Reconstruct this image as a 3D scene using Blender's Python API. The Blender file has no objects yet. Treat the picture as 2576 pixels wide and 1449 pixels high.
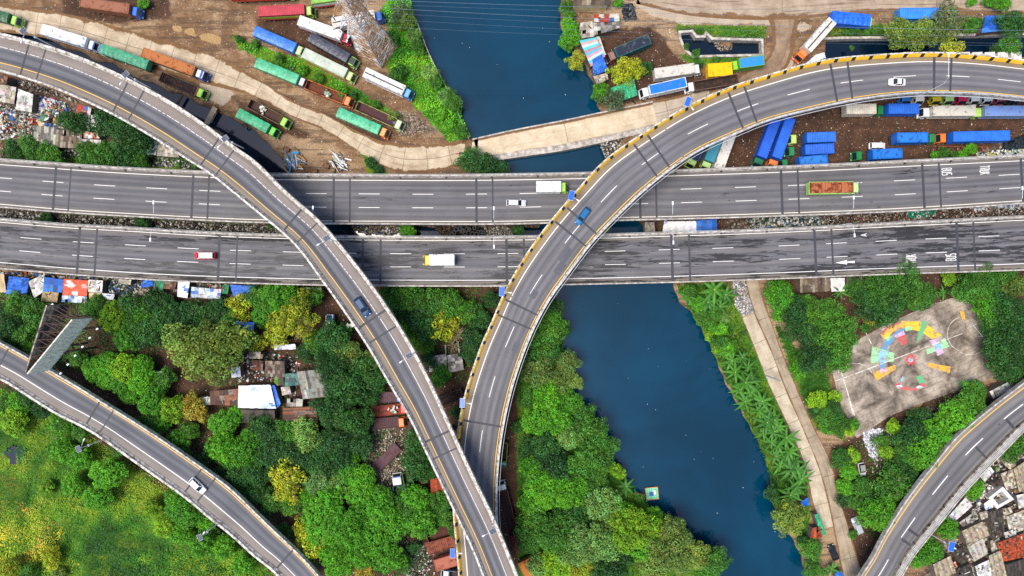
import bpy, bmesh, math, random
import numpy as np
from mathutils import Vector, Matrix

# ------------------------------------------------------------------ camera, sky, sun, exposure
scene = bpy.context.scene
COL = scene.collection
H, S = 170.0, 9.717                  # drone height (m); photo-plan pixels per metre at ground level
CX, CY = 1287.5, 724.5
cam_d = bpy.data.cameras.new('camera')
cam_d.sensor_width = 36.0
cam_d.lens = 36.0 * H / (2575.0 / S)
cam_d.clip_start, cam_d.clip_end = 1.0, 8000.0
cam = bpy.data.objects.new('camera', cam_d)
cam.location = (0, 0, H)
COL.objects.link(cam)
scene.camera = cam

SUN_EL, SUN_AZ = math.radians(69), math.radians(250)     # azimuth clockwise from north (+Y)
world = bpy.data.worlds.new('World')
scene.world = world
world.use_nodes = True
wn = world.node_tree
bg = wn.nodes['Background']
sky = wn.nodes.new('ShaderNodeTexSky')
sky.sky_type = 'NISHITA'
sky.sun_disc = False
sky.sun_elevation = SUN_EL
sky.sun_rotation = SUN_AZ
sky.dust_density = 1.2
sky.air_density = 0.75
wn.links.new(sky.outputs[0], bg.inputs[0])
bg.inputs[1].default_value = 0.105
sd_ = bpy.data.lights.new('sun', 'SUN')
sd_.energy = 2.2
sd_.angle = math.radians(32)
sd_.color = (1.0, 0.94, 0.84)
sun = bpy.data.objects.new('sun', sd_)
d = Vector((math.sin(SUN_AZ) * math.cos(SUN_EL), math.cos(SUN_AZ) * math.cos(SUN_EL), math.sin(SUN_EL)))
sun.rotation_euler = d.to_track_quat('Z', 'Y').to_euler()
sun.location = (0, 0, 120)
COL.objects.link(sun)
scene.view_settings.view_transform = 'Standard'
scene.view_settings.look = 'None'
scene.view_settings.gamma = 1.0
scene.view_settings.exposure = 1.1
scene.cycles.use_denoising = False
scene.cycles.max_bounces = 6
scene.cycles.diffuse_bounces = 2
scene.cycles.glossy_bounces = 3
scene.cycles.transmission_bounces = 2

rng = random.Random(11)
NR = np.random.RandomState(7)

# ------------------------------------------------------------------ plan helpers
def W(px, py, z=0.0):
    k = (H - z) / (H * S)
    return Vector(((px - CX) * k, (CY - py) * k, z))

def tag(o, label=None, cat=None, group=None, kind=None):
    if label: o['label'] = label
    if cat: o['category'] = cat
    if group: o['group'] = group
    if kind: o['kind'] = kind
    return o

def empty(name, loc, rz=0.0):
    o = bpy.data.objects.new(name, None)
    o.empty_display_size = 0.5
    o.location = loc
    o.rotation_euler = (0, 0, rz)
    COL.objects.link(o)
    return o

def inst(name, mesh, parent=None, loc=(0, 0, 0), rot=(0, 0, 0), scale=(1, 1, 1), mats=None):
    o = bpy.data.objects.new(name, mesh)
    COL.objects.link(o)
    o.location, o.rotation_euler, o.scale = loc, rot, scale
    if parent: o.parent = parent
    if mats:
        for i, m in enumerate(mats):
            o.material_slots[i].link = 'OBJECT'
            o.material_slots[i].material = m
    return o

class MB:
    """collects faces, then becomes one mesh object"""
    def __init__(s):
        s.v, s.f, s.mi, s.uv, s.col = [], [], [], None, None
        s.cur = 0
        s.c = (1, 1, 1)
        s.fc = []
    def face(s, pts, mi=None):
        i = len(s.v)
        s.v.extend(tuple(p) for p in pts)
        s.f.append(tuple(range(i, i + len(pts))))
        s.mi.append(s.cur if mi is None else mi)
        s.fc.append(s.c)
    def box(s, c, size, rz=0.0, mi=None, taper=1.0, M=None, skip=()):
        hx, hy, hz = size[0] / 2, size[1] / 2, size[2] / 2
        cs, sn = math.cos(rz), math.sin(rz)
        P = []
        for z, t in ((-hz, 1.0), (hz, taper)):
            for x, y in ((-hx, -hy), (hx, -hy), (hx, hy), (-hx, hy)):
                x, y = x * t, y * t
                p = Vector((c[0] + x * cs - y * sn, c[1] + x * sn + y * cs, c[2] + z))
                P.append(M @ p if M else p)
        for k, q in enumerate(((3, 2, 1, 0), (4, 5, 6, 7), (0, 1, 5, 4), (1, 2, 6, 5), (2, 3, 7, 6), (3, 0, 4, 7))):
            if k in skip: continue
            s.face([P[i] for i in q], mi)
    def prism(s, poly, z0, z1, mi=None, top=True, bottom=False):
        n = len(poly)
        a = [(p[0], p[1], z0 if not callable(z0) else z0(p)) for p in poly]
        b = [(p[0], p[1], z1 if not callable(z1) else z1(p)) for p in poly]
        if top: s.face(b, mi)
        if bottom: s.face(a[::-1], mi)
        for i in range(n):
            j = (i + 1) % n
            s.face([a[i], a[j], b[j], b[i]], mi)
    def tube(s, pts, r, n=6, mi=None, cap=True):
        pts = [Vector(p) for p in pts]
        rs = r if isinstance(r, (list, tuple)) else [r] * len(pts)
        rings = []
        for i, p in enumerate(pts):
            t = (pts[min(i + 1, len(pts) - 1)] - pts[max(i - 1, 0)])
            if t.length < 1e-9: t = Vector((0, 0, 1))
            t.normalize()
            a = t.orthogonal().normalized() if abs(t.z) > .95 else t.cross(Vector((0, 0, 1))).normalized()
            b = t.cross(a)
            rings.append([p + (a * math.cos(2 * math.pi * k / n) + b * math.sin(2 * math.pi * k / n)) * rs[i] for k in range(n)])
        for i in range(len(rings) - 1):
            for k in range(n):
                s.face([rings[i][k], rings[i][(k + 1) % n], rings[i + 1][(k + 1) % n], rings[i + 1][k]], mi)
        if cap:
            s.face(rings[0][::-1], mi); s.face(rings[-1], mi)
    def beam(s, a, b, w, mi=None):
        s.tube([a, b], w / 2 * 1.3, 4, mi)
    def mesh(s, name, mats, smooth=False):
        me = bpy.data.meshes.new(name)
        me.from_pydata(s.v, [], s.f)
        for m in (mats if isinstance(mats, (list, tuple)) else [mats]): me.materials.append(m)
        if s.mi: me.polygons.foreach_set('material_index', s.mi)
        if smooth:
            bm = bmesh.new(); bm.from_mesh(me)
            bmesh.ops.remove_doubles(bm, verts=bm.verts, dist=1e-4)
            bm.to_mesh(me); bm.free()
            me.polygons.foreach_set('use_smooth', [True] * len(me.polygons))
        elif any(c != (1, 1, 1) for c in s.fc):
            at = me.color_attributes.new('tint', 'FLOAT_COLOR', 'CORNER')
            arr = []
            for f, c in zip(s.f, s.fc): arr.extend([c[0], c[1], c[2], 1.0] * len(f))
            at.data.foreach_set('color', arr)
        me.update()
        return me
    def obj(s, name, mats, parent=None, smooth=False, loc=(0, 0, 0), rz=0.0):
        return inst(name, s.mesh(name, mats, smooth), parent, loc, (0, 0, rz))

def np_mesh(name, verts, faces, mats, tint=None, uv=None):
    """verts (N,3), faces (M,4) arrays; tint per face rgb"""
    me = bpy.data.meshes.new(name)
    k = faces.shape[1]
    me.vertices.add(len(verts)); me.vertices.foreach_set('co', verts.astype(np.float32).ravel())
    me.loops.add(faces.size); me.loops.foreach_set('vertex_index', faces.astype(np.int32).ravel())
    me.polygons.add(len(faces))
    me.polygons.foreach_set('loop_start', np.arange(0, faces.size, k, dtype=np.int32))
    try: me.polygons.foreach_set('loop_total', np.full(len(faces), k, dtype=np.int32))
    except Exception: pass
    for m in (mats if isinstance(mats, (list, tuple)) else [mats]): me.materials.append(m)
    if tint is not None:
        at = me.color_attributes.new('tint', 'FLOAT_COLOR', 'CORNER')
        c = np.ones((len(faces), k, 4), np.float32); c[:, :, :3] = tint[:, None, :]
        at.data.foreach_set('color', c.ravel())
    if uv is not None:
        l = me.uv_layers.new(name='UVMap'); l.data.foreach_set('uv', uv[faces.ravel()].astype(np.float32).ravel())
    me.update(calc_edges=True); me.validate()
    return me

def lin(h):
    h = h.lstrip('#')
    o = []
    for i in (0, 2, 4):
        c = int(h[i:i + 2], 16) / 255
        o.append(c / 12.92 if c <= .04045 else ((c + .055) / 1.055) ** 2.4)
    return tuple(o)

# ------------------------------------------------------------------ procedural materials
class NT:
    def __init__(s, name):
        s.m = bpy.data.materials.new(name); s.m.use_nodes = True
        s.t = s.m.node_tree; s.b = s.t.nodes['Principled BSDF']; s.out = s.t.nodes['Material Output']
    def n(s, typ, **kw):
        x = s.t.nodes.new(typ)
        for k, v in kw.items(): setattr(x, k, v)
        return x
    def set(s, sock, v):
        if hasattr(v, 'links') or isinstance(v, bpy.types.NodeSocket): s.t.links.new(v, sock)
        elif isinstance(v, (tuple, list)) and sock.type == 'RGBA': sock.default_value = (*v[:3], 1)
        else: sock.default_value = v
    def math(s, op, a, b=0.0, c=None, clamp=False):
        x = s.n('ShaderNodeMath', operation=op, use_clamp=clamp)
        s.set(x.inputs[0], a); s.set(x.inputs[1], b)
        if c is not None: s.set(x.inputs[2], c)
        return x.outputs[0]
    def mix(s, f, a, b, mode='MIX'):
        x = s.n('ShaderNodeMix', data_type='RGBA', blend_type=mode)
        s.set(x.inputs[0], f); s.set(x.inputs[6], a); s.set(x.inputs[7], b)
        return x.outputs[2]
    def coord(s, kind='Object', scale=(1, 1, 1), rot=(0, 0, 0)):
        tc = s.n('ShaderNodeTexCoord'); mp = s.n('ShaderNodeMapping')
        s.t.links.new(tc.outputs[kind], mp.inputs[0])
        mp.inputs['Scale'].default_value = scale; mp.inputs['Rotation'].default_value = rot
        return mp.outputs[0]
    def noise(s, scale, vec=None, detail=4, rough=.6, dist=0.0, col=False):
        x = s.n('ShaderNodeTexNoise'); x.inputs['Scale'].default_value = scale
        x.inputs['Detail'].default_value = detail; x.inputs['Roughness'].default_value = rough; x.inputs['Distortion'].default_value = dist
        if vec is not None: s.t.links.new(vec, x.inputs['Vector'])
        return x.outputs['Color' if col else 'Fac']
    def voro(s, scale, vec=None, feature='F1', out='Distance', rnd=1.0):
        x = s.n('ShaderNodeTexVoronoi', feature=feature); x.inputs['Scale'].default_value = scale; x.inputs['Randomness'].default_value = rnd
        if vec is not None: s.t.links.new(vec, x.inputs['Vector'])
        return x.outputs[out]
    def ramp(s, f, stops, interp='LINEAR'):
        x = s.n('ShaderNodeValToRGB'); cr = x.color_ramp; cr.interpolation = interp
        while len(cr.elements) < len(stops): cr.elements.new(0.5)
        for e, (p, c) in zip(cr.elements, stops):
            e.position = p
            e.color = (*c, 1) if isinstance(c, (tuple, list)) else (c, c, c, 1)
        s.set(x.inputs[0], f)
        return x.outputs[0]
    def step(s, f, lo, hi, a=0.0, b=1.0):
        x = s.n('ShaderNodeMapRange', interpolation_type='SMOOTHSTEP')
        s.set(x.inputs[0], f); x.inputs[1].default_value = lo; x.inputs[2].default_value = hi
        x.inputs[3].default_value = a; x.inputs[4].default_value = b
        return x.outputs[0]
    def sep(s, v):
        x = s.n('ShaderNodeSeparateXYZ'); s.t.links.new(v, x.inputs[0]); return x.outputs
    def attr(s, name):
        x = s.n('ShaderNodeAttribute', attribute_name=name); return x.outputs
    def objrand(s):
        return s.n('ShaderNodeObjectInfo').outputs['Random']
    def bump(s, h, strength=.5, dist=.1):
        x = s.n('ShaderNodeBump'); x.inputs['Strength'].default_value = strength; x.inputs['Distance'].default_value = dist
        s.set(x.inputs['Height'], h); s.t.links.new(x.outputs[0], s.b.inputs['Normal'])
    def done(s, col, rough=.6, metal=0.0, spec=.4):
        s.set(s.b.inputs['Base Color'], col); s.set(s.b.inputs['Roughness'], rough)
        s.b.inputs['Metallic'].default_value = metal; s.b.inputs['Specular IOR Level'].default_value = spec
        return s.m

_pc = {}
def paint(hexc, rough=.45, var=.25, dirt=.35, spec=.4):
    """weathered paint: slight tone drift and patchy grime"""
    k = (hexc, rough, var, dirt)
    if k in _pc: return _pc[k]
    t = NT('paint_' + hexc.strip('#'))
    c = lin(hexc)
    v = t.coord('Object')
    n1 = t.noise(.7, v, 5); n2 = t.noise(5, v, 5, .7)
    a = t.mix(t.step(n1, .3, .7), tuple(x * (1 - var) for x in c), tuple(min(.9, x * (1 + var * .5)) for x in c))
    g = t.math('MULTIPLY', t.step(n2, .5, .72), dirt)
    a = t.mix(g, a, (.12, .10, .085))
    _pc[k] = t.done(a, rough, 0, spec)
    return _pc[k]

def rusty(hexc, rust='#7a3a1c', amt=.5):
    k = ('rust', hexc, rust, amt)
    if k in _pc: return _pc[k]
    t = NT('rusted_' + hexc.strip('#'))
    v = t.coord('Object')
    n = t.noise(.9, v, 6, .65, .3)
    n2 = t.noise(6, v, 4)
    f = t.step(t.math('ADD', n, t.math('MULTIPLY', t.math('SUBTRACT', n2, .5), .3)), .62 - amt * .3, .78 - amt * .3)
    r = t.mix(n2, tuple(x * .55 for x in lin(rust)), tuple(x * 1.35 for x in lin(rust)))
    _pc[k] = t.done(t.mix(f, lin(hexc), r), .75, 0, .2)
    return _pc[k]

def tintmat(name, rough=.7, noise=3.0, amp=.35, bump=0.0, stain=0.0, staincol=(.06, .05, .04)):
    t = NT(name)
    v = t.coord('Object')
    c = t.attr('tint')[0]
    n = t.noise(noise, v, 5, .65)
    c = t.mix(t.step(n, .25, .75), t.mix(1.0, c, (1 - amp,) * 3, 'MULTIPLY'), c)
    if stain:
        n2 = t.noise(noise * .5, v, 6, .7)
        c = t.mix(t.math('MULTIPLY', t.step(n2, .5, .62), stain), c, staincol)
    if bump: t.bump(n, bump, .05)
    return t.done(c, rough, 0, .25)

GLASS = NT('window_glass').done((.012, .016, .022), .08, 0, .6)
TYRE = NT('tyre_rubber').done((.018, .018, .018), .85)
DARK = paint('#2a2a2c', .6)
STEEL = paint('#8e9094', .4)
GALV = paint('#c9ccce', .4, .1, .15)
LAMPW = NT('lamp_lens').done((.75, .77, .8), .25)
TINT = tintmat('roof_sheets', .65, 2.2, .45, .3, .75)
TARP = tintmat('tarpaulin_sheet', .45, 1.3, .3, .5, .25)
LITTER = tintmat('litter', .6, 4.0, .3)
# ------------------------------------------------------------------ polygons on the plan -> signed distance fields
def Wp(poly, z=0.0): return [W(x, y, z) for x, y in poly]

def sdf(X, Y, poly):
    """signed distance (m), positive outside"""
    P = np.array([(p.x, p.y) for p in poly]); n = len(P)
    dmin = np.full(X.shape, 1e9); inside = np.zeros(X.shape, bool)
    for i in range(n):
        a, b = P[i], P[(i + 1) % n]
        ex, ey = b - a
        wx, wy = X - a[0], Y - a[1]
        L2 = ex * ex + ey * ey + 1e-12
        t = np.clip((wx * ex + wy * ey) / L2, 0, 1)
        dmin = np.minimum(dmin, (wx - t * ex) ** 2 + (wy - t * ey) ** 2)
        c = (a[1] > Y) != (b[1] > Y)
        with np.errstate(divide='ignore', invalid='ignore'):
            xi = (b[0] - a[0]) * (Y - a[1]) / (b[1] - a[1] + 1e-30) + a[0]
        inside ^= c & (X < xi)
    dd = np.sqrt(dmin)
    return np.where(inside, -dd, dd)

RIVER = [(1005, -300), (1020, -40), (1043, 50), (1075, 130), (1110, 190), (1140, 230), (1157, 270), (1168, 305), (1183, 340), (1215, 385), (1250, 425), (1290, 470), (1340, 540), (1370, 580), (1375, 640), (1385, 720), (1400, 790), (1415, 850), (1430, 920), (1445, 1000), (1470, 1050), (1510, 1100), (1525, 1160), (1550, 1185), (1575, 1205), (1595, 1240), (1640, 1275), (1680, 1310), (1710, 1345), (1770, 1370), (1800, 1400), (1815, 1470), (1830, 1800),
         (2050, 1800), (2028, 1449), (2010, 1385), (1990, 1350), (1965, 1305), (1945, 1250), (1932, 1200), (1921, 1148), (1897, 1095), (1874, 1055), (1847, 1005), (1824, 966), (1804, 912), (1787, 868), (1761, 820), (1734, 780), (1705, 760), (1692, 713), (1660, 660), (1625, 600), (1618, 565), (1540, 500), (1505, 437), (1515, 413), (1534, 397), (1525, 377), (1545, 340), (1530, 300), (1500, 267), (1494, 213), (1474, 173), (1454, 133), (1425, 110), (1409, 57), (1406, 0), (1406, -300)]
CANAL = [(-80, 60), (0, 78), (100, 92), (143, 110), (233, 148), (285, 165), (333, 192), (400, 218), (457, 240), (520, 270), (560, 290), (620, 315), (648, 340), (677, 368), (704, 393), (724, 430), (790, 510), (850, 558), (930, 572), (1000, 574), (1100, 572), (1200, 580), (1390, 572), (1390, 612), (1100, 612), (900, 614), (800, 600), (730, 540), (680, 455), (640, 410), (580, 350), (500, 300), (400, 258), (300, 215), (200, 160), (100, 125), (-80, 100)]
POND = [(1709, 80), (1741, 78), (1752, 92), (1771, 92), (1776, 82), (1791, 97), (1917, 100), (1919, 138), (1744, 142), (1721, 123), (1711, 97)]
DITCH = [(2074, 100), (2120, 97), (2231, 97), (2398, 91), (2700, 88), (2700, 140), (2330, 150), (2074, 158)]
ISLE = [(1797, 96), (1836, 102), (1852, 116), (1840, 124), (1815, 124), (1800, 112)]
WET = -1.5

GRASS = [
    [(985, -10), (1020, -20), (1075, 130), (1140, 235), (1190, 345), (1130, 358), (1085, 310), (1040, 270), (1025, 225), (985, 200), (965, 165), (1000, 110), (950, 30)],
    [(578, 88), (625, 105), (760, 150), (880, 215), (1010, 290), (1020, 322), (960, 292), (880, 255), (760, 205), (650, 150), (600, 122)],
    [(-60, 955), (100, 1010), (640, 1400), (720, 1490), (-60, 1490)],
    [(1300, 850), (1400, 790), (1450, 1000), (1530, 1130), (1640, 1280), (1830, 1420), (1830, 1500), (1300, 1500)],
    [(1697, 712), (1828, 712), (1868, 800), (1955, 1010), (2026, 1180), (2040, 1290), (2035, 1400), (1960, 1290), (1900, 1100), (1800, 900), (1740, 790)],
    [(1935, 780), (2000, 960), (2050, 1075), (2130, 1110), (2095, 1000), (2080, 930), (2020, 900)],
    [(1695, 62), (1930, 66), (1925, 100), (1700, 80)], [(1690, 130), (1760, 142), (1930, 145), (1900, 165), (1740, 165)],
    [(905, 385), (935, 395), (985, 450), (930, 450)], [(1560, 300), (1615, 320), (1600, 345), (1565, 335)],
    [(60, 345), (520, 385), (520, 430), (0, 415)], [(0, 560), (700, 600), (640, 560), (0, 530)],
    [(2080, 65), (2280, 60), (2480, 60), (2580, 40), (2580, 95), (2080, 92)],
]
SOIL = [  # dark damp soil and leaf mould
    [(640, 45), (760, 40), (900, 90), (910, 190), (780, 140), (650, 70)], [(600, 215), (700, 235), (900, 318), (1000, 350), (960, 362), (860, 322), (700, 262)], [(150, -40), (420, -40), (430, 42), (300, 62), (160, 40)], [(590, 250), (720, 300), (800, 350), (740, 345), (640, 320)],
    [(-80, 690), (1400, 700), (1330, 1500), (-80, 1500)], [(0, 180), (560, 430), (0, 425)], [(-80, 480), (2700, 430), (2700, 610), (-80, 640)],
    [(1930, 690), (2700, 640), (2700, 1000), (2520, 950), (2100, 910)], [(2090, 1130), (2300, 1000), (2520, 960), (2560, 990), (2150, 1500)], [(1480, 90), (1640, 60), (1700, 140), (1830, 230), (1500, 270)],
    [(1850, 290), (2700, 200), (2700, 400), (1700, 430)], [(1240, 960), (1320, 960), (1330, 1500), (1230, 1500)], [(2280, 1500), (2700, 900), (2700, 1500)],
]
TRASHZ = [
    [(0, 190), (190, 260), (330, 330), (330, 400), (0, 400)], [(-20, 690), (700, 710), (700, 765), (-20, 740)], [(-20, 490), (1000, 560), (1400, 560), (1400, 610), (-20, 610)], [(1820, 545), (2700, 490), (2700, 560), (1820, 590)],
    [(1830, 700), (1870, 700), (1895, 790), (1850, 800)], [(900, 1050), (1030, 1080), (1020, 1300), (920, 1260), (910, 1150)],
    [(2170, 1075), (2240, 1060), (2260, 1160), (2190, 1170)], [(2280, 1500), (2480, 1190), (2700, 1050), (2700, 1500)], [(950, 250), (1060, 290), (1120, 340), (1010, 345)],
    [(2500, 355), (2600, 340), (2600, 400), (2440, 400)], [(1500, 350), (1570, 340), (1540, 400), (1510, 400)], [(2330, 1020), (2460, 975), (2480, 990), (2300, 1080)], [(1000, 1330), (1100, 1380), (1060, 1480), (1010, 1480)],
]
PALE = [  # bare concrete and dried slurry lying on the dirt
    [(1580, 0), (1640, -5), (1740, 20), (1960, 25), (1960, 62), (1720, 62), (1640, 40)], [(500, 200), (540, 205), (590, 235), (560, 265), (500, 245)],
    [(1935, 20), (2000, 5), (2010, 45), (1950, 80)], [(2000, 60), (2060, 60), (2040, 75), (2000, 78)], [(1960, 130), (2000, 140), (1990, 175), (1960, 180)],
]
PUD = [[(432, 65), (455, 66), (462, 82), (436, 78)], [(466, 72), (486, 70), (494, 92), (468, 86)], [(500, 89), (526, 84), (556, 94), (552, 114), (506, 100)], [(2350, 790), (2372, 783), (2385, 805), (2370, 815), (2345, 800)], [(2290, 1010), (2320, 1015), (2300, 1040), (2280, 1025)]]

def smooth01(x): x = np.clip(x, 0, 1); return x * x * (3 - 2 * x)

def build_ground():
    st = 0.8
    xs = np.concatenate([[-6000, -2500, -1000, -500, -300, -220, -180], np.arange(-150, 150.01, st), [180, 220, 300, 500, 1000, 2500, 6000]])
    ys = np.concatenate([[-6000, -2500, -1000, -500, -250, -150, -110], np.arange(-90, 90.01, st), [110, 150, 250, 500, 1000, 2500, 6000]])
    X, Y = np.meshgrid(xs, ys)
    Z = np.zeros_like(X)
    Z += .03 * np.sin(X * .35 + 1.3 * np.sin(Y * .21)) * np.sin(Y * .31 + X * .07) * np.clip((170 - np.abs(X)) / 30, 0, 1)
    for i, pl in enumerate((RIVER, CANAL, POND, DITCH)):
        s = sdf(X, Y, Wp(pl, WET))
        wob = .25 * np.sin(X * .9 + Y * .5) + .2 * np.sin(Y * 1.3 - X * .4) if i < 2 else 0
        Z = np.minimum(Z, np.clip((s + wob) * (1.3 if i < 2 else 3.0) + WET, -4.0, 10))
    s = sdf(X, Y, Wp(ISLE, WET)); Z = np.maximum(Z, np.clip(-s * .5 + WET - .1, -4, -1.1))
    def field(polys, w=2.0):
        a = np.zeros_like(X)
        for p in polys: a = np.maximum(a, np.clip(.5 - sdf(X, Y, Wp(p)) / (2 * w), 0, 1))
        return a
    A = np.stack([field(GRASS), field(PALE, 1.5), field(TRASHZ, 2.5), field(PUD, .6)], -1)
    soil = field(SOIL, 3)
    n0 = X.size
    idx = np.arange(n0).reshape(X.shape)
    F = np.stack([idx[:-1, :-1], idx[:-1, 1:], idx[1:, 1:], idx[1:, :-1]], -1).reshape(-1, 4)
    V = np.stack([X, Y, Z], -1).reshape(-1, 3)
    me = np_mesh('ground', V, F, ground_mat())
    at = me.color_attributes.new('zone', 'FLOAT_COLOR', 'POINT'); at.data.foreach_set('color', A.reshape(-1, 4).astype(np.float32).ravel())
    B = np.zeros((n0, 4), np.float32); B[:, 0] = soil.ravel(); B[:, 3] = 1
    at = me.color_attributes.new('zone2', 'FLOAT_COLOR', 'POINT'); at.data.foreach_set('color', B.ravel())
    me.polygons.foreach_set('use_smooth', [True] * len(me.polygons))
    return tag(inst('ground', me), 'brown churned dirt ground with mud, grass and scattered litter', 'ground', kind='structure')

MUD = [lin('#4c3625'), lin('#86664a'), lin('#b39675')]
def ground_mat():
    t = NT('ground_dirt')
    v = t.coord('Object')
    z = t.n('ShaderNodeSeparateColor'); za = t.attr('zone'); t.t.links.new(za[0], z.inputs[0])
    g, p, tr = z.outputs; pud = za[3]
    soil = t.n('ShaderNodeSeparateColor'); t.t.links.new(t.attr('zone2')[0], soil.inputs[0]); soil = soil.outputs[0]
    big, mid, fine = t.noise(.045, v, 5, .6, .6), t.noise(.35, v, 6, .68), t.noise(3.2, v, 5, .7)
    base = t.ramp(t.math('ADD', t.math('MULTIPLY', big, .7), t.math('MULTIPLY', mid, .4)), [(.34, MUD[0]), (.5, MUD[1]), (.64, MUD[2])])
    base = t.mix(t.step(fine, .35, .65), t.mix(1.0, base, (.55, .53, .5), 'MULTIPLY'), base)
    # tyre ruts smeared along the yard
    ruts = t.noise(.5, t.coord('Object', (.16, 1.5, 1), (0, 0, math.radians(24))), 4, .7, .4)
    base = t.mix(t.math('MULTIPLY', t.step(ruts, .49, .6), .7), base, (.085, .055, .036))
    dk = t.ramp(t.math('ADD', t.math('MULTIPLY', mid, .6), t.math('MULTIPLY', fine, .4)), [(.35, lin('#2a1f18')), (.55, lin('#523a2b')), (.75, lin('#7c5c46'))])
    base = t.mix(t.step(t.math('ADD', soil, t.math('MULTIPLY', t.math('SUBTRACT', mid, .5), .8)), .4, .6), base, dk)
    pale = t.mix(mid, lin('#8d7a66'), lin('#c3b39e'))
    base = t.mix(t.step(t.math('ADD', p, t.math('MULTIPLY', t.math('SUBTRACT', t.noise(.25, v, 6, .7, .5), .5), 1.2)), .45, .58), base, pale)
    # grass
    gc = t.ramp(t.noise(.11, v, 6, .66), [(.3, lin('#1f3d10')), (.46, lin('#3d6b16')), (.58, lin('#6f8a1e')), (.7, lin('#8f8a2e'))])
    gc = t.mix(t.step(fine, .3, .7), t.mix(1.0, gc, (.45, .5, .4), 'MULTIPLY'), gc)
    gm = t.step(t.math('ADD', g, t.math('MULTIPLY', t.math('SUBTRACT', t.noise(.5, v, 5, .7), .5), .9)), .45, .6)
    base = t.mix(gm, base, gc)
    # stones, plastic scraps and wrappers pressed into the dirt
    for sc, th, dens in ((2.6, .2, .72), (1.1, .16, .82)):
        vo = t.n('ShaderNodeTexVoronoi'); vo.inputs['Scale'].default_value = sc; t.t.links.new(v, vo.inputs['Vector'])
        rc = t.n('ShaderNodeSeparateColor'); t.t.links.new(vo.outputs['Color'], rc.inputs[0])
        lim = t.math('SUBTRACT', dens, t.math('MULTIPLY', tr, .45))
        dot = t.math('MULTIPLY', t.math('LESS_THAN', vo.outputs['Distance'], th), t.math('GREATER_THAN', rc.outputs[0], lim))
        dot = t.math('MULTIPLY', dot, t.math('SUBTRACT', 1.0, t.math('MULTIPLY', gm, .85)))
        sc_col = t.ramp(rc.outputs[1], [(0, lin('#a58f74')), (.45, lin('#c9bda8')), (.8, lin('#e6e2da')), (.9, lin('#58799a')), (.95, lin('#9a4638'))], 'CONSTANT')
        base = t.mix(dot, base, sc_col)
    trc = t.ramp(t.voro(1.7, v, out='Color'), [(.1, lin('#24201d')), (.4, lin('#4d4338')), (.7, lin('#7d7468')), (.9, lin('#b9b2a6'))])
    base = t.mix(t.math('MULTIPLY', t.step(t.math('ADD', tr, t.math('MULTIPLY', t.math('SUBTRACT', mid, .5), 1.0)), .5, .8), .6), base, trc)
    pm = t.step(t.math('ADD', pud, t.math('MULTIPLY', t.math('SUBTRACT', t.noise(.8, v, 3), .5), .4)), .42, .5)
    base = t.mix(pm, base, lin('#a08052'))
    # silt under the water line
    zz = t.sep(t.n('ShaderNodeNewGeometry').outputs['Position'])[2]
    base = t.mix(t.step(zz, -1.55, -1.2, 1.0, 0.0), base, (.012, .012, .012))
    t.bump(t.math('ADD', mid, fine), .8, .25)
    rough = t.math('SUBTRACT', .9, t.math('MULTIPLY', pm, .75))
    return t.done(base, rough, 0, .25)

def water_mat(name, deep, ior, rough):
    t = NT(name)
    v = t.coord('Object')
    n = t.noise(.02, v, 4, .6, .5)
    t.b.inputs['IOR'].default_value = ior
    t.bump(t.math('ADD', t.noise(1.6, v, 3), t.math('MULTIPLY', t.noise(.25, v, 3), 2)), .035, .08)
    return t.done(t.mix(t.step(n, .35, .65), tuple(x * .75 for x in deep), tuple(x * 1.25 for x in deep)), rough, 0, .5)

RIVM = water_mat('river_water', (.0003, .030, .062), 1.55, .06)  # blue base colour stands in for the sky reflected on dark water
BLKM = water_mat('stagnant_water', (.001, .008, .02), 1.6, .05)
def sheet(name, poly, z, mat, label, cat='water', kind='structure'):
    m = MB(); m.face(poly); return tag(m.obj(name, mat), label, cat, kind=kind)

build_ground()
def widen(poly, k):
    c = [W(x, y, WET) for x, y in poly]
    out = []
    n = len(c)
    for i in range(n):
        t = (c[(i + 1) % n] - c[i - 1]); t.normalize()
        out.append(Vector((c[i].x + t.y * k, c[i].y - t.x * k, WET)))
    return out
def area(p): return sum(p[i].x * p[(i + 1) % len(p)].y - p[(i + 1) % len(p)].x * p[i].y for i in range(len(p)))
def waters():
    for nm, pl, mat, dz, lb in (('river', RIVER, RIVM, 0, 'wide dark blue river running from top to bottom of the scene'), ('canal', CANAL, BLKM, -.01, 'narrow black drainage canal along the truck yard'),
                            ('pond', POND, BLKM, -.01, 'small walled black pond beside the loop road'), ('ditch', DITCH, BLKM, -.01, 'dark walled ditch behind the curved ramp')):
        w = Wp(pl, WET)
        k = .5 if area(w) > 0 else -.5
        w = [Vector((p.x, p.y, WET + dz)) for p in widen(pl, k if nm != 'pond' else 0)]
        sheet(nm, w, WET, mat, lb)
waters()

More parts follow.
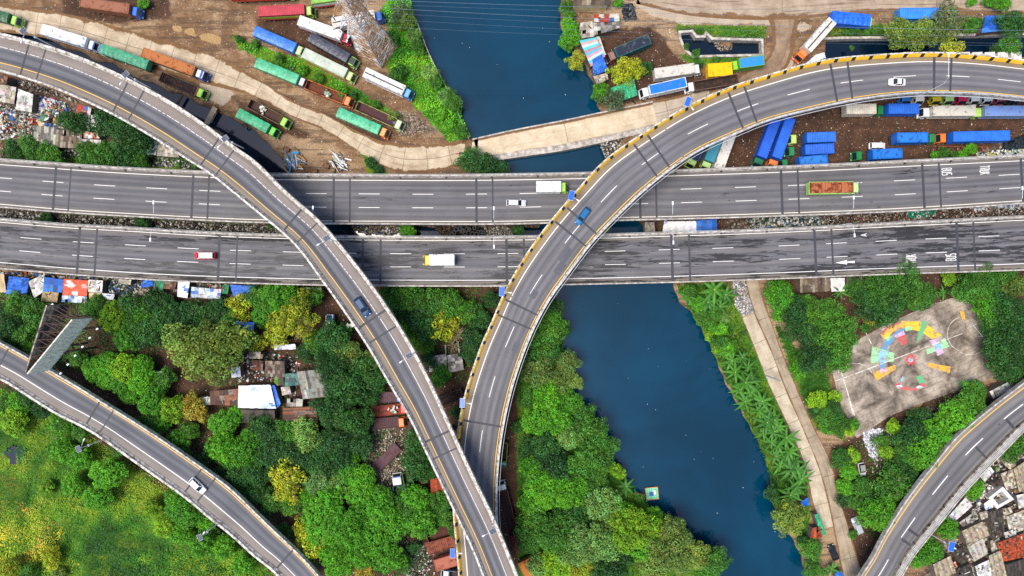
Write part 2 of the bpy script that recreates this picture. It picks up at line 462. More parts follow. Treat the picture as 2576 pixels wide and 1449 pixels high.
# ------------------------------------------------------------------ roads
def catmull(pts, n=14):
    pts = [Vector((p[0], p[1])) for p in pts]
    P = [pts[0] * 2 - pts[1]] + pts + [pts[-1] * 2 - pts[-2]]
    out = []
    for i in range(1, len(P) - 2):
        a, b, c, d = P[i - 1:i + 3]
        t0 = 0; t1 = (b - a).length ** .5; t2 = t1 + (c - b).length ** .5; t3 = t2 + (d - c).length ** .5
        for k in range(n):
            t = t1 + (t2 - t1) * k / n
            A1 = a * ((t1 - t) / (t1 - t0)) + b * ((t - t0) / (t1 - t0)); A2 = b * ((t2 - t) / (t2 - t1)) + c * ((t - t1) / (t2 - t1)); A3 = c * ((t3 - t) / (t3 - t2)) + d * ((t - t2) / (t3 - t2))
            B1 = A1 * ((t2 - t) / (t2 - t0)) + A2 * ((t - t0) / (t2 - t0)); B2 = A2 * ((t3 - t) / (t3 - t1)) + A3 * ((t - t1) / (t3 - t1))
            out.append(B1 * ((t2 - t) / (t2 - t1)) + B2 * ((t - t1) / (t2 - t1)))
    out.append(pts[-1])
    return out
def resample(pl, n):
    L = [0]
    for a, b in zip(pl, pl[1:]): L.append(L[-1] + (b - a).length)
    out = []; j = 0
    for i in range(n):
        t = L[-1] * i / (n - 1)
        while j < len(L) - 2 and L[j + 1] < t: j += 1
        f = (t - L[j]) / max(1e-9, L[j + 1] - L[j])
        out.append(pl[j].lerp(pl[j + 1], f))
    return out
def hit(c, nrm, pl, fallback):
    best, bd = None, 1e9
    for a, b in zip(pl, pl[1:]):
        e = b - a
        den = nrm.x * e.y - nrm.y * e.x
        if abs(den) < 1e-9: continue
        w = a - c
        u = (w.x * e.y - w.y * e.x) / den; v = (w.x * nrm.y - w.y * nrm.x) / den
        if -.001 <= v <= 1.001 and u > 0 and u < bd: best, bd = a + e * v, u
    return best if best is not None and bd < 30 else fallback

class Road:
    """left/right outer edges given on the plan; z = deck height"""
    def __init__(s, left, right, z, n=160):
        zf = z if callable(z) else (lambda x, y: z)
        L = [W(p.x, p.y, zf(p.x, p.y)).xy for p in catmull(left)]
        R = [W(p.x, p.y, zf(p.x, p.y)).xy for p in catmull(right)]
        zl = [zf(p.x, p.y) for p in resample([Vector(q) for q in catmull(left)], n)]
        a, b = resample(L, n), resample(R, n)
        C = [(x + y) / 2 for x, y in zip(a, b)]
        s.L, s.R, s.z, s.s = [], [], zl, [0]
        for i in range(n):
            t = (C[min(i + 2, n - 1)] - C[max(i - 2, 0)]).normalized()
            nl = Vector((-t.y, t.x))
            if (a[i] - C[i]).dot(nl) < 0: nl = -nl
            s.L.append(hit(C[i], nl, L, a[i])); s.R.append(hit(C[i], -nl, R, b[i]))
            if i: s.s.append(s.s[-1] + (C[i] - C[i - 1]).length)
        s.C = [(x + y) / 2 for x, y in zip(s.L, s.R)]
        s.n = n; s.len = s.s[-1]
        s.w = sum((x - y).length for x, y in zip(s.L, s.R)) / n
    def at(s, d):
        d = max(0, min(s.len - 1e-6, d)); lo, hi = 0, s.n - 2
        while lo < hi:
            m = (lo + hi + 1) // 2
            if s.s[m] <= d: lo = m
            else: hi = m - 1
        return lo, (d - s.s[lo]) / max(1e-9, s.s[lo + 1] - s.s[lo])
    def pt(s, d, t, dz=0.0):
        i, f = s.at(d)
        l, r = s.L[i].lerp(s.L[i + 1], f), s.R[i].lerp(s.R[i + 1], f)
        p = l.lerp(r, t)
        return Vector((p.x, p.y, s.z[i] * (1 - f) + s.z[i + 1] * f + dz))
    def dirn(s, d):
        a, b = s.pt(d - .5, .5), s.pt(d + .5, .5); return (b - a).normalized()
    def find(s, px, py):
        best = (1e9, 0)
        for i in range(s.n):
            q = W(px, py, s.z[i]).xy
            e = (q - s.C[i]).length
            if e < best[0]: best = (e, i)
        i = best[1]
        q = W(px, py, s.z[i]).xy
        t = (s.C[min(i + 1, s.n - 1)] - s.C[max(i - 1, 0)]).normalized()
        return s.s[i] + (q - s.C[i]).dot(t), max(0, min(1, (q - s.L[i]).dot(s.R[i] - s.L[i]) / (s.R[i] - s.L[i]).length_squared))
    def at_x(s, x):
        X = W(x, CY, s.z[0]).x
        for i in range(s.n - 1):
            if s.C[i].x <= X <= s.C[i + 1].x: return s.s[i] + (X - s.C[i].x) / (s.C[i + 1].x - s.C[i].x) * (s.s[i + 1] - s.s[i])
        return None
    # --- meshes
    def strip(s, mb, d0, d1, t0, t1, dz, step=1.5, mi=None):
        k = max(1, int(math.ceil((d1 - d0) / step)))
        for i in range(k):
            a, b = d0 + (d1 - d0) * i / k, d0 + (d1 - d0) * (i + 1) / k
            q = [s.pt(a, t0, dz), s.pt(b, t0, dz), s.pt(b, t1, dz), s.pt(a, t1, dz)]
            nz = (q[1] - q[0]).cross(q[2] - q[0]).z
            mb.face(q if nz > 0 else q[::-1], mi)
    def deck(s, name, mat, under, thick=1.5):
        V, F, UV, MI = [], [], [], []
        ts = [0, .25, .5, .75, 1]
        for i in range(s.n):
            for t in ts:
                p = s.L[i].lerp(s.R[i], t); V.append((p.x, p.y, s.z[i])); UV.append((s.s[i], t))
            for t, dz in ((1, -.45), (.82, -.6), (.7, -thick), (.3, -thick), (.18, -.6), (0, -.45)):
                p = s.L[i].lerp(s.R[i], t); V.append((p.x, p.y, s.z[i] + dz)); UV.append((s.s[i], t))
        m = 11
        flip = (s.R[1] - s.L[1]).cross(s.L[2] - s.L[1]) < 0 if hasattr(s.L[1], 'cross') else False
        for i in range(s.n - 1):
            for k in range(m):
                q = (i * m + k, i * m + (k + 1) % m, (i + 1) * m + (k + 1) % m, (i + 1) * m + k)
                F.append(q if flip is False else q[::-1]); MI.append(0 if k < 4 else 1)
        V, F, UV = np.array(V), np.array(F), np.array(UV)
        me = np_mesh(name, V, F, [mat, under], uv=UV)
        me.polygons.foreach_set('material_index', MI)
        bm = bmesh.new(); bm.from_mesh(me); bmesh.ops.recalc_face_normals(bm, faces=bm.faces); bm.to_mesh(me); bm.free()
        return me
    def sweep(s, mb, side, prof, d0=0, d1=None, step=1.6, mis=None):
        """prof: closed list of (metres inward from the outer edge, dz); side 0 left 1 right"""
        d1 = s.len if d1 is None else d1
        k = max(1, int((d1 - d0) / step))
        rings = []
        for i in range(k + 1):
            d = d0 + (d1 - d0) * i / k
            l, r = s.pt(d, 0), s.pt(d, 1)
            e, o = (l, r) if side == 0 else (r, l)
            u = (o - e).normalized()
            rings.append([e + u * a + Vector((0, 0, b)) for a, b in prof])
        n = len(prof)
        for i in range(k):
            for j in range(n):
                q = [rings[i][j], rings[i][(j + 1) % n], rings[i + 1][(j + 1) % n], rings[i + 1][j]]
                mb.face(q, None if mis is None else mis[j])
        mb.face(rings[0]); mb.face(rings[-1][::-1])

def asphalt(name, stops, tone=1.0, wet=0.0, wetscale=(.13, 15, 1), width=11.0, grain=.35):
    t = NT(name)
    uv = t.coord('UV')
    o = t.coord('Object')
    s_, tt, _ = t.sep(uv)
    c = t.ramp(tt, [(p, tuple(x * tone * 1.38 for x in lin(h))) for p, h in stops])
    lng = t.noise(1.0, t.coord('UV', (.035, 22, 1)), 5, .65)
    c = t.mix(t.step(lng, .3, .72), t.mix(1.0, c, (.7, .7, .72), 'MULTIPLY'), c)
    blot = t.noise(.18, o, 5, .6)
    c = t.mix(t.step(blot, .3, .7), t.mix(1.0, c, (.86, .85, .84), 'MULTIPLY'), c)
    g = t.noise(9, o, 3, .8)
    c = t.mix(t.step(g, .25, .75), t.mix(1.0, c, (1 - grain,) * 3, 'MULTIPLY'), c)
    spot = t.math('MULTIPLY', t.math('LESS_THAN', t.voro(.16, o), .035), .6)
    c = t.mix(spot, c, (.02, .02, .02))
    if wet:
        w = t.noise(1.0, t.coord('UV', wetscale), 8, .74, .3)
        reg = t.noise(1.0, t.coord('UV', (.022, 3.2, 1)), 3, .5)
        w = t.math('ADD', w, t.math('MULTIPLY', t.math('SUBTRACT', reg, .5), .62))
        wm = t.step(w, .668 - wet * .15, .685 - wet * .15)
        c = t.mix(t.math('MULTIPLY', wm, .86), c, (.017, .017, .018))
        rg = t.math('SUBTRACT', .75, t.math('MULTIPLY', wm, .25))
    else: rg = .75
    t.bump(g, .25, .02)
    return t.done(c, rg, 0, .25)

CONC = paint('#9b958c', .8, .25, .55, .2)
UNDER = paint('#6f6a64', .85, .25, .4, .2)
PARA = NT('parapet_concrete')
_v = PARA.coord('Object')
PARA = PARA.done(PARA.mix(PARA.step(PARA.noise(.9, _v, 6, .7), .35, .7), lin('#8a8078'), lin('#c9c2b8')), .8, 0, .2)
WHITEP = NT('parapet_whitewash')
_v = WHITEP.coord('Object')
WHITEP = WHITEP.done(WHITEP.mix(WHITEP.step(WHITEP.noise(1.3, _v, 6, .75), .36, .62), lin('#7a6e62'), lin('#dcd6cc')), .75, 0, .2)
MARK = NT('road_paint_white')
_v = MARK.coord('Object')
MARK = MARK.done(MARK.mix(MARK.step(MARK.noise(2.5, _v, 5, .75), .28, .42), lin('#96938f'), lin('#dedbd6')), .6)
YEL = NT('road_paint_yellow')
_v = YEL.coord('Object')
YEL = YEL.done(YEL.mix(YEL.step(YEL.noise(2.5, _v, 5, .75), .3, .45), lin('#94774a'), lin('#dfb044')), .6)
JOINT = paint('#3b3c42', .7, .2, .1)
KYEL, KBLK = paint('#f5ba2a', .6, .15, .25), paint('#1d1c1c', .6, .2, .1)

P_HU_N = [(-90, 395), (0, 402), (140, 412), (300, 423), (527, 434), (687, 439), (900, 441), (1100, 442), (1287, 440), (1500, 436), (1700, 430), (1931, 422), (2100, 415), (2300, 405), (2575, 392), (2680, 386)]
P_HU_S = [(-90, 514), (0, 522), (167, 536), (333, 546), (500, 555), (643, 561), (810, 564), (977, 565), (1287, 565), (1554, 556), (1687, 553), (1931, 546), (2264, 533), (2575, 513), (2680, 506)]
P_HL_N = [(-90, 544), (0, 551), (167, 565), (333, 574), (500, 584), (643, 590), (857, 595), (1080, 597), (1287, 596), (1520, 591), (1687, 586), (1931, 578), (2264, 561), (2575, 545), (2680, 539)]
P_HL_S = [(-90, 668), (0, 676), (233, 695), (433, 707), (643, 714), (803, 718), (977, 720), (1287, 720), (1421, 717), (1687, 711), (1931, 703), (2231, 691), (2575, 680), (2680, 675)]
P_R1_R = [(-100, 68), (0, 85), (140, 123), (233, 157), (333, 203), (417, 248), (513, 310), (593, 370), (643, 405), (723, 483), (803, 553), (850, 606), (934, 713), (994, 800), (1044, 883), (1087, 966), (1137, 1076), (1194, 1200), (1244, 1303), (1287, 1406), (1325, 1500)]
P_R1_L = [(-110, 160), (0, 181), (117, 216), (213, 255), (300, 297), (400, 355), (477, 405), (533, 440), (587, 483), (644, 530), (744, 616), (810, 703), (877, 797), (927, 872), (981, 966), (1027, 1043), (1077, 1146), (1144, 1286), (1190, 1383), (1235, 1500)]
P_R2_L = [(2690, 168), (2575, 155), (2464, 142), (2348, 135), (2264, 137), (2164, 143), (2091, 150), (2024, 163), (1931, 190), (1828, 223), (1721, 272), (1621, 333), (1521, 403), (1443, 487), (1383, 557), (1318, 647), (1267, 737), (1240, 800), (1210, 867), (1190, 923), (1176, 966), (1162, 1020), (1150, 1090), (1142, 1190), (1140, 1286), (1145, 1343), (1152, 1420), (1158, 1500)]
P_R2_R = [(2690, 262), (2575, 250), (2464, 240), (2331, 236), (2231, 243), (2131, 258), (2031, 280), (1931, 306), (1854, 337), (1754, 383), (1687, 427), (1617, 483), (1554, 543), (1487, 613), (1421, 700), (1387, 746), (1354, 803), (1328, 860), (1307, 916), (1290, 970), (1272, 1045), (1260, 1116), (1253, 1183), (1250, 1250), (1252, 1320), (1258, 1400), (1264, 1500)]
P_L3_U = [(-90, 810), (0, 857), (43, 880), (73, 897), (157, 945), (193, 966), (273, 1016), (333, 1053), (400, 1096), (483, 1153), (580, 1223), (644, 1284), (687, 1326), (734, 1370), (777, 1413), (830, 1475)]
P_L3_L = [(-90, 903), (0, 950), (30, 966), (87, 1003), (147, 1040), (213, 1073), (267, 1106), (333, 1153), (400, 1200), (467, 1248), (533, 1303), (587, 1346), (644, 1398), (677, 1423), (707, 1451), (745, 1490)]
P_L4_L = [(2660, 890), (2575, 956), (2498, 1015), (2440, 1062), (2398, 1100), (2340, 1170), (2300, 1220), (2270, 1262), (2218, 1346), (2190, 1400), (2158, 1449), (2125, 1510)]
P_L4_R = [(2680, 1010), (2575, 1082), (2531, 1126), (2431, 1230), (2374, 1300), (2331, 1353), (2294, 1400), (2266, 1449), (2230, 1515)]

ZH, ZR1, ZL = 7.0, 16.5, 7.0
def z_r2(x, y):
    pts = [(-200, 15), (300, 15), (480, 14.2), (600, 13.6), (720, 12.8), (966, 10.6), (1100, 9.4), (1250, 9), (1600, 9)]
    for (a, za), (b, zb) in zip(pts, pts[1:]):
        if y <= b:
            f = (y - a) / (b - a); f = f * f * (3 - 2 * f) if False else f
            return za + (zb - za) * max(0, f)
    return 9.0
HU, HL = Road(P_HU_N, P_HU_S, ZH), Road(P_HL_N, P_HL_S, ZH)
R1 = Road(P_R1_R, P_R1_L, ZR1)
R2 = Road(P_R2_L, P_R2_R, z_r2, 200)
L3 = Road(P_L3_U, P_L3_L, ZL)
L4 = Road(P_L4_L, P_L4_R, ZL)

LANE = [(0, '#7a746e'), (.1, '#77726d'), (.14, '#6b6869'), (.2, '#58575a'), (.25, '#6a686a'), (.32, '#58575a'), (.39, '#716e6e'), (.46, '#5b5a5d'), (.52, '#6a686a'), (.58, '#5a595c'), (.66, '#737070'), (.72, '#5c5b5e'), (.78, '#6c6a6b'), (.84, '#5e5d60'), (.91, '#716d6b'), (.95, '#837a70'), (1, '#837a70')]
A_HU = asphalt('asphalt_upper', LANE, 1.0, .12)
A_HL = asphalt('asphalt_lower', [(p, c) for p, c in LANE], 1.05, .95)
A_R1 = asphalt('asphalt_left_ramp', [(0, '#8a8079'), (.3, '#877d76'), (.35, '#7b7573'), (.4, '#5f5f64'), (.45, '#55555b'), (.52, '#6a6a6e'), (.58, '#6a6a6e'), (.66, '#4c4c53'), (.72, '#57565b'), (.77, '#726c68'), (.84, '#857a6f'), (1, '#857a6f')], 1.0)
A_R2 = asphalt('asphalt_right_ramp', [(0, '#8f8069'), (.18, '#8b7c67'), (.21, '#7a7470'), (.3, '#5f5e62'), (.38, '#747174'), (.45, '#5f5e62'), (.54, '#757273'), (.63, '#5e5d61'), (.7, '#757274'), (.78, '#5d5c60'), (.86, '#6f6d6e'), (.93, '#77726c'), (1, '#77726c')], 1.0)
A_L3 = asphalt('asphalt_lower_left_ramp', [(0, '#8d827a'), (.16, '#8a7f78'), (.19, '#6e6b6c'), (.28, '#54555b'), (.4, '#6a6a6f'), (.5, '#53545a'), (.6, '#66656a'), (.66, '#807973'), (.95, '#8a8079'), (1, '#8a8079')], 1.0)
A_L4 = asphalt('asphalt_lower_right_ramp', [(0, '#8d857c'), (.14, '#8a8178'), (.2, '#6f6c6b'), (.3, '#7a7776'), (.38, '#5b5a5d'), (.46, '#736f6f'), (.55, '#5a595c'), (.65, '#6e6b6c'), (.72, '#59585b'), (.82, '#8a8782'), (1, '#8a8782')], 1.0)

def build_road(name, road, mat, label):
    me = road.deck(name, mat, UNDER)
    return tag(inst(name, me), label, 'road', kind='structure')
r_hu = build_road('highway', HU, A_HU, 'upper carriageway of the straight elevated highway')
r_hl = build_road('highway', HL, A_HL, 'lower carriageway of the straight elevated highway with dark wet stains')
r_r1 = build_road('ramp', R1, A_R1, 'curved flyover ramp from top left crossing over everything')
r_r2 = build_road('ramp', R2, A_R2, 'curved flyover ramp from the right with yellow and black barrier')
r_l3 = build_road('ramp', L3, A_L3, 'ramp cutting across the lower left corner beside the meadow')
r_l4 = build_road('ramp', L4, A_L4, 'ramp cutting across the lower right corner beside the house roofs')

def parapet(road, root, side, prof, mat, d0=0, d1=None, name='parapet', mis=None):
    m = MB(); road.sweep(m, side, prof, d0, d1, mis=mis)
    me = m.mesh(name, mat)
    bm = bmesh.new(); bm.from_mesh(me); bmesh.ops.remove_doubles(bm, verts=bm.verts, dist=1e-4); bmesh.ops.recalc_face_normals(bm, faces=bm.faces); bm.to_mesh(me); bm.free()
    return inst(name, me, root)
JERSEY = [(0, -.45), (-.06, -.45), (-.06, .95), (.24, .95), (.30, .45), (.46, .12), (.46, -.05), (0, -.05)]
def jersey(w, h): return [(.0, -.45), (-.06, -.45), (-.06, h), (w * .55, h), (w * .65, h * .5), (w, .12), (w, -.05), (0, -.05)]
for rd, ro in ((HU, r_hu), (HL, r_hl)):
    parapet(rd, ro, 0, jersey(.5, .95), PARA); parapet(rd, ro, 1, jersey(.42, .95), PARA)
parapet(R1, r_r1, 0, jersey(.85, 1.1), WHITEP); parapet(R1, r_r1, 1, jersey(.7, 1.1), WHITEP)
parapet(L3, r_l3, 0, jersey(.6, 1.0), WHITEP); parapet(L3, r_l3, 1, jersey(.85, 1.0), WHITEP)
parapet(R2, r_r2, 0, jersey(.42, 1.0), WHITEP); parapet(R2, r_r2, 1, jersey(.55, .8), WHITEP)
parapet(L4, r_l4, 0, jersey(.5, .9), PARA)
parapet(L4, r_l4, 1, [(1.75, -.05), (1.75, .75), (1.95, .95), (2.15, .95), (2.15, -.05)], rusty('#8f857a', '#3a2b22', .5))
parapet(L4, r_l4, 1, [(-.06, -.45), (-.06, .55), (.2, .55), (.2, .2), (1.6, .2), (1.6, -.04), (0, -.04)], PARA, name='maintenance_walkway')
# ramp with the striped barrier: sloped inner face painted in yellow and black blocks
m = MB()
dd = 0.0; k = 0
while dd < R2.len - 4:
    ln = 3.1 if k % 2 == 0 else .85
    a, b = dd, dd + ln
    for q in range(2 if ln > 1 else 1):
        nn = 2 if ln > 1 else 1
        a1, b1 = a + ln * q / nn, a + ln * (q + 1) / nn
        ring = []
        for d in (a1, b1):
            l, r = R2.pt(d, 0), R2.pt(d, 1); u = (r - l).normalized()
            ring.append([l + u * x + Vector((0, 0, z)) for x, z in ((.30, 1.0), (.40, 1.0), (.80, .14), (.80, 0.0))])
        for j in range(3): m.face([ring[0][j], ring[0][j + 1], ring[1][j + 1], ring[1][j]], k % 2)
    dd += ln; k += 1
m.obj('painted_kerb', [KYEL, KBLK], r_r2)
# railings: handrail on the right side of the ramp, pipes on the lower right ramp
def railing(road, root, side, off, h, post, rails, name='railing', mat=GALV, r=.05):
    m = MB()
    e = 0 if side == 0 else 1
    def P(d, dz):
        l, rr = road.pt(d, e), road.pt(d, 1 - e); u = (rr - l).normalized(); return l + u * off + Vector((0, 0, dz))
    k = int(road.len / post)
    pts = [i * road.len / k for i in range(k + 1)]
    for z in rails: m.tube([P(d, z) for d in pts], r, 4)
    for d in pts: m.tube([P(d, rails[0] - .6), P(d, rails[-1])], r, 4)
    return m.obj(name, mat, root)
railing(R2, r_r2, 1, .02, 1.2, 2.5, (1.1, 1.45))
railing(R2, r_r2, 1, -.55, .6, 4, (.2, .5))
for off in (.45, .75, 1.1): railing(L4, r_l4, 1, off, .5, 4.0, (.45,), 'pipe', GALV, .06)
railing(HU, r_hu, 0, -.25, .6, 6, (.55, .6)); railing(HL, r_hl, 0, -.25, .6, 6, (.55, .6))

def marks(road, root, lines=(), dashes=(), dash_t=(), dlen=5.3, w=.14, dz=.004):
    for t, ww, mat, nm in lines:
        m = MB(); h = ww / road.w / 2
        road.strip(m, 0, road.len, t - h, t + h, dz); m.obj(nm, mat, root)
    if dash_t:
        m = MB()
        for d in dashes:
            for t in dash_t: road.strip(m, d, d + dlen, t - w / road.w / 2, t + w / road.w / 2, dz)
        m.obj('lane_dashes', MARK, root)
def tt(road, px, py): return road.find(px, py)[1]
hu_n, hu_s = tt(HU, 1100, 454.5), tt(HU, 1100, 557)
hl_n, hl_s = tt(HL, 1100, 605), tt(HL, 1100, 705)
hud = [x for x in (HU.at_x(q) for q in (-24, 106, 236, 367, 501, 634, 769, 902, 1037, 1172, 1307, 1441, 1577, 1712, 1849, 1982, 2116, 2249, 2380, 2512)) if x is not None]
hld = [x for x in (HL.at_x(q) for q in (-81, 50, 182, 313, 446, 578, 711, 844, 981, 1116, 1251, 1387, 1521, 1657, 1792, 1959, 2078, 2203, 2328, 2461)) if x is not None]
marks(HU, r_hu, [(hu_n, .16, MARK, 'edge_line'), (hu_s, .16, MARK, 'edge_line')], hud, (hu_n + (hu_s - hu_n) / 3, hu_n + (hu_s - hu_n) * 2 / 3), 5.2, .14)
marks(HL, r_hl, [(hl_n, .16, MARK, 'edge_line'), (hl_s, .16, MARK, 'edge_line')], hld, (hl_n + (hl_s - hl_n) / 3, hl_n + (hl_s - hl_n) * 2 / 3), 5.2, .14)
marks(R1, r_r1, [(tt(R1, 533, 413),   .17, YEL, 'edge_line')])
# worn broken white line of the left ramp
m = MB(); d = 0.0; tw = tt(R1, 467, 320)
while d < R1.len - 3:
    ln = rng.uniform(.5, 1.6) if d < R1.len * .62 else rng.uniform(2, 5)
    o = rng.uniform(-.003, .003)
    R1.strip(m, d, d + ln, tw - .007 + o, tw + .007 + o, .004); d += ln + (rng.uniform(.12, .5) if d < R1.len * .62 else .12)
m.obj('edge_line', MARK, r_r1)
m = MB(); d = R1.len * .1                       # faint line left along the inner shoulder
while d < R1.len * .6:
    R1.strip(m, d, d + .35, .895, .903, .004); d += rng.uniform(.7, 1.5)
m.obj('worn_dots', paint('#9c948c', .7), r_r1)
r2d = [R2.find(x, y)[0] for x, y in ((2562, 203), (2434, 194), (2276, 193), (2143, 203), (2005, 228), (1877, 264), (1753, 318), (1643, 393), (1549, 474), (1452, 574), (1376, 675), (1306, 795), (1257, 876), (1242, 930), (1224, 1070), (1210, 1165))]
r2d = [R2.find(*p)[0] - 2.6 for p in ((2539, 202), (2410, 194), (2276, 193), (2143, 204), (2009, 229), (1880, 269), (1756, 325), (1640, 400), (1533, 488), (1437, 587), (1352, 716), (1290, 850), (1241, 973), (1214, 1109))]
marks(R2, r_r2, [(.2, .2, MARK, 'edge_line'), (tt(R2, 1580, 503),  .16, YEL, 'edge_line')], r2d, (.545,), 5.4, .15)
marks(L3, r_l3, [(tt(L3, 400, 1110),   .17, YEL, 'edge_line'), (tt(L3, 300, 1095), .2, MARK, 'edge_line')])
l4d = [L4.find(*p)[0] - 3.0 for p in ((2548, 1034), (2449, 1123), (2364, 1220), (2284, 1327), (2218, 1433))]
marks(L4, r_l4, [(tt(L4, 2348, 1186),  .2, YEL, 'edge_line')], l4d, (tt(L4, 2364, 1220),), 6.0, .22)

def joints(road, root, pts, w=.6, t0=.05, t1=.95):
    for x, y, ww in pts:
        ww *= .84
        d = road.find(x, y)[0]; m = MB(); road.strip(m, d - ww / 2, d + ww / 2, t0, t1, .006); m.obj('expansion_joint', JOINT, root)
def jx(xs, y): return [(x, y, w) for x, w in xs]
joints(HU, r_hu, jx([(136, .75), (174, .45), (484, .7), (524, .55), (839, .7), (880, .5), (1198, .7), (1239, .5), (1609, .7), (1650, .55), (1966, .75), (2008, .55), (2323, .75), (2365, .55), (2572, .7)], 490))
joints(HL, r_hl, jx([(196, .75), (240, .6), (550, .75), (595, .5), (912, .7), (957, .6), (1274, .75), (1318, .6), (1690, .8), (1734, .6), (2051, .75), (2094, .6), (2409, .75), (2451, .55)], 650), t1=.97)
joints(R1, r_r1, [(62, 150, .55), (104, 160, .45), (304, 242, .5), (345, 260, .45), (531, 377, .5), (570, 403, .4), (738, 551, .6), (771, 587, .4), (938, 801, .65), (965, 840, .5), (1108, 1094, .6), (1129, 1136, .4)], t0=.06, t1=.94)
joints(R2, r_r2, [(2349, 188, .7), (2391, 190, .6), (2096, 205, .65), (2137, 201, .6), (1848, 273, .65), (1887, 262, .6), (1655, 379, .6), (1622, 402, .6), (1459, 552, .6), (1432, 586, .6), (1301, 768, .6), (1285, 806, .55), (1212, 1065, .6)], t0=.09, t1=.93)
joints(L3, r_l3, [(13, 893, .5), (236, 1035, .6), (271, 1056, .4), (485, 1210, .5), (517, 1235, .5), (705, 1418, .55)], t0=.05, t1=.93)
joints(L4, r_l4, [(2540, 1066, .9), (2467, 1138, .7), (2300, 1342, .8), (2282, 1366, .8)], t0=.5, t1=.8)
# tar patches on the right ramp
for x, y, a, b, t0, t1 in ((1476, 655, 4, 0, .62, .78), (1455, 690, 3, 0, .7, .86), (1395, 760, 2, 0, .55, .7), (1345, 880, 2.5, 0, .7, .85)):
    d = R2.find(x, y)[0]; m = MB(); R2.strip(m, d, d + a, t0, t1, .005); m.obj('tar_patch', paint('#55555a', .8, .15, .1), r_r2)

# lettering painted on the highway (strokes on a 4 x 7 grid)
GLY = {'B': [(0, 0, 0, 7), (0, 7, 3, 7), (0, 3.5, 3, 3.5), (0, 0, 3, 0), (3.3, .5, 3.3, 3.1), (3.3, 3.9, 3.3, 6.5)], 'U': [(0, .4, 0, 7), (0, 0, 3.3, 0), (3.3, .4, 3.3, 7)],
       'S': [(0, 7, 3.3, 7), (0, 3.9, 0, 6.6), (0, 3.5, 3.3, 3.5), (3.3, .4, 3.3, 3.1), (0, 0, 3.3, 0)], 'T': [(-.3, 7, 3.6, 7), (1.65, 0, 1.65, 6.6)],
       'R': [(0, 0, 0, 7), (0, 7, 3, 7), (3.3, 4.1, 3.3, 6.6), (0, 3.5, 3.3, 3.5), (1.4, 3.2, 3.3, 0)], 'K': [(0, 0, 0, 7), (3.3, 7, .6, 3.6), (.9, 3.9, 3.4, 0)], 'A': [(0, 0, 1.65, 7), (3.3, 0, 1.65, 7), (.7, 2.2, 2.6, 2.2)]}
def road_text(word, road, root, px, py, across, tall, face):
    """face +1: read by drivers heading to +s of the road"""
    d0, t0 = road.find(px, py); c = road.pt(d0, t0, .005); f = road.dirn(d0) * face; r = Vector((f.y, -f.x, 0))
    m = MB(); n = len(word); cw = across / n; sx = cw * .72 / 3.6; sy = tall / 7
    for i, ch in enumerate(word):
        ox = -across / 2 + cw * (i + .14)
        for x0, y0, x1, y1 in GLY[ch]:
            a = Vector((ox + x0 * sx, (y0 - 3.5) * sy)); b = Vector((ox + x1 * sx, (y1 - 3.5) * sy))
            e = (b - a).normalized(); nn = Vector((-e.y, e.x)) * (.065 if abs(e.y) > .7 else .13)
            q = [a - nn, b - nn, b + nn, a + nn]
            m.face([c + r * p.x + f * p.y for p in q])
    m.obj('lane_lettering', MARK, root)
road_text('BUS', HU, r_hu, 2381, 432, 1.9, 2.3, 1); road_text('TRUK', HU, r_hu, 2476, 428, 2.3, 2.3, 1)
road_text('BUS', HL, r_hl, 2391, 647, 1.9, 2.4, -1); road_text('TRUK', HL, r_hl, 2291, 651, 2.3, 2.4, -1); road_text('A', HL, r_hl, 2172, 591, 1.0, 1.5, -1)
d0, t0 = HL.find(2125, 660); c = HL.pt(d0, t0, .005); f = -HL.dirn(d0); r = Vector((f.y, -f.x, 0)); m = MB()
for q in ([(-2.4, -.3), (-.4, -.12), (-.4, .12), (-2.4, .3)], [(-.5, -.55), (2.4, 0), (-.5, .55)]): m.face([c + f * a - r * b for a, b in q])
m.obj('lane_arrow', MARK, r_hl)

# piers under the decks
def piers(road, root, pts, w=2.0):
    for x, y in pts:
        d = road.find(x, y)[0]; c = road.pt(d, .5); m = MB(); f = road.dirn(d); a = math.atan2(f.y, f.x)
        zt = c.z - 1.5
        m.box((c.x, c.y, (zt - 1.2 - 4) / 2), (1.8, w * 1.2, zt - 1.2 + 4), a)
        m.box((c.x, c.y, zt - .6), (1.9, road.w * .6, 1.19), a)
        m.obj('pier', UNDER, root)
piers(HU, r_hu, [(155, 470), (504, 490), (860, 500), (1218, 500), (1630, 495), (1987, 485), (2344, 475)]); piers(HL, r_hl, [(218, 630), (572, 650), (935, 660), (1296, 658), (1712, 650), (2072, 640), (2430, 625)])
piers(R1, r_r1, [(83, 155), (325, 250), (550, 390), (951, 820), (1118, 1115)]); piers(R2, r_r2, [(2370, 190), (2117, 203), (1868, 268), (1638, 390), (1292, 787), (1212, 1065)])
piers(L3, r_l3, [(253, 1045), (500, 1222)]); piers(L4, r_l4, [(2495, 1080), (2290, 1320)])
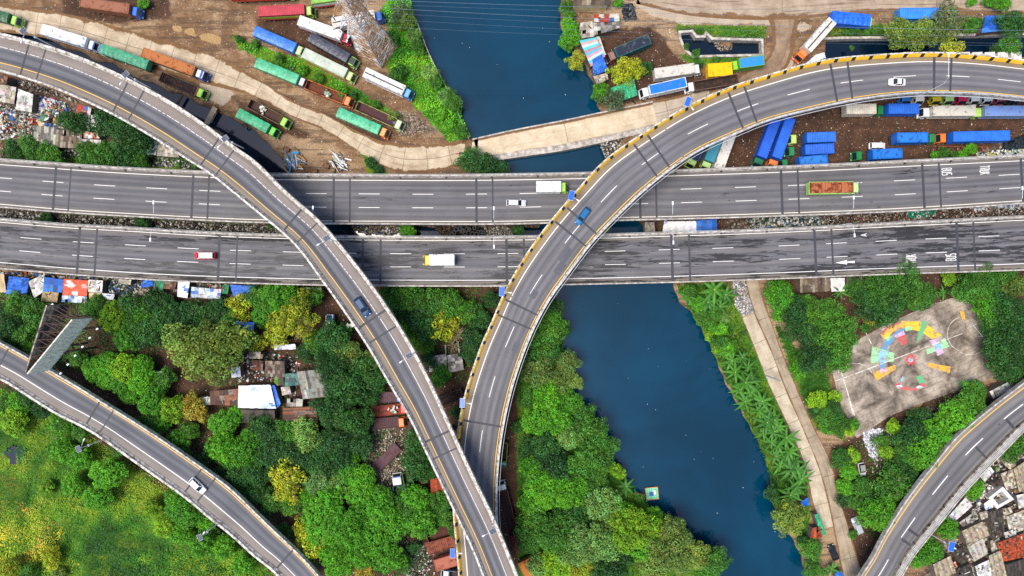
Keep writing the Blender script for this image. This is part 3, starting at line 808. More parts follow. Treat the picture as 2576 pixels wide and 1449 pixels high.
# ------------------------------------------------------------------ concrete roads on the ground
def slab_road(name, c1, c2, mudc, mudw, slab=5.0, mudn=.5, center=True, streak=.4):
    t = NT(name)
    uv = t.coord('UV'); o = t.coord('Object')
    s_, tt_, _ = t.sep(uv)
    n = t.noise(.3, o, 6, .68); f = t.noise(3.5, o, 4, .75)
    c = t.mix(t.step(n, .3, .7), lin(c1), lin(c2))
    c = t.mix(t.step(f, .3, .7), t.mix(1.0, c, (.8, .79, .77), 'MULTIPLY'), c)
    st = t.noise(1.0, t.coord('UV', (.06, 9, 1)), 5, .65)
    c = t.mix(t.math('MULTIPLY', t.step(st, .5, .7), streak), c, lin(mudc))
    fr = t.math('FRACT', t.math('DIVIDE', t.math('ADD', s_, t.math('MULTIPLY', n, .25)), slab))
    j = t.math('LESS_THAN', fr, .16 / slab)
    if center: j = t.math('MAXIMUM', j, t.math('LESS_THAN', t.math('ABSOLUTE', t.math('SUBTRACT', tt_, t.math('ADD', .47, t.math('MULTIPLY', n, .05)))), .012))
    c = t.mix(t.math('MULTIPLY', j, .6), c, (.05, .042, .034))
    e = t.math('MINIMUM', tt_, t.math('SUBTRACT', 1.0, tt_))
    big = t.noise(.16, o, 6, .68, .4)
    e = t.math('ADD', e, t.math('MULTIPLY', t.math('SUBTRACT', .5, big), mudn))
    md = t.mix(n, lin('#5a4029'), lin('#94714e'))
    md = t.mix(t.step(f, .35, .65), t.mix(1.0, md, (.65, .63, .6), 'MULTIPLY'), md)
    c = t.mix(t.step(e, mudw, mudw + .05, 1, 0), c, md)
    t.bump(f, .3, .03)
    return t.done(c, .85, 0, .25)

def ground_road(name, L, R, mat, label, z=.05, kerb=None, cat='road', h=None):
    rd = Road(L, R, z, 90)
    V, F, UV = [], [], []
    ts = [0, .2, .4, .6, .8, 1]
    for i in range(rd.n):
        for t in ts:
            p = rd.L[i].lerp(rd.R[i], t); V.append((p.x, p.y, z)); UV.append((rd.s[i], t))
    m = len(ts)
    for i in range(rd.n - 1):
        for k in range(m - 1): F.append((i * m + k, i * m + k + 1, (i + 1) * m + k + 1, (i + 1) * m + k))
    me = np_mesh(name, np.array(V), np.array(F), mat, uv=np.array(UV))
    bm = bmesh.new(); bm.from_mesh(me); bmesh.ops.recalc_face_normals(bm, faces=bm.faces)
    if bm.faces and list(bm.faces)[0].normal.z < 0: bmesh.ops.reverse_faces(bm, faces=bm.faces)
    bm.to_mesh(me); bm.free()
    return rd, tag(inst(name, me), label, cat, kind='structure')

RDM = slab_road('concrete_yard_road', '#a8957c', '#cdbda4', '#7c6046', .08, 6.0, .55)
yard, yard_o = ground_road('road', [(-80, -5), (0, 8), (90, 22), (200, 42), (300, 70), (400, 98), (500, 128), (580, 160), (650, 200), (745, 258), (810, 283), (878, 320), (960, 355), (1044, 366), (1110, 362), (1190, 350)],
                           [(-80, 68), (0, 80), (90, 92), (180, 108), (280, 140), (380, 172), (470, 200), (560, 222), (644, 245), (745, 300), (810, 325), (878, 368), (945, 410), (1010, 436), (1110, 430), (1165, 412)], RDM, 'pale concrete slab road curving through the muddy truck yard')
BRM = slab_road('concrete_bridge_road', '#bba88c', '#d8c6ac', '#7d6650', .10, 26.0, .12, False, .3)
bridge, bridge_o = ground_road('bridge', [(1188, 350), (1287, 328), (1421, 302), (1534, 278), (1640, 256)], [(1164, 414), (1232, 399), (1300, 388), (1421, 370), (1534, 346), (1660, 318)], BRM, 'concrete bridge carrying the yard road over the river', .12)
m = MB()
for sd, h in ((0, .55), (1, .5)): bridge.sweep(m, sd, [(0, -1.6), (0, h), (.35, h), (.35, -.02), (.02, -1.6)] if sd == 0 else [(-.9, -1.6), (-.9, h), (-.6, h), (-.6, .12), (.55, .12), (.55, .32), (.75, .32), (.75, -.1), (0, -1.6)], 0 if sd == 0 else 3)
m.obj('bridge_parapet', PARA, bridge_o)
EASTM = slab_road('concrete_lot_road', '#a39483', '#beb09e', '#6f5a46', .06, 7.0, .25, True, .45)
ground_road('road', [(1534, 278), (1600, 262), (1700, 243), (1790, 215)], [(1560, 345), (1610, 330), (1700, 305), (1790, 270)], EASTM, 'cracked concrete road leading from the bridge under the curved ramp', .046)
DIRTM = slab_road('dirt_road', '#7b6350', '#a28a72', '#5d4836', .12, 60, .5, False, .75)
ground_road('road', [(1925, 30), (1940, 75), (1942, 120), (1922, 152), (1850, 190), (1760, 240)], [(2012, 30), (2004, 75), (1996, 125), (1978, 170), (1890, 232), (1780, 275)], DIRTM, 'brown dirt track bending past the walled pond', .03)
ground_road('road', [(1560, -30), (1740, -22), (1960, -18), (2200, -16), (2640, -30)], [(1600, 10), (1740, 40), (1960, 50), (2200, 30), (2640, 38)], slab_road('worn_concrete_road', '#97836d', '#b3a28d', '#5a4434', .14, 40, .7, False, .9), 'worn concrete road along the top of the scene, half buried in mud', .034)
SLAB = slab_road('riverside_slab', '#a89880', '#cabda6', '#8a7a62', .03, 7.5, .16, False, .45)
ground_road('pavement', [(1866, 800), (1900, 885), (1932, 966), (1984, 1078), (2022, 1166), (2040, 1250), (2062, 1330)], [(1897, 787), (1939, 880), (1975, 975), (2023, 1085), (2061, 1180), (2084, 1262), (2098, 1326)], SLAB, 'pale concrete slab walk beside the banana plants', .06, cat='pavement')
RIVR = slab_road('riverside_road', '#8f7f6b', '#b0a08a', '#66543f', .05, 11, .25, False, .7)
ground_road('road', [(1872, 700), (1897, 787), (1938, 880), (1974, 975), (2022, 1085), (2060, 1180), (2083, 1262), (2098, 1340), (2118, 1449), (2128, 1500)], [(1905, 700), (1931, 783), (1965, 880), (2000, 966), (2043, 1066), (2088, 1160), (2112, 1256), (2146, 1366), (2170, 1449), (2182, 1500)], RIVR, 'long narrow concrete road running down beside the riverside walk', .05)

# court with its painted figures
CT = [(2090, 925), (2165, 850), (2240, 810), (2330, 770), (2430, 738), (2475, 800), (2504, 880), (2524, 940), (2430, 975), (2330, 1010), (2240, 1045), (2155, 1102), (2130, 1075), (2112, 1010)]
t = NT('court_concrete'); v = t.coord('Object'); n = t.noise(.18, v, 6, .68, .5); f = t.noise(3, v, 5, .75)
c = t.ramp(n, [(.36, lin('#50483f')), (.48, lin('#85796c')), (.62, lin('#b7aa9b'))]); c = t.mix(t.step(f, .3, .7), t.mix(1.0, c, (.75, .73, .7), 'MULTIPLY'), c)
br = t.n('ShaderNodeTexBrick'); t.t.links.new(t.coord('Object', (.16, .16, 1), (0, 0, math.radians(-24))), br.inputs['Vector']); br.inputs['Mortar Size'].default_value = .006; br.inputs['Scale'].default_value = 1.0
c = t.mix(t.math('MULTIPLY', br.outputs['Fac'], .7), c, (.05, .045, .04))
COURTM = t.done(c, .85)
court = sheet('court', [W(x, y, .045) for x, y in CT], .045, COURTM, 'old concrete sports court with faded painted shapes', 'court')
def worn(hexc):
    t = NT('court_paint_' + hexc.strip('#')); v = t.coord('Object'); n = t.noise(.9, v, 6, .75)
    return t.done(t.mix(t.step(n, .36, .56), lin('#8a7b69'), lin(hexc)), .7)
def court_shape(polys, hexc, z):
    m = MB()
    for p in polys:
        q = [W(x, y, z) for x, y in p]
        m.face(q if area(q) > 0 else q[::-1])
    m.obj('painted_shape', worn(hexc), court)
def arc(cx, cy, r0, r1, a0, a1, n=10, sq=.86):
    A = [math.radians(a0 + (a1 - a0) * i / n) for i in range(n + 1)]
    o = [(cx + r1 * math.cos(a), cy - r1 * sq * math.sin(a)) for a in A]; i_ = [(cx + r0 * math.cos(a), cy - r0 * sq * math.sin(a)) for a in A]
    return o + i_[::-1]
def T(x, y): return (1931 + x / 3, 483.2 + y / 3)
court_shape([[T(1005, 975), T(1130, 975), T(1200, 1000), T(1310, 1080), T(1240, 1110), T(1160, 1055), T(1100, 1040), T(1015, 1025)], [T(850, 1075), T(880, 1110), T(940, 1060), T(900, 1040)]], '#f2bd1d', .062)
court_shape([[T(870, 1060), T(900, 1030), T(1010, 980), T(1015, 1020), T(920, 1065)]], '#f0a54b', .066)
court_shape([[T(850, 1070), T(870, 1080), T(900, 1030), T(1010, 985), T(1005, 975), T(900, 1015)], [T(970, 1095), T(1040, 1075), T(1050, 1140), T(1005, 1160)]], '#c0404a', .07)
court_shape([[T(925, 1080), T(1020, 1025), T(1030, 1045), T(960, 1100), T(905, 1170), T(885, 1280), T(880, 1340), T(845, 1340), T(845, 1230), T(865, 1150)]], '#4a8fc4', .058)
court_shape([[T(785, 1162), T(955, 1215), T(948, 1278), T(775, 1292)], [T(885, 1105), T(920, 1080), T(945, 1090), T(905, 1125)], [T(1195, 1190), T(1335, 1100), T(1370, 1165), T(1200, 1225)], [T(1030, 1025), T(1080, 1010), T(1085, 1040), T(1040, 1050)]], '#93d398', .066)
court_shape([[T(1165, 970), T(1210, 985), T(1135, 1140), T(1115, 1140)], [T(1120, 1390), T(1160, 1380), T(1190, 1430), T(1140, 1449)]], '#4fae74', .07)
court_shape([[T(1215, 1120), T(1280, 1105), T(1330, 1215), T(1280, 1235)], [T(950, 1085), T(1025, 1045), T(1035, 1075), T(970, 1100)], [T(845, 1335), T(895, 1325), T(900, 1350), T(850, 1365)]], '#cfa6cf', .074)
court_shape([[T(1250, 1150), T(1300, 1130), T(1315, 1180), T(1265, 1195)], [T(835, 1190), T(900, 1200), T(890, 1285), T(830, 1280)], [T(1015, 1390), T(1030, 1400), T(1010, 1440), T(1000, 1420)]], '#86bcdc', .078)
court_shape([[T(1205, 1288), T(1380, 1318), T(1370, 1365), T(1200, 1312)], [T(790, 1360), T(960, 1305), T(968, 1335), T(820, 1425)], [T(1445, 895), T(1480, 905), T(1490, 960), T(1465, 960)]], '#eba52c', .062)
cx, cy = 2290, 905
star = []
for i in range(20):
    a = math.tau * i / 20; r = 19 if i % 2 == 0 else 10
    star.append((cx + r * math.cos(a), cy - r * .9 * math.sin(a)))
court_shape([star], '#cf3a44', .06)
court_shape([[(cx + 7 * math.cos(a * .5236), cy - 6 * math.sin(a * .5236)) for a in range(12)]], '#8fb6cf', .064)
court_shape([arc(2290, 962, 26, 41, 190, 345, 12, .5)], '#c94a52', .06)
court_shape([arc(2290, 962, 26, 41, 205, 225, 4, .5), arc(2290, 962, 26, 41, 300, 325, 4, .5)], '#b9d4df', .066)
court_shape([arc(2150, 950, 44, 46, 20, 160, 20, .8), arc(2427, 840, 44, 45.5, 110, 250, 20, 1.0), arc(2440, 860, 40, 41.5, 230, 330, 20, .8)], '#c9c1b4', .055)
court_shape([[(2110, 920), (2111.5, 919), (2150, 1045), (2148, 1046)], [(2100, 958), (2420, 838), (2421, 839.5), (2100, 960)], [(2176, 836), (2178, 836), (2192, 864), (2190, 865)], [(2135, 1000), (2146, 1044), (2144.5, 1045), (2133, 1001)]], '#d8d2c8', .082)

# retaining walls of the pond and the ditch
def wall_line(pts, w, z0, z1, mat, name, label, cat='wall'):
    m = MB(); q = [W(x, y, z1) for x, y in pts]
    for i in range(len(q) - 1):
        a, b = q[i], q[i + 1]; c = (a + b) / 2; e = b - a
        m.box((c.x, c.y, (z0 + z1) / 2), (e.length + w * .98, w + i % 2 * .006, z1 - z0 + i % 3 * .004), math.atan2(e.y, e.x))
    return tag(m.obj(name, mat), label, cat)
wall_line(POND + [POND[0]], .6, -3, .35, PARA, 'retaining_wall', 'pale concrete wall ringing the small black pond')
wall_line([(2074, 97), (2120, 95), (2231, 94), (2398, 88), (2640, 84)], .6, -3, .25, PARA, 'retaining_wall', 'long concrete wall edging the ditch below the roadside trees')
wall_line([(1178, 347), (1165, 318), (1148, 275), (1110, 195), (1090, 160), (1076, 130), (1050, 60)], .25, -3, .1, PARA, 'retaining_wall', 'thin concrete edge along the grassy left bank of the river')
def plank(pts, w, z, mat, label, name='footbridge'):
    a, b = W(*pts[0], z), W(*pts[1], z); e = b - a; c = (a + b) / 2; m = MB()
    k = max(2, int(e.length / .5)); ang = math.atan2(e.y, e.x); u = e.normalized()
    for i in range(k):
        q = a + u * (e.length * (i + .5) / k); m.box((q.x, q.y, z - .1), (e.length / k * .94, w * rng.uniform(.93, 1.05), .15), ang)
    for sg in (-1, 1):
        n = Vector((-u.y, u.x, 0)) * (w * .35 * sg); m.box((c.x + n.x, c.y + n.y, z - .3), (e.length, .2, .24), ang)
    return tag(m.obj(name, mat), label, 'footbridge')
plank([(519, 311), (541, 270)], 1.4, .35, paint('#b09a7c', .8), 'pale concrete footbridge over the black canal beside the green trucks')
plank([(444, 262), (458, 238)], .5, .3, paint('#4d4238', .8), 'thin dark plank across the canal under the green cab of an open truck', 'footbridge')

# ------------------------------------------------------------------ vehicles
wheel_cache = {}
def wheel_mesh(r, w):
    k = (r, w)
    if k not in wheel_cache:
        m = MB(); m.cur = 0
        m.tube([(0, -w / 2, 0), (0, -w * .4, 0), (0, w * .4, 0), (0, w / 2, 0)], [r * .9, r, r, r * .9], 14)
        m.tube([(0, -w / 2 - .02, 0), (0, w / 2 + .02, 0)], r * .5, 10, 1)
        wheel_cache[k] = m.mesh('wheel', [TYRE, STEEL])
    return wheel_cache[k]

def corr_box(m, x0, x1, w, z0, z1, pitch=.42, dep=.05, roof=True, mi=0):
    """corrugated container shell"""
    n = max(4, int((x1 - x0) / pitch)) * 2
    xs = [x0 + (x1 - x0) * i / n for i in range(n + 1)]
    o = [dep if i % 2 else 0 for i in range(n + 1)]
    for i in range(n):
        a, b, oa, ob = xs[i], xs[i + 1], o[i], o[i + 1]
        for sgn in (-1, 1):
            ya, yb = sgn * (w / 2 - oa), sgn * (w / 2 - ob)
            q = [(a, ya, z0), (b, yb, z0), (b, yb, z1), (a, ya, z1)]
            m.face(q if sgn < 0 else q[::-1], mi)
        if roof:
            m.face([(a, -w / 2 + .12, z1 - oa * .8), (b, -w / 2 + .12, z1 - ob * .8), (b, w / 2 - .12, z1 - ob * .8), (a, w / 2 - .12, z1 - oa * .8)], mi)
    m.face([(x0, w / 2, z0), (x0, -w / 2, z0), (x0, -w / 2, z1), (x0, w / 2, z1)], mi); m.face([(x1, -w / 2, z0), (x1, w / 2, z0), (x1, w / 2, z1), (x1, -w / 2, z1)], mi)
    m.face([(x0, -w / 2, z0), (x0, w / 2, z0), (x1, w / 2, z0), (x1, -w / 2, z0)], mi)
    for sgn in (-1, 1):                              # top rails and corner posts
        m.box(((x0 + x1) / 2, sgn * (w / 2 - .05), z1 + .01), (x1 - x0 + .04, .15, .1), 0, mi)
    for x in (x0, x1): m.box((x, 0, z1 + .012), (.16, w + .03, .1), 0, mi)
    for x in (x0, x1):
        for sgn in (-1, 1): m.box((x, sgn * (w / 2 - .06), (z0 + z1) / 2), (.17, .16, z1 - z0 + .06), 0, mi)

def tarp_box(m, x0, x1, w, z0, z1, seed, hoop=1.25, sag=.10, mi=0):
    r = random.Random(seed); nx = max(8, int((x1 - x0) / .3)); ny = 8
    def zz(i, j):
        x = (x1 - x0) * i / nx; y = j / ny
        edge = min(y, 1 - y)
        crown = .22 * (1 - (abs(y - .5) * 2) ** 2.6)
        ho = abs(((x / hoop) % 1) - .5) * 2
        return z1 - .18 + crown - sag * (1 - ho) * (1 if .1 < y < .9 else .4) + r.uniform(-.025, .025)
    G = [[(x0 + (x1 - x0) * i / nx, -w / 2 + w * j / ny + (r.uniform(-.03, .03) if j in (0, ny) else 0), zz(i, j)) for j in range(ny + 1)] for i in range(nx + 1)]
    for i in range(nx):
        for j in range(ny): m.face([G[i][j], G[i + 1][j], G[i + 1][j + 1], G[i][j + 1]], mi)
    dr = [[r.uniform(-.05, .08) for _ in range(nx + 1)] for _ in range(2)]
    for i in range(nx):
        for j, sg in ((0, -1), (ny, 1)):
            a, b = G[i][j], G[i + 1][j]; k = 0 if sg < 0 else 1
            c = (b[0], b[1] + sg * dr[k][i + 1], z0 + dr[k][i + 1]); d_ = (a[0], a[1] + sg * dr[k][i], z0 + dr[k][i])
            q = [d_, c, b, a]; m.face(q if sg < 0 else q[::-1], mi)
    for i in (0, nx):
        for j in range(ny):
            a, b = G[i][j], G[i][j + 1]; q = [(b[0], b[1], z0), (a[0], a[1], z0), a, b]; m.face(q if i == 0 else q[::-1], mi)

def open_bed(m, x0, x1, w, z0, h, mi=0, fl=1):
    t = .09
    m.box(((x0 + x1) / 2, 0, z0), (x1 - x0 - .01, w - .02, .12), 0, fl)
    for sg in (-1, 1):
        m.box(((x0 + x1) / 2, sg * (w / 2 - t / 2), z0 + h / 2), (x1 - x0, t, h), 0, mi)
        m.box(((x0 + x1) / 2, sg * (w / 2 - t / 2), z0 + h + .03), (x1 - x0 + .02, t * 1.9, .09), 0, mi)
        k = int((x1 - x0) / 1.0)
        for i in range(k + 1):
            x = x0 + .12 + (x1 - x0 - .24) * i / k; m.box((x, sg * (w / 2 + .03), z0 + h / 2), (.12, .1, h), 0, mi)
            m.box((x, sg * (w / 2 - t - .03), z0 + h / 2 + .02), (.1, .06, h - .1), 0, mi)
    for x, hh in ((x0, h), (x1, h + .25)): m.box((x, 0, z0 + hh / 2), (t, w - .004, hh), 0, mi)
    k = int((x1 - x0) / .62)
    for i in range(k): m.box((x0 + (x1 - x0) * (i + .5) / k, 0, z0 + .085), (.16, w - .22, .05), 0, fl)

def lathe_cab(m, x0, x1, w, z0, z1, mi=0):
    """side profile extruded, with inset roof and rounded corners"""
    L = x1 - x0
    prof = [(x0, z0), (x1 - .05, z0), (x1, z0 + .15), (x1 - .02, z0 + (z1 - z0) * .4), (x1 - .56, z1 - .14), (x1 - .66, z1 - .03), (x1 - .8, z1), (x0 + .14, z1), (x0, z1 - .1)]
    def ring(y, s): return [(x, y, z - (z - z0) * (1 - s)) for x, z in prof]
    ys = [(-w / 2 + .05, .93), (-w / 2 + .16, .985), (-w / 2 + .34, 1), (w / 2 - .34, 1), (w / 2 - .16, .985), (w / 2 - .05, .93)]
    R = [ring(y, s) for y, s in ys]
    n = len(prof)
    for i in range(len(R) - 1):
        for j in range(n):
            m.face([R[i][j], R[i + 1][j], R[i + 1][(j + 1) % n], R[i][(j + 1) % n]][::-1], mi)
    m.face(R[0], mi); m.face(R[-1][::-1], mi)

def truck(name, label, rear, front, cab, cargo, col, zb=0.0, w=2.5, cabw=2.3, deckcol='#33312f', extra=None, cat='truck', group='lorries parked around the flyover', cabL=1.95, boxL=None, ztop=3.75, roofcol=None, cabroof=None, interior=None, gap=.18, visor=None):
    zt = zb + 3.2
    a, b = W(*rear, zt), W(*front, zt); a.z = b.z = zb
    e = b - a; L = e.length; c = (a + b) / 2
    root = empty(name, c, math.atan2(e.y, e.x)); tag(root, label, cat, group)
    xr, xf = -L / 2, L / 2
    m = MB()
    for sg in (-1, 1): m.box(((xr + xf) / 2 - .2, sg * .42, .78), (L - 1.0, .16, .28), 0)
    m.box((xr + .5, 0, .72), (.2, 2.2, .18)); m.box((0, .9, .62), (1.4, .5, .5)); m.box((-.6, -.9, .62), (1.0, .5, .5))
    m.box((xf - cabL / 2 + .1, 0, .7), (cabL * .9, 2.0, .5))
    m.obj('chassis', DARK, root)
    r = .5
    axles = [xf - 1.25] + ([xr + 1.5, xr + 2.75] if L > 8.6 else [xr + 1.6]) + ([xf - 3.6] if L > 13 else [])
    for i, x in enumerate(axles):
        for sg in (-1, 1): inst('wheel', wheel_mesh(r, .32 if i == 0 else .56), root, (x, sg * (1.02 if i == 0 else .93), r))
    if cab:
        cm = paint(cab, .35, .12, .22)
        m = MB(); lathe_cab(m, xf - cabL, xf - .06, cabw, .95, 2.75)
        m.box((xf - .02, 0, .82), (.22, cabw + .06, .36))
        for sg in (-1, 1): m.box((xf - cabL * .55, sg * (cabw / 2 - .02), .75), (1.0, .22, .3))
        co = m.obj('cab', cm, root)
        m = MB()
        z1 = 2.75; z0 = .95; zc = z0 + (z1 - z0) * .42
        m.face([(xf - .06 - .02 + .015, -cabw / 2 + .2, zc), (xf - .065, cabw / 2 - .2, zc), (xf - .06 - .555, cabw / 2 - .26, z1 - .15), (xf - .06 - .555, -cabw / 2 + .26, z1 - .15)])
        m.v = [(x + .03, y, z + .02) for x, y, z in m.v]
        m.obj('windscreen', GLASS, co)
        m = MB()
        for sg in (-1, 1):
            y = sg * (cabw / 2 - .035)
            m = MB(); q = [(xf - cabL + .55, y, 1.75), (xf - .5, y, 1.75), (xf - .72, y, 2.45), (xf - cabL + .55, y, 2.45)]; m.face(q if sg < 0 else q[::-1]); m.obj('side_window', GLASS, co)
        for sg in (-1, 1):
            m = MB()
            m.beam((xf - .25, sg * (cabw / 2 - .05), 2.3), (xf + .02, sg * (cabw / 2 + .22), 2.3), .05); m.box((xf + .02, sg * (cabw / 2 + .22), 2.1), (.07, .2, .42)); m.obj('mirror', DARK, co)
        for sg in (-1, 1):
            m = MB(); m.box((xf + .06, sg * (cabw / 2 - .32), 1.02), (.1, .34, .2)); m.obj('headlight', LAMPW, co)
        m = MB()                                      # roof ribs, vent hatch and front visor
        for k in range(5): m.box((xf - cabL + .75, -.7 + .35 * k, 2.765), (.95, .06, .05))
        m.box((xf - .78, 0, 2.76), (.16, cabw - .5, .06))
        m.obj('roof_ribs', paint(cabroof or cab, .4, .15, .3), co)
        if cabroof:
            m = MB(); m.box((xf - cabL + .62, 0, 2.775), (.95, cabw - .5, .05)); m.obj('roof_panel', paint(cabroof, .4, .15, .3), co)
        if visor:
            m = MB(); m.box((xf - .62, 0, 2.77), (.34, cabw - .3, .07)); m.obj('sun_visor', paint(visor, .4), co)
    x1 = (xf - cabL - gap) if cab else xf
    x0 = xr if boxL is None else x1 - boxL
    z0 = 1.08
    sd = hash(label) % 1000
    sd = sum(ord(ch) for ch in label)
    if cargo == 'container':
        m = MB(); corr_box(m, x0, x1, w, z0, ztop); m.obj('container', paint(col, .5, .22, .35) if not interior else rusty(col, interior, .35), root)
        if roofcol:
            m = MB(); m.face([(x0 + .3, -w / 2 + .18, ztop + .045), (x1 - .3, -w / 2 + .18, ztop + .045), (x1 - .3, w / 2 - .18, ztop + .045), (x0 + .3, w / 2 - .18, ztop + .045)])
            m.obj('roof_sheet', rusty(roofcol, interior or '#3a3430', .35), root)
        m = MB()
        for y in (-.6, -.2, .2, .6): m.tube([(x0 - .05, y, z0 + .1), (x0 - .05, y, ztop - .1)], .025, 4)
        m.obj('door_bars', STEEL, root)
    elif cargo == 'tarp':
        m = MB(); m.box(((x0 + x1) / 2, 0, z0 + .3), (x1 - x0, w - .12, .6)); m.obj('bed', paint(deckcol, .6), root)
        m = MB(); tarp_box(m, x0, x1, w, z0 + .35, ztop, sd); m.obj('tarpaulin', tarp_mat(col), root, smooth=False)
    elif cargo == 'box':
        m = MB(); m.prism([(x0, -w / 2), (x1, -w / 2), (x1, w / 2), (x0, w / 2)], z0, ztop, bottom=True)
        for sg in (-1, 1): m.box(((x0 + x1) / 2, sg * (w / 2 - .03), ztop + .01), (x1 - x0 + .02, .14, .1)); m.box(((x0 + x1) / 2, sg * (w / 2 + .01), z0 + .08), (x1 - x0 + .01, .08, .16))
        for x in (x0, x1): m.box((x, 0, ztop + .012), (.12, w + .02, .11))
        k = int((x1 - x0) / 1.2)
        for i in range(1, k):
            for sg in (-1, 1): m.box((x0 + (x1 - x0) * i / k, sg * (w / 2 + .01), (z0 + ztop) / 2), (.06, .05, ztop - z0 - .1))
        m.obj('box_body', rusty(col, '#8a8177', .28), root)
        m = MB(); rc = roofcol or '#4a4744'
        if roofcol: m.face([(x0 + .12, -w / 2 + .12, ztop + .03), (x1 - .12, -w / 2 + .12, ztop + .03), (x1 - .12, w / 2 - .12, ztop + .03), (x0 + .12, w / 2 - .12, ztop + .03)])
        else: m.box(((x0 + x1) / 2, 0, ztop + .015), (x1 - x0 - .3, .34, .04))
        m.obj('roof_sheet' if roofcol else 'roof_seam', rusty(rc, '#6a6660', .25), root)
    elif cargo == 'bed':
        m = MB(); open_bed(m, x0, x1, w, z0 + .1, 1.5); m.obj('open_bed', [rusty(col, '#5a3524', .45), rusty(interior or '#3c2a2a', '#50382c', .5)], root)
    elif cargo == 'load':
        m = MB(); open_bed(m, x0, x1, w, z0 + .1, 1.9); m.obj('open_bed', [paint(col, .5), DARK], root)
        m = MB(); tarp_box(m, x0 + .15, x1 - .15, w - .3, z0 + 1.6, ztop, sd, .8, .25); m.obj('load', rusty('#a5623f', '#6a3018', .6), root)
    elif cargo == 'flat':
        m = MB(); m.box(((x0 + x1) / 2, 0, z0), (x1 - x0, w, .16)); m.obj('flat_bed', rusty(col, '#5a3524', .6), root)
        m = MB()
        k = int((x1 - x0) / .5)
        for i in range(k + 1): m.box((x0 + .1 + (x1 - x0 - .2) * i / k, 0, z0 + .11), (.14, w - .1, .06))
        for sg in (-1, 1): m.box(((x0 + x1) / 2, sg * w / 2, z0 + .15), (x1 - x0, .08, .3))
        m.obj('floor_boards', rusty(interior or col, '#42302a', .5), root)
    if extra:
        for kind, cc in extra:
            if kind == 'headboard':
                m = MB(); m.box((x1 + .05, 0, 2.0), (.12, w, 2.0)); m.obj('headboard', paint(cc, .5), root)
            elif kind == 'skirt':
                m = MB()
                for sg in (-1, 1): m.box(((x0 + x1) / 2, sg * (w / 2 + .03), z0 + .3), (x1 - x0 - .2, .06, .55))
                m.obj('side_panel', paint(cc, .5), root)
            elif kind == 'band':
                m = MB()
                for sg in (-1, 1): m.box(((x0 + x1) / 2, sg * (w / 2 + .025), z0 + 1.2), (x1 - x0 - .2, .05, 1.0))
                m.obj('side_band', paint(cc, .5), root)
            elif kind == 'scrap':
                m = MB(); r_ = random.Random(sd)
                for _ in range(14):
                    m.c = lin(r_.choice(['#e8e6e0', '#5d7f5a', '#d8d2c8', '#8da08a', '#c5bfae'])); m.box((r_.gauss((x0 + x1) / 2 + (x1 - x0) * cc, .5), r_.gauss(0, .4), z0 + .5 + r_.random() * .3), (r_.uniform(.3, .8), r_.uniform(.3, .7), r_.uniform(.2, .5)), r_.uniform(0, 3))
                tag(m.obj('cargo_scrap', LITTER, root), None)
            elif kind == 'tank':
                m = MB(); m.tube([(x1 - .5, 0, z0 + .3), (x1 - .5, 0, z0 + 1.1)], .3, 10); m.obj('barrel', paint('#2f5fa8', .5), root)
            elif kind == 'bars':
                m = MB()
                for i in range(4): m.box((x0 + .2 + i * .45, 0, z0 + 1.62), (.08, w, .08))
                m.obj('hoop_bars', rusty(col, '#5a3524', .4), root)
    return root
_tm = {}
def tarp_mat(hexc):
    if hexc not in _tm:
        t = NT('tarpaulin_' + hexc.strip('#')); v = t.coord('Object'); n = t.noise(.9, v, 5, .6); f = t.noise(3, t.coord('Object', (1, .5, 1)), 4, .6)
        c = lin(hexc)
        a = t.mix(t.step(n, .3, .7), tuple(x * .68 for x in c), tuple(min(.85, x * 1.2 + .01) for x in c))
        a = t.mix(t.math('MULTIPLY', t.step(f, .58, .7), .3), a, tuple(x * .4 for x in c))
        t.bump(f, .5, .12)
        _tm[hexc] = t.done(a, .42, 0, .45)
    return _tm[hexc]

def car_mesh(m, L, w, h, kind):
    """lofted body: returns nothing, fills m with body faces; cabin separately"""
    if kind == 'van': st = [(-.5, .84, .42, .95), (-.47, .95, .30, 1.0), (-.3, 1, .25, 1.0), (.2, 1, .25, 1.0), (.36, .98, .25, .98), (.46, .9, .28, .9), (.5, .75, .36, .7)]
    else: st = [(-.5, .78, .42, .82), (-.47, .92, .30, .93), (-.36, 1, .24, .98), (-.1, 1, .22, 1.0), (.2, 1, .22, 1.0), (.36, .97, .24, .94), (.46, .88, .30, .84), (.5, .7, .40, .68)]
    hb = h * .6
    R = []
    for x, ws, zl, zs in st:
        y = w / 2 * ws; zt = hb * zs; zb = zl * .9
        R.append([(x * L, -y * .92, zb), (x * L, -y, (zb + zt) * .5), (x * L, -y * .95, zt * .96), (x * L, -y * .75, zt), (x * L, y * .75, zt), (x * L, y * .95, zt * .96), (x * L, y, (zb + zt) * .5), (x * L, y * .92, zb)])
    for a, b in zip(R, R[1:]):
        for j in range(8): m.face([a[j], b[j], b[(j + 1) % 8], a[(j + 1) % 8]])
    m.face(R[0]); m.face(R[-1][::-1])
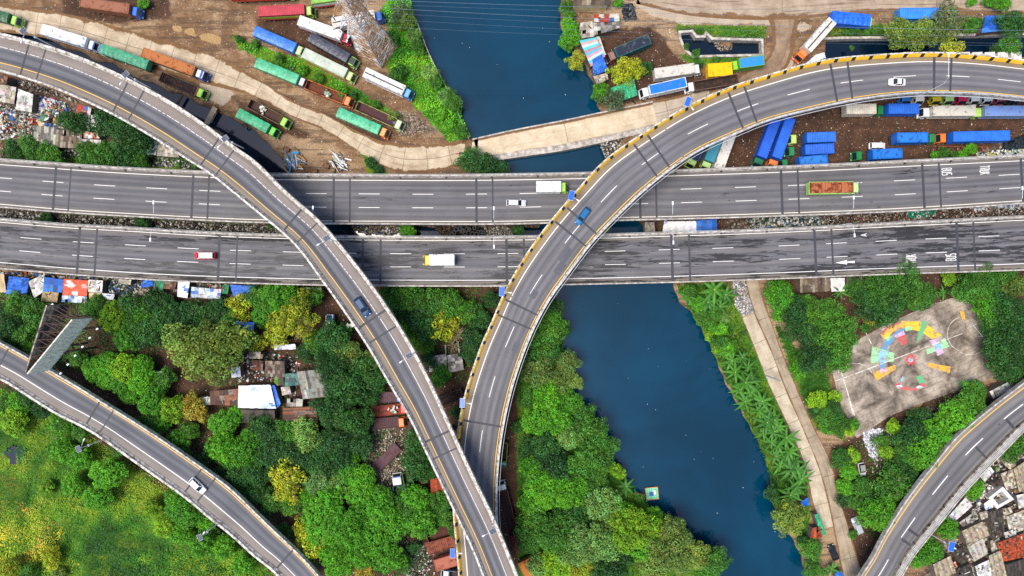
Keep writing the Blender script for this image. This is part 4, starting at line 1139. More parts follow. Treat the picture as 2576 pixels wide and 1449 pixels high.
def car(name, label, rear, front, col, kind='hatch', zb=0.0, w=1.72, h=1.65, roof=None, cat='car', group=None, cover=None):
    a, b = W(*rear, zb + 1.0), W(*front, zb + 1.0); a.z = b.z = zb
    e = b - a; L = e.length; c = (a + b) / 2
    root = empty(name, c, math.atan2(e.y, e.x)); tag(root, label, cat, group)
    cm = cover or paint(col, .4, .06, .08, .25)
    m = MB(); car_mesh(m, L, w, h, kind)
    me = m.mesh('body', cm, True)
    bm = bmesh.new(); bm.from_mesh(me); bmesh.ops.recalc_face_normals(bm, faces=bm.faces); bm.to_mesh(me); bm.free()
    body = inst('body', me, root)
    hb = h * .6
    if kind == 'van': pts = [(-.475, -.44), (.36, .22)]
    elif kind == 'sedan': pts = [(-.36, -.17), (.26, .08)]
    else: pts = [(-.46, -.38), (.27, .10)]
    (rb, rt), (fb, ft) = pts
    wb, wt = w / 2 * .93, w / 2 * .74
    def ringz(z, xr, xf, y): return [(xr * L, -y, z), (xf * L, -y, z), (xf * L, y, z), (xr * L, y, z)]
    lo, hi = ringz(hb * .97, rb, fb, wb), ringz(h - .06, rt, ft, wt)
    top = ringz(h, rt + .03, ft - .03, wt - .12)
    m = MB(); m.face(top)
    for j in range(4): m.face([hi[j], hi[(j + 1) % 4], top[(j + 1) % 4], top[j]])
    for j in range(4):                                 # pillars: thin bands at the corners
        l0, l1, h0, h1 = [Vector(q) for q in (lo[j], lo[(j + 1) % 4], hi[j], hi[(j + 1) % 4])]
        for f0, f1 in ((0, .07), (.93, 1.0)) if j % 2 else ((0, .05), (.34, .38), (.66, .7), (.95, 1.0)):
            m.face([l0.lerp(l1, f0), l0.lerp(l1, f1), h0.lerp(h1, f1), h0.lerp(h1, f0)])
    m.obj('roof', paint(roof, .45, .06, .1, .25) if roof else cm, body)
    nms = ['side_window', 'windscreen', 'side_window', 'rear_window']
    for j in range(4):
        l0, l1, h0, h1 = [Vector(q) for q in (lo[j], lo[(j + 1) % 4], hi[j], hi[(j + 1) % 4])]
        cc = Vector((0, 0, hb)); m = MB()
        q = [l0.lerp(l1, .06), l0.lerp(l1, .94), h0.lerp(h1, .94), h0.lerp(h1, .06)]
        ctr = sum(q, Vector()) / 4; n = (q[1] - q[0]).cross(q[3] - q[0]).normalized()
        m.face([p - n * .012 for p in q]); m.obj(nms[j], GLASS if not cover else cm, body)
    for sg in (-1, 1):
        m = MB(); m.box((L * .47, sg * w * .33, hb * .72), (.16, .3, .16)); m.obj('headlight', LAMPW if not cover else cm, body)
        m = MB(); m.box((-L * .485, sg * w * .36, hb * .75), (.12, .22, .2)); m.obj('tail_light', paint('#8c1414', .3) if not cover else cm, body)
        m = MB(); m.box((L * .2, sg * (w / 2 + .08), hb * .98), (.14, .2, .12)); m.obj('mirror', cm, body)
    for x in (.31, -.31):
        for sg in (-1, 1): inst('wheel', wheel_mesh(.32, .2), root, (x * L, sg * (w / 2 - .13), .32))
    return root

YG = 'lorries in the left truck yard'; EG = 'lorries beside the loop road'; BG = 'lorries in the lot under the curved ramp'; WG = 'old lorries in the scrap yard by the left ramp'; RG = 'row of lorries parked nose out under the curved ramp'
GRN, LIM, PGR = '#5fae2e', '#a3c95a', '#b8cf94'
tk = truck
tk('open_truck', 'rusty high sided truck with a bright blue cab at the top of the yard', (205, 7), (348, 28), '#2a5fb0', 'container', '#8a5a44', roofcol='#8e5f4a', interior='#7a4028', group=YG, cabroof='#2c6ad0')
tk('box_truck', 'white box truck with white and blue cab on the concrete road', (108, 75), (238, 115), '#dfe4ea', 'box', '#d9dade', roofcol='#d5d7da', group=YG, cabroof='#e6e9ee', visor='#2d58a5')
tk('tarpaulin_truck', 'green tarpaulin truck with white and blue cab facing left along the canal', (373, 165), (243, 118), '#dfe6ea', 'tarp', '#3f9a72', group=YG, cabL=1.3, visor='#3475b5')
tk('container_truck', 'long orange rust stained container truck with blue and white cab', (361, 133), (515, 190), '#2848a0', 'container', '#a06a45', roofcol='#a8693c', interior='#7c3414', group=YG, cabroof='#e4e2df', cabL=2.6)
tk('open_truck', 'dark open bed truck with lime cab parked on the canal bank', (400, 190), (512, 237), '#8fc43e', 'bed', '#4b4340', interior='#2c2226', group=YG, extra=[('bars', 0), ('headboard', '#c2453a')])
tk('tarpaulin_truck', 'lime cab truck cut off by the left edge of the scene', (-75, 20), (43, 52), '#8fc04a', 'tarp', '#2d5b3c', group=YG, cabroof='#a9d06a')
tk('container_truck', 'red and green truck mostly cut off by the top edge', (578, -16), (738, -22), LIM, 'container', '#a83a34', group=YG, extra=[('skirt', '#c8402c')])
tk('container_truck', 'red roofed container truck with lime sides and lime cab', (652, 31), (787, 24), '#a8cf4c', 'container', '#b03440', group=YG, extra=[('band', '#93b83c'), ('skirt', '#c2452c')], cabroof='#b7d77a')
tk('container_truck', 'green white and red container truck behind the pylon at the top edge', (784, 0), (900, -16), LIM, 'container', '#7fae4a', group=YG, extra=[('band', '#d8d8cc'), ('skirt', '#c8402c')])
tk('box_truck', 'white box truck with a red cab', (753, 53), (879, 98), '#c8283a', 'box', '#d6d2ce', roofcol='#d2ceca', group=YG, extra=[('skirt', '#7d3038')], visor='#e8e2e0', cabroof='#b02838')
tk('tarpaulin_truck', 'blue tarpaulin truck with pale green cab at the upper end of the grass strip', (641, 78), (762, 130), PGR, 'tarp', '#2f6fc8', group=YG, deckcol='#a5482e', cabroof='#b9cc90')
tk('tarpaulin_truck', 'dark charcoal tarpaulin truck with lime cab', (780, 93), (895, 158), '#a9cc6a', 'tarp', '#3a3d4a', group=YG, cabroof='#27353a')
tk('container_truck', 'pale grey ribbed container truck with lime cab and stained roof', (765, 134), (889, 195), '#b2d45e', 'container', '#b4bcab', group=YG, extra=[('band', '#9cb850'), ('skirt', '#cf5a32')], cabroof='#c2cf90')
tk('tarpaulin_truck', 'green tarpaulin truck with silver and black cab', (645, 158), (769, 209), '#4d545c', 'tarp', '#45a578', group=YG, cabroof='#cfd4da')
tk('open_truck', 'orange open bed truck with orange cab and rusty floor', (768, 210), (884, 257), '#d9702c', 'bed', '#b0653a', interior='#6a3a26', group=YG, extra=[('headboard', '#c8705a'), ('scrap', 0.05)], cabroof='#dd8444')
tk('tarpaulin_truck', 'green tarpaulin truck with an orange cab', (850, 282), (974, 336), '#e0803c', 'tarp', '#45a87c', group=YG, deckcol='#28405a', cabroof='#e09a5c')
tk('open_truck', 'open bed truck with purple brown floor and pale green cab', (896, 264), (1012, 317), PGR, 'bed', '#8f8a58', interior='#4a2f36', group=YG, extra=[('tank', 0)], cabroof='#c2d6a4')
tk('box_truck', 'white flat roofed box truck with a sky blue cab near the grass bank', (918, 183), (1035, 238), '#3f86c8', 'box', '#d3d0cf', group=YG, cabroof='#6aa8dc')
tk('open_truck', 'open bed truck with lime cab and white sacks in its brown bed', (624, 258), (723, 311), '#8cc43c', 'bed', '#6a5a40', interior='#46322e', group=YG, extra=[('scrap', -.1)], cabroof='#97cc50')
tk('tarpaulin_truck', 'green tarpaulin truck with bright green cab beside the canal', (599, 284), (694, 335), '#56b83a', 'tarp', '#35a070', group=YG, cabroof='#6ac44a')
tk('box_truck', 'white truck with a blue cab half hidden behind the pylon', (837, 60), (963, 36), '#2a62b8', 'box', '#cfc8c0', group=YG, visor='#1f3f78')
tk('tarpaulin_truck', 'black covered truck with teal rails and a faded brown cab', (1632, 100), (1527, 144), '#7a4c44', 'box', '#1f5f60', roofcol='#262c3c', group=EG, cabL=2.2, cabroof='#8f6a60')
tk('box_truck', 'grey white box truck with white cab beside the yellow container', (1646, 187), (1766, 170), '#dcdcda', 'box', '#c2bdb4', roofcol='#bfbab0', group=EG)
tk('box_truck', 'white truck with a bright blue roof and white cab', (1724, 208), (1612, 233), '#e4e6ea', 'box', '#d3d6da', roofcol='#1f6fd8', group=EG)
tk('open_truck', 'dark brown open bed truck with a white cab against the curved ramp', (1858, 196), (1727, 219), '#e0e0de', 'bed', '#6b5648', interior='#2e2522', group=EG)
tk('box_truck', 'green truck with a light blue roof by the pond wall', (1919, 153), (1839, 164), '#8fc83c', 'box', '#5f9a3a', roofcol='#2a86d0', group=EG, cabL=1.8)
tk('box_truck', 'long white box truck with an orange cab parked diagonally', (2091, 54), (2010, 146), '#dd6a22', 'box', '#cbc6be', group=EG, cabroof='#e8854c', cabL=2.6)
tk('tarpaulin_truck', 'bright blue tarpaulin truck with pale lime cab above the ditch', (2091, 44), (2201, 54), '#b5d878', 'tarp', '#1060d8', group=EG, cabL=1.2, w=3.0)
tk('container_truck', 'blue container truck with white ends behind the roadside trees', (2260, 36), (2369, 36), '#d5d8da', 'container', '#2a80dc', group=EG, cabL=1.0, w=2.7)
tk('tarpaulin_truck', 'teal loaded truck with pale lime cab under the curved ramp', (1812, 330), (1774, 425), '#b0d470', 'box', '#3c8a94', roofcol='#3f8aa0', group=BG, cabroof='#bcdc90')
tk('open_truck', 'lime cab truck with blue bed poking out under the curved ramp, nearest the highway', (1780, 330), (1736, 418), '#a8d058', 'bed', '#2f6fb0', interior='#2b3f5a', group=BG, cabroof='#b4d480')
tk('box_truck', 'long white grey box truck standing nearly upright in the picture under the curved ramp', (1840, 330), (1806, 425), None, 'box', '#d2d0ca', roofcol='#cfcbc4', group=BG)
tk('container_truck', 'long blue container with dark green cab, left one of the upright pair', (1952, 296), (1906, 416), '#1e6a4c', 'container', '#1458c8', group=BG, boxL=10.0, gap=.3)
tk('container_truck', 'long blue container with orange cab, right one of the upright pair', (1990, 288), (1943, 420), '#d5773c', 'container', '#1a60d0', group=BG, boxL=10.5, gap=.5)
tk('container_truck', 'cream white container with a dark green cab', (2123, 276), (2231, 275), '#1f7a42', 'container', '#cfc4b0', group=BG, boxL=7.4, gap=1.2)
tk('container_trailer', 'short blue container on a green trailer without a cab', (2318, 275), (2232, 275), None, 'container', '#1e66cc', group=BG, boxL=7.6, cat='trailer')
tk('box_truck', 'white cab truck with a long cream roof in the row below the ramp', (2449, 280), (2320, 281), '#dfe0de', 'box', '#c4bdb0', roofcol='#c2bcae', group=BG, cabL=2.1)
tk('box_truck', 'truck with blue and white streaked roof and pale lime cab at the right edge', (2592, 280), (2449, 281), '#aed466', 'box', '#7d93b8', roofcol='#6f8cc4', group=BG, cabL=2.3)
tk('container_truck', 'blue container truck with a pale lime cab beside the upright containers', (2102, 345), (1986, 349), '#b4d070', 'container', '#1e66c8', group=BG, boxL=7.2, gap=2.2)
tk('container_truck', 'blue container truck with a green cab, middle of three stacked beside the highway', (2097, 374), (1981, 380), '#2a7a50', 'container', '#1a5cc4', group=BG, boxL=7.2, gap=2.3)
tk('container_truck', 'blue container truck with worn roof tucked against the highway parapet', (2080, 402), (1964, 412), '#257848', 'container', '#1f66c4', roofcol='#2f76c8', interior='#24486e', group=BG, boxL=7.0, gap=2.6)
tk('container_truck', 'blue container with scratched black roof lines and a dark green cab on its right', (2246, 348), (2361, 346), '#237a45', 'container', '#1d68c6', roofcol='#2a74c8', interior='#1e3f66', group=BG, boxL=7.8, gap=1.2)
tk('container_truck', 'very long blue container with an orange cab', (2540, 342), (2363, 346), '#e0772c', 'container', '#1c68d2', group=BG, boxL=14.2, gap=1.2)
tk('container_truck', 'blue container truck with green cab next to the white van', (2273, 386), (2151, 391), '#237a3c', 'container', '#1e66c6', roofcol='#2670c8', interior='#1c4068', group=BG, boxL=7.4, gap=2.2)
for i, (x, cc, bc, lb) in enumerate(((2284, '#2f6fb4', '#cfccc4', 'blue cab truck parked nose out under the curved ramp, first of its row'), (2318, '#d8d8d0', '#d5d2ca', 'cream white cab truck under the curved ramp beside the blue cab one'), (2361, '#c9b82e', '#7f7f74', 'yellow cab truck in the nose out row under the curved ramp'),
                                   (2393, '#a8cc86', '#d0cdc4', 'pale green cab truck in the nose out row under the curved ramp'), (2427, '#c02a5c', '#d2d0c8', 'magenta cab truck in the nose out row under the curved ramp'), (2459, '#dfe2e0', '#cfccc4', 'white cab truck just right of the magenta cab one'),
                                   (2491, '#d4d8d8', '#d4d1c9', 'silver white cab truck in the nose out row, left of the dull pink one'), (2524, '#b0586a', '#cfcac2', 'dull pink cab truck in the nose out row under the curved ramp'), (2558, '#3c4448', '#d0cdc6', 'dark grey cab truck at the right end of the nose out row'))):
    tk('box_truck', lb, (x - 3 - (x - 2284) * .015, 134), (x, 259), cc, 'box', bc, roofcol='#c9c5bd', group=RG, w=2.5, cabL=1.9)
# scrap yard between the forest and the left ramp
tk('flatbed_truck', 'purple brown flatbed with blue cab tucked under the left ramp', (940, 1003), (1016, 1001), '#2c58a8', 'flat', '#5a4550', group=WG, w=2.7)
tk('flatbed_truck', 'brick red flatbed truck with red cab', (930, 1040), (1026, 1029), '#d03028', 'flat', '#8d4034', interior='#8a3a30', group=WG, w=2.7, extra=[('scrap', .25)])
tk('flatbed_truck', 'dark plum flatbed truck with a bright orange cab', (936, 1070), (1021, 1063), '#e0701c', 'flat', '#4d3a42', group=WG, w=2.7)
tk('flatbed_truck', 'plum coloured flatbed parked diagonally with an orange and blue cab', (998, 1128), (919, 1203), '#d86a28', 'flat', '#5c444e', group=WG, w=2.6, visor='#3a70c0')
tk('open_truck', 'short truck with a rusty white and blue cab facing up', (1003, 1252), (995, 1196), '#d8d4cc', 'bed', '#34466e', interior='#352a30', group=WG, cabL=2.6, visor='#2c58b0')
tk('open_truck', 'green railed open bed beside the white and blue cab truck', (1033, 1250), (1022, 1190), None, 'bed', '#3d7a34', interior='#33292a', group=WG)
tk('flatbed_truck', 'brown flatbed half under the left edge of the left ramp', (1022, 1102), (1052, 1040), None, 'flat', '#54413c', group=WG, w=2.8, cat='trailer')
tk('open_truck', 'dark open bed lying between the two ramps', (1098, 1015), (1162, 990), None, 'bed', '#4a3a38', interior='#2e2424', group=WG, cat='trailer')
tk('open_truck', 'deep rusty open bed below the round tree, beside the left ramp', (1073, 1352), (1140, 1333), None, 'bed', '#6e3c2c', interior='#4c2a22', group=WG, cat='trailer', w=3.2)
tk('flatbed_truck', 'flat rust red trailer beside the left ramp with a solar panel above it', (1070, 1388), (1142, 1366), None, 'flat', '#8a4a38', interior='#7a4234', group=WG, w=3.2, cat='trailer')
tk('container_trailer', 'small rust orange container by the bottom edge left of the ramps', (1094, 1424), (1152, 1407), None, 'container', '#9c5a48', roofcol='#a0604c', interior='#6e3220', group=WG, w=3.0, cat='trailer', ztop=3.0)
tk('box_truck', 'pale blue roofed truck peeking out at the bottom edge left of the ramps', (1150, 1452), (1108, 1449), '#c8d0d4', 'bed', '#5f6f86', interior='#3a3438', group=WG)
tk('open_truck', 'long rusty open bed truck with a white cab squeezed beside the right ramp', (1292, 1350), (1258, 1216), '#e2e2de', 'bed', '#5a3a34', interior='#46302c', group=WG, w=2.6)
tk('open_truck', 'narrow green and yellow truck bed half hidden under the right ramp', (1266, 1116), (1262, 1178), '#3f8a74', 'bed', '#6a7a34', interior='#3a3226', group=WG, w=2.2, cabL=1.5)
tk('container_trailer', 'orange brown rusty container at the bottom edge between ramp and trees', (1342, 1462), (1318, 1412), None, 'container', '#a0622c', roofcol='#a8682e', interior='#5a3014', group=WG, w=3.4, cat='trailer', ztop=3.0)
tk('flatbed_truck', 'red framed trailer beside the lower end of the right ramp', (1306, 1400), (1290, 1350), None, 'flat', '#8c2c30', interior='#54282a', group=WG, w=2.3, cat='trailer')
# traffic on the decks
MV = 'vehicles moving on the elevated roads'
def dk(road, x, y, Lm, back=1):
    """rear/front plan points for a vehicle centred on plan point x, y following the road"""
    d, t = road.find(x, y); f = road.dirn(d) * back; return road, d, t, f
tk('box_truck', 'white box truck with a lime green cab on the upper carriageway', (1349, 470), (1429, 470), '#9ccc4e', 'box', '#e4e4e0', ZH, roofcol='#e6e6e2', group=MV, cabL=1.7)
tk('box_truck', 'white box truck with a yellow cab on the lower carriageway', (1142, 654), (1062, 654), '#e4c23a', 'box', '#e8e8e4', ZH, roofcol='#ebebe7', group=MV, cabL=1.6)
tk('loaded_truck', 'lime green truck heaped with rust red load on the upper carriageway', (2036, 473), (2168, 471), '#b5d88c', 'load', '#9cc46a', ZH, w=2.9, group=MV, cabL=2.0)
car('minibus', 'red minibus with a pale roof on the lower carriageway', (541, 643), (489, 643), '#c81c2c', 'van', ZH, 1.9, 1.95, roof='#e8d4d2', cat='van', group=MV)
car('hatchback_car', 'silver people carrier on the upper carriageway beside the white truck', (1273, 510), (1323, 511), '#c4c4cc', 'hatch', ZH, 1.75, 1.7, group=MV)
car('sedan_car', 'white saloon car on the curved right ramp', (2279, 206), (2237, 205), '#e0dcda', 'sedan', 14.9, 1.75, 1.5, group=MV)
car('pickup_car', 'teal blue car heading down the curved right ramp', (1481, 523), (1451, 564), '#0d5f92', 'hatch', 13.9, 1.8, 1.6, group=MV)
car('hatchback_car', 'dark grey blue car on the left ramp', (895, 749), (925, 794), '#1c4468', 'hatch', ZR1, 1.8, 1.6, group=MV)
car('hatchback_car', 'white car on the lower left ramp', (478, 1206), (513, 1239), '#e4e4e6', 'hatch', ZL, 1.8, 1.65, group=MV)
car('minivan', 'white van parked above the blue container truck with green cab', (2186, 367), (2227, 367), '#e2e0de', 'van', 0, 1.75, 1.85, cat='van')
car('sedan_car', 'black car parked at the end of the riverside road', (2105, 1410), (2090, 1372), '#1a1f26', 'sedan', 0, 1.75, 1.45)
COVER = NT('silver_cover'); _v = COVER.coord('Object'); COVER.bump(COVER.noise(3, _v, 4), .7, .1); COVER = COVER.done(COVER.mix(COVER.noise(1.5, _v, 4), lin('#8e98a2'), lin('#d5dade')), .3, .3)
car('covered_car', 'car under a silver cover beside the riverside road', (2166, 1344), (2148, 1303), '#b8c0c8', 'hatch', 0, 1.8, 1.6, cover=COVER)
car('pickup_car', 'small grey and white pickup parked among the bushes by the court', (2166, 1165), (2172, 1197), '#d8d8d6', 'hatch', 0, 1.65, 1.6, roof='#8a8a86')
tk('box_truck', 'small white truck with a blue load parked by the forest shacks', (827, 792), (826, 825), '#e2e4e6', 'bed', '#dde0e4', interior='#1f52b8', group=None, w=1.8, cabw=1.7, cabL=1.4)
# single yellow container and the rest
m = MB(); corr_box(m, -3.0, 3.0, 3.3, 0, 2.6); a = W(1784, 177, 2.6); b = W(1838, 173, 2.6); c = (a + b) / 2
o = m.obj('cargo_container', rusty('#e8b414', '#a8761a', .3), None, loc=(c.x, c.y, 0), rz=math.atan2((b - a).y, (b - a).x)); tag(o, 'bright yellow cargo container next to the walled pond', 'container')
# ------------------------------------------------------------------ vegetation
def leaf_mat(name, col, vary=True):
    t = NT(name)
    v = t.coord('Object')
    r = t.objrand()
    c = t.mix(1.0, t.attr('tint')[0], col, 'MULTIPLY')
    if vary: c = t.mix(t.math('FRACT', t.math('MULTIPLY', r, 7.3)), t.mix(1.0, c, (.68, .74, .8), 'MULTIPLY'), t.mix(1.0, c, (1.2, 1.18, 1.0), 'MULTIPLY'))
    if vary: c = t.mix(t.math('MULTIPLY', r, .35), c, t.mix(1.0, c, (1.25, 1.05, .6), 'MULTIPLY'))
    c = t.mix(t.step(t.noise(.5, v, 3), .35, .65), t.mix(1.0, c, (.78, .86, .8), 'MULTIPLY'), c)
    t.done(c, .5, 0, .3)
    tr = t.n('ShaderNodeBsdfTranslucent'); t.set(tr.inputs[0], t.mix(1.0, c, (1.1, 1.3, .5), 'MULTIPLY'))
    mx = t.n('ShaderNodeMixShader'); mx.inputs[0].default_value = .07
    t.t.links.new(t.b.outputs[0], mx.inputs[1]); t.t.links.new(tr.outputs[0], mx.inputs[2]); t.t.links.new(mx.outputs[0], t.out.inputs[0])
    return t.m
KIND = {'d': ('dark green', leaf_mat('leaves_dark', (.028, .100, .018))), 'm': ('mid green', leaf_mat('leaves_mid', (.056, .175, .016))), 'b': ('bright green', leaf_mat('leaves_bright', (.082, .285, .012))),
        'l': ('lime green', leaf_mat('leaves_lime', (.19, .37, .012))), 'p': ('pale green', leaf_mat('leaves_pale', (.14, .275, .065))), 'y': ('yellow green', leaf_mat('leaves_yellow', (.32, .36, .015))),
        'k': ('olive green', leaf_mat('leaves_olive', (.14, .21, .035))), 'g': ('grey green', leaf_mat('leaves_grey', (.085, .13, .055))), 'o': ('orange flecked', leaf_mat('leaves_orange', (.34, .26, .03))), 'r': ('bare', None)}
PALMM = leaf_mat('leaves_banana', (.048, .17, .02))
BARK = NT('bark'); _v = BARK.coord('Object', (1, 1, .2)); BARK = BARK.done(BARK.mix(BARK.noise(6, _v, 5, .7), lin('#4a3a2a'), lin('#8a7660')), .9)
PBARK = NT('pale_bark'); _v = PBARK.coord('Object', (1, 1, .2)); PBARK = PBARK.done(PBARK.mix(PBARK.noise(6, _v, 5, .7), lin('#8a7a58'), lin('#c4b48c')), .9)

def leaf_quads(C, N, size, rs, jit=.5):
    """centres, rough normals -> leaf shaped quads"""
    n = len(C)
    N = N + rs.normal(0, jit, (n, 3)); N /= np.linalg.norm(N, axis=1)[:, None] + 1e-9
    A = np.cross(N, rs.normal(0, 1, (n, 3))); A /= np.linalg.norm(A, axis=1)[:, None] + 1e-9
    B = np.cross(N, A)
    s = size[:, None]
    V = np.stack([C - A * s * .5, C + B * s * .36 + N * s * .08, C + A * s * .55 - N * s * .06, C - B * s * .36 + N * s * .08], 1)
    return V.reshape(-1, 3), np.arange(n * 4).reshape(n, 4)

def crown_mesh(style, R, seed):
    rs = np.random.RandomState(seed)
    if style == 'cauli': nc, rc, per, ls = int(64 * (R / 3.2) ** 1.5 + 16), .17 * R ** .5 * 1.95, 56, .30
    elif style == 'open': nc, rc, per, ls = int(26 * (R / 3.2) ** 1.2 + 12), .55 * R ** .4, 46, .40
    else: nc, rc, per, ls = int(46 * (R / 3.2) ** 1.5 + 12), .22 * R ** .55 * 1.95, 74, .32
    if R < 2.4: ls *= .8
    if R > 5: ls *= 1.15
    # lobed outline
    k = rs.uniform(0, 6.28, 4); am = rs.uniform(.05, .16, 4) * (1.5 if style != 'cauli' else .8)
    def rad(a): return 1 + am[0] * np.sin(2 * a + k[0]) + am[1] * np.sin(3 * a + k[1]) + am[2] * np.sin(5 * a + k[2]) + am[3] * .6 * np.sin(8 * a + k[3])
    P = []
    tries = 0
    while len(P) < nc and tries < nc * 60:
        tries += 1
        a = rs.uniform(0, 6.283); u = rs.uniform(-.25, 1) if style != 'open' else rs.uniform(-.1, 1)
        q = math.sqrt(max(0, 1 - u * u)); f = rs.uniform(.74, 1.02) if style == 'cauli' else rs.uniform(.58, 1.06)
        p = np.array([q * math.cos(a) * rad(a) * f, q * math.sin(a) * rad(a) * f, u * .72 * f]) * (R - rc * .6)
        if all(np.linalg.norm(p - o) > rc * (1.08 if style != 'open' else 1.15) for o in P[-400:]): P.append(p)
    Cs, Ns, Ts, Ss = [], [], [], []
    for p in P:
        n = int(per * rs.uniform(.7, 1.25)); r = rc * rs.uniform(.75, 1.2)
        d = rs.normal(0, 1, (n, 3)); d[:, 2] = np.abs(d[:, 2]) * 1.0 - .25 + .0; d /= np.linalg.norm(d, axis=1)[:, None]
        rr = r * rs.uniform(.55, 1.0, (n, 1)) ** .5
        sq = np.array([1, 1, .8])
        Cs.append(p + d * rr * sq); Ns.append(d + np.array([0, 0, .5]))
        base = rs.uniform(.62, 1.5)
        hue = rs.uniform(-.2, .2)
        t = base * rs.uniform(.8, 1.2, (n, 1)) * np.array([[1 + hue, 1, 1 - hue]])
        fl = rs.rand(n) < .02; t[fl] = t[fl] * 1.6
        Ts.append(t); Ss.append(ls * rs.uniform(.65, 1.25, n))
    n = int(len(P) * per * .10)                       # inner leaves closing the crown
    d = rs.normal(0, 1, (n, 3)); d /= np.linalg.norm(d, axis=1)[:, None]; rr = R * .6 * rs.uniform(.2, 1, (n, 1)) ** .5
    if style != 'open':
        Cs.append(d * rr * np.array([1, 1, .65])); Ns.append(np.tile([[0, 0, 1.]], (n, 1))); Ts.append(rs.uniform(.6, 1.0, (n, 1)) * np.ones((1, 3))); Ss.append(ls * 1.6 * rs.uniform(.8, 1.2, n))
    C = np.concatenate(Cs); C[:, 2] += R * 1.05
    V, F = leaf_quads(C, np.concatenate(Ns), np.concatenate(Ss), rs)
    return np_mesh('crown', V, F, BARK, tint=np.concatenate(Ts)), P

def trunk_mesh(R, P, seed, mat, limbs=6, thick=1.0):
    rs = random.Random(seed); m = MB()
    r = (.05 * R + .06) * thick
    fork = Vector((rs.uniform(-.1, .1) * R, rs.uniform(-.1, .1) * R, R * .55))
    m.tube([(0, 0, -.2), (fork.x * .5, fork.y * .5, R * .28), fork], [r * 1.25, r, r * .8], 7)
    Q = [Vector(p) + Vector((0, 0, R * 1.05)) for p in P]; rs.shuffle(Q)
    for q in Q[:limbs]:
        mid = fork.lerp(q, .5) + Vector((rs.uniform(-.1, .1), rs.uniform(-.1, .1), .05)) * R
        m.tube([fork, mid, q], [r * .6, r * .36, r * .12], 5, cap=False)
        for _ in range(2):
            e = q + Vector((rs.uniform(-.25, .25), rs.uniform(-.25, .25), rs.uniform(-.05, .2))) * R
            m.tube([mid.lerp(q, rs.uniform(.2, .9)), e], [r * .2, r * .05], 4, cap=False)
    return m.mesh('trunk', mat)

PROTO = {}
def proto(style, size, v):
    k = (style, size, v)
    if k not in PROTO:
        R = {'S': 1.6, 'M': 3.3, 'L': 5.6}[size]
        sd = 100 * ('dense', 'cauli', 'open', 'bare').index(style) + 17 * v + {'S': 1, 'M': 2, 'L': 3}[size]
        cr, P = crown_mesh('open' if style == 'bare' else style, R, sd)
        tr = trunk_mesh(R, P, sd, PBARK if style in ('open', 'bare') else BARK, {'dense': 7, 'cauli': 6, 'open': 16, 'bare': 34}[style], 1.0 if style != 'bare' else .8)
        PROTO[k] = (R, cr, tr)
    return PROTO[k]
STYLE = {'d': 'dense', 'm': 'dense', 'b': 'cauli', 'l': 'cauli', 'p': 'dense', 'y': 'open', 'k': 'dense', 'g': 'open', 'o': 'dense', 'r': 'bare'}
ALLTREES = []
def tree(x, y, r, k, region, style=None, zb=0.0):
    Rm = r / S
    h = zb + Rm * 1.45
    Rm = Rm * (H - h) / H * (.93 if k in 'dmbk' and r > 25 else 1)
    p = W(x, y, h)
    style = style or STYLE[k]
    size = 'S' if Rm < 2.2 else ('M' if Rm < 4.5 else 'L')
    R, cr, tr = proto(style, size, rng.randrange(3))
    s = Rm / R
    root = empty('bush' if Rm < 1.7 else 'tree', (p.x, p.y, zb), rng.uniform(0, 6.28))
    root.scale = (s * rng.uniform(.95, 1.06), s * rng.uniform(.95, 1.06), s * rng.uniform(.9, 1.1))
    if KIND[k][1] is not None: inst('crown', cr, root, mats=[KIND[k][1]])
    inst('trunk', tr, root)
    ALLTREES.append((root, x, y, r, k, region, 'bush' if Rm < 1.7 else 'tree'))

def banana_mesh(seed):
    rs = random.Random(seed); m = MB(); tr = MB()
    tr.tube([(0, 0, -.2), (.05, 0, 1.2), (.02, .03, 2.3)], [.2, .16, .1], 7)
    n = rs.randint(8, 10)
    for i in range(n):
        a = math.tau * i / n + rs.uniform(-.25, .25); L = rs.uniform(2.2, 3.1); up = rs.uniform(.2, 1.3); dr = rs.uniform(.5, 1.5); w = rs.uniform(.25, .34)
        k = 7; ps = []
        for j in range(k + 1):
            t = j / k; ps.append(Vector((math.cos(a) * L * t * .93, math.sin(a) * L * t * .93, 2.2 + up * t * 1.6 - dr * t * t * 1.5)))
        sd = Vector((-math.sin(a), math.cos(a), 0)); b = rs.uniform(.75, 1.25)
        for j in range(k):
            t0, t1 = j / k, (j + 1) / k
            w0, w1 = [w * (math.sin(math.pi * min(1, (t * .9 + .1)) ** .8) * .9 + .08) for t in (t0, t1)]
            for sg in (-1, 1):
                c = b * rs.uniform(.85, 1.15); m.c = (c, c, c * .9)
                m.face([ps[j], ps[j + 1], ps[j + 1] + sd * sg * w1 + Vector((0, 0, -.12)), ps[j] + sd * sg * w0 + Vector((0, 0, -.12))])
            m.c = (b * 2.6, b * 1.9, b * 2.2); u = sd * .022; z = Vector((0, 0, .02))
            m.face([ps[j] - u + z, ps[j + 1] - u + z, ps[j + 1] + u + z, ps[j] + u + z])
    return m.mesh('fronds', PALMM), tr.mesh('stem', PBARK)
BAN = [banana_mesh(s) for s in (1, 2, 3, 4)]
def banana(x, y, r, region):
    x += rng.uniform(-4, 4); y += rng.uniform(-4, 4)
    p = W(x, y, 2.5); s = r / S / 2.1 * rng.uniform(.78, 1.22)
    root = empty('banana_plant', (p.x, p.y, 0), rng.uniform(0, 6.28)); root.scale = (s,) * 3
    f, t = BAN[rng.randrange(4)]
    inst('fronds', f, root); inst('stem', t, root)
    ALLTREES.append((root, x, y, r, 'banana', region, 'banana plant'))

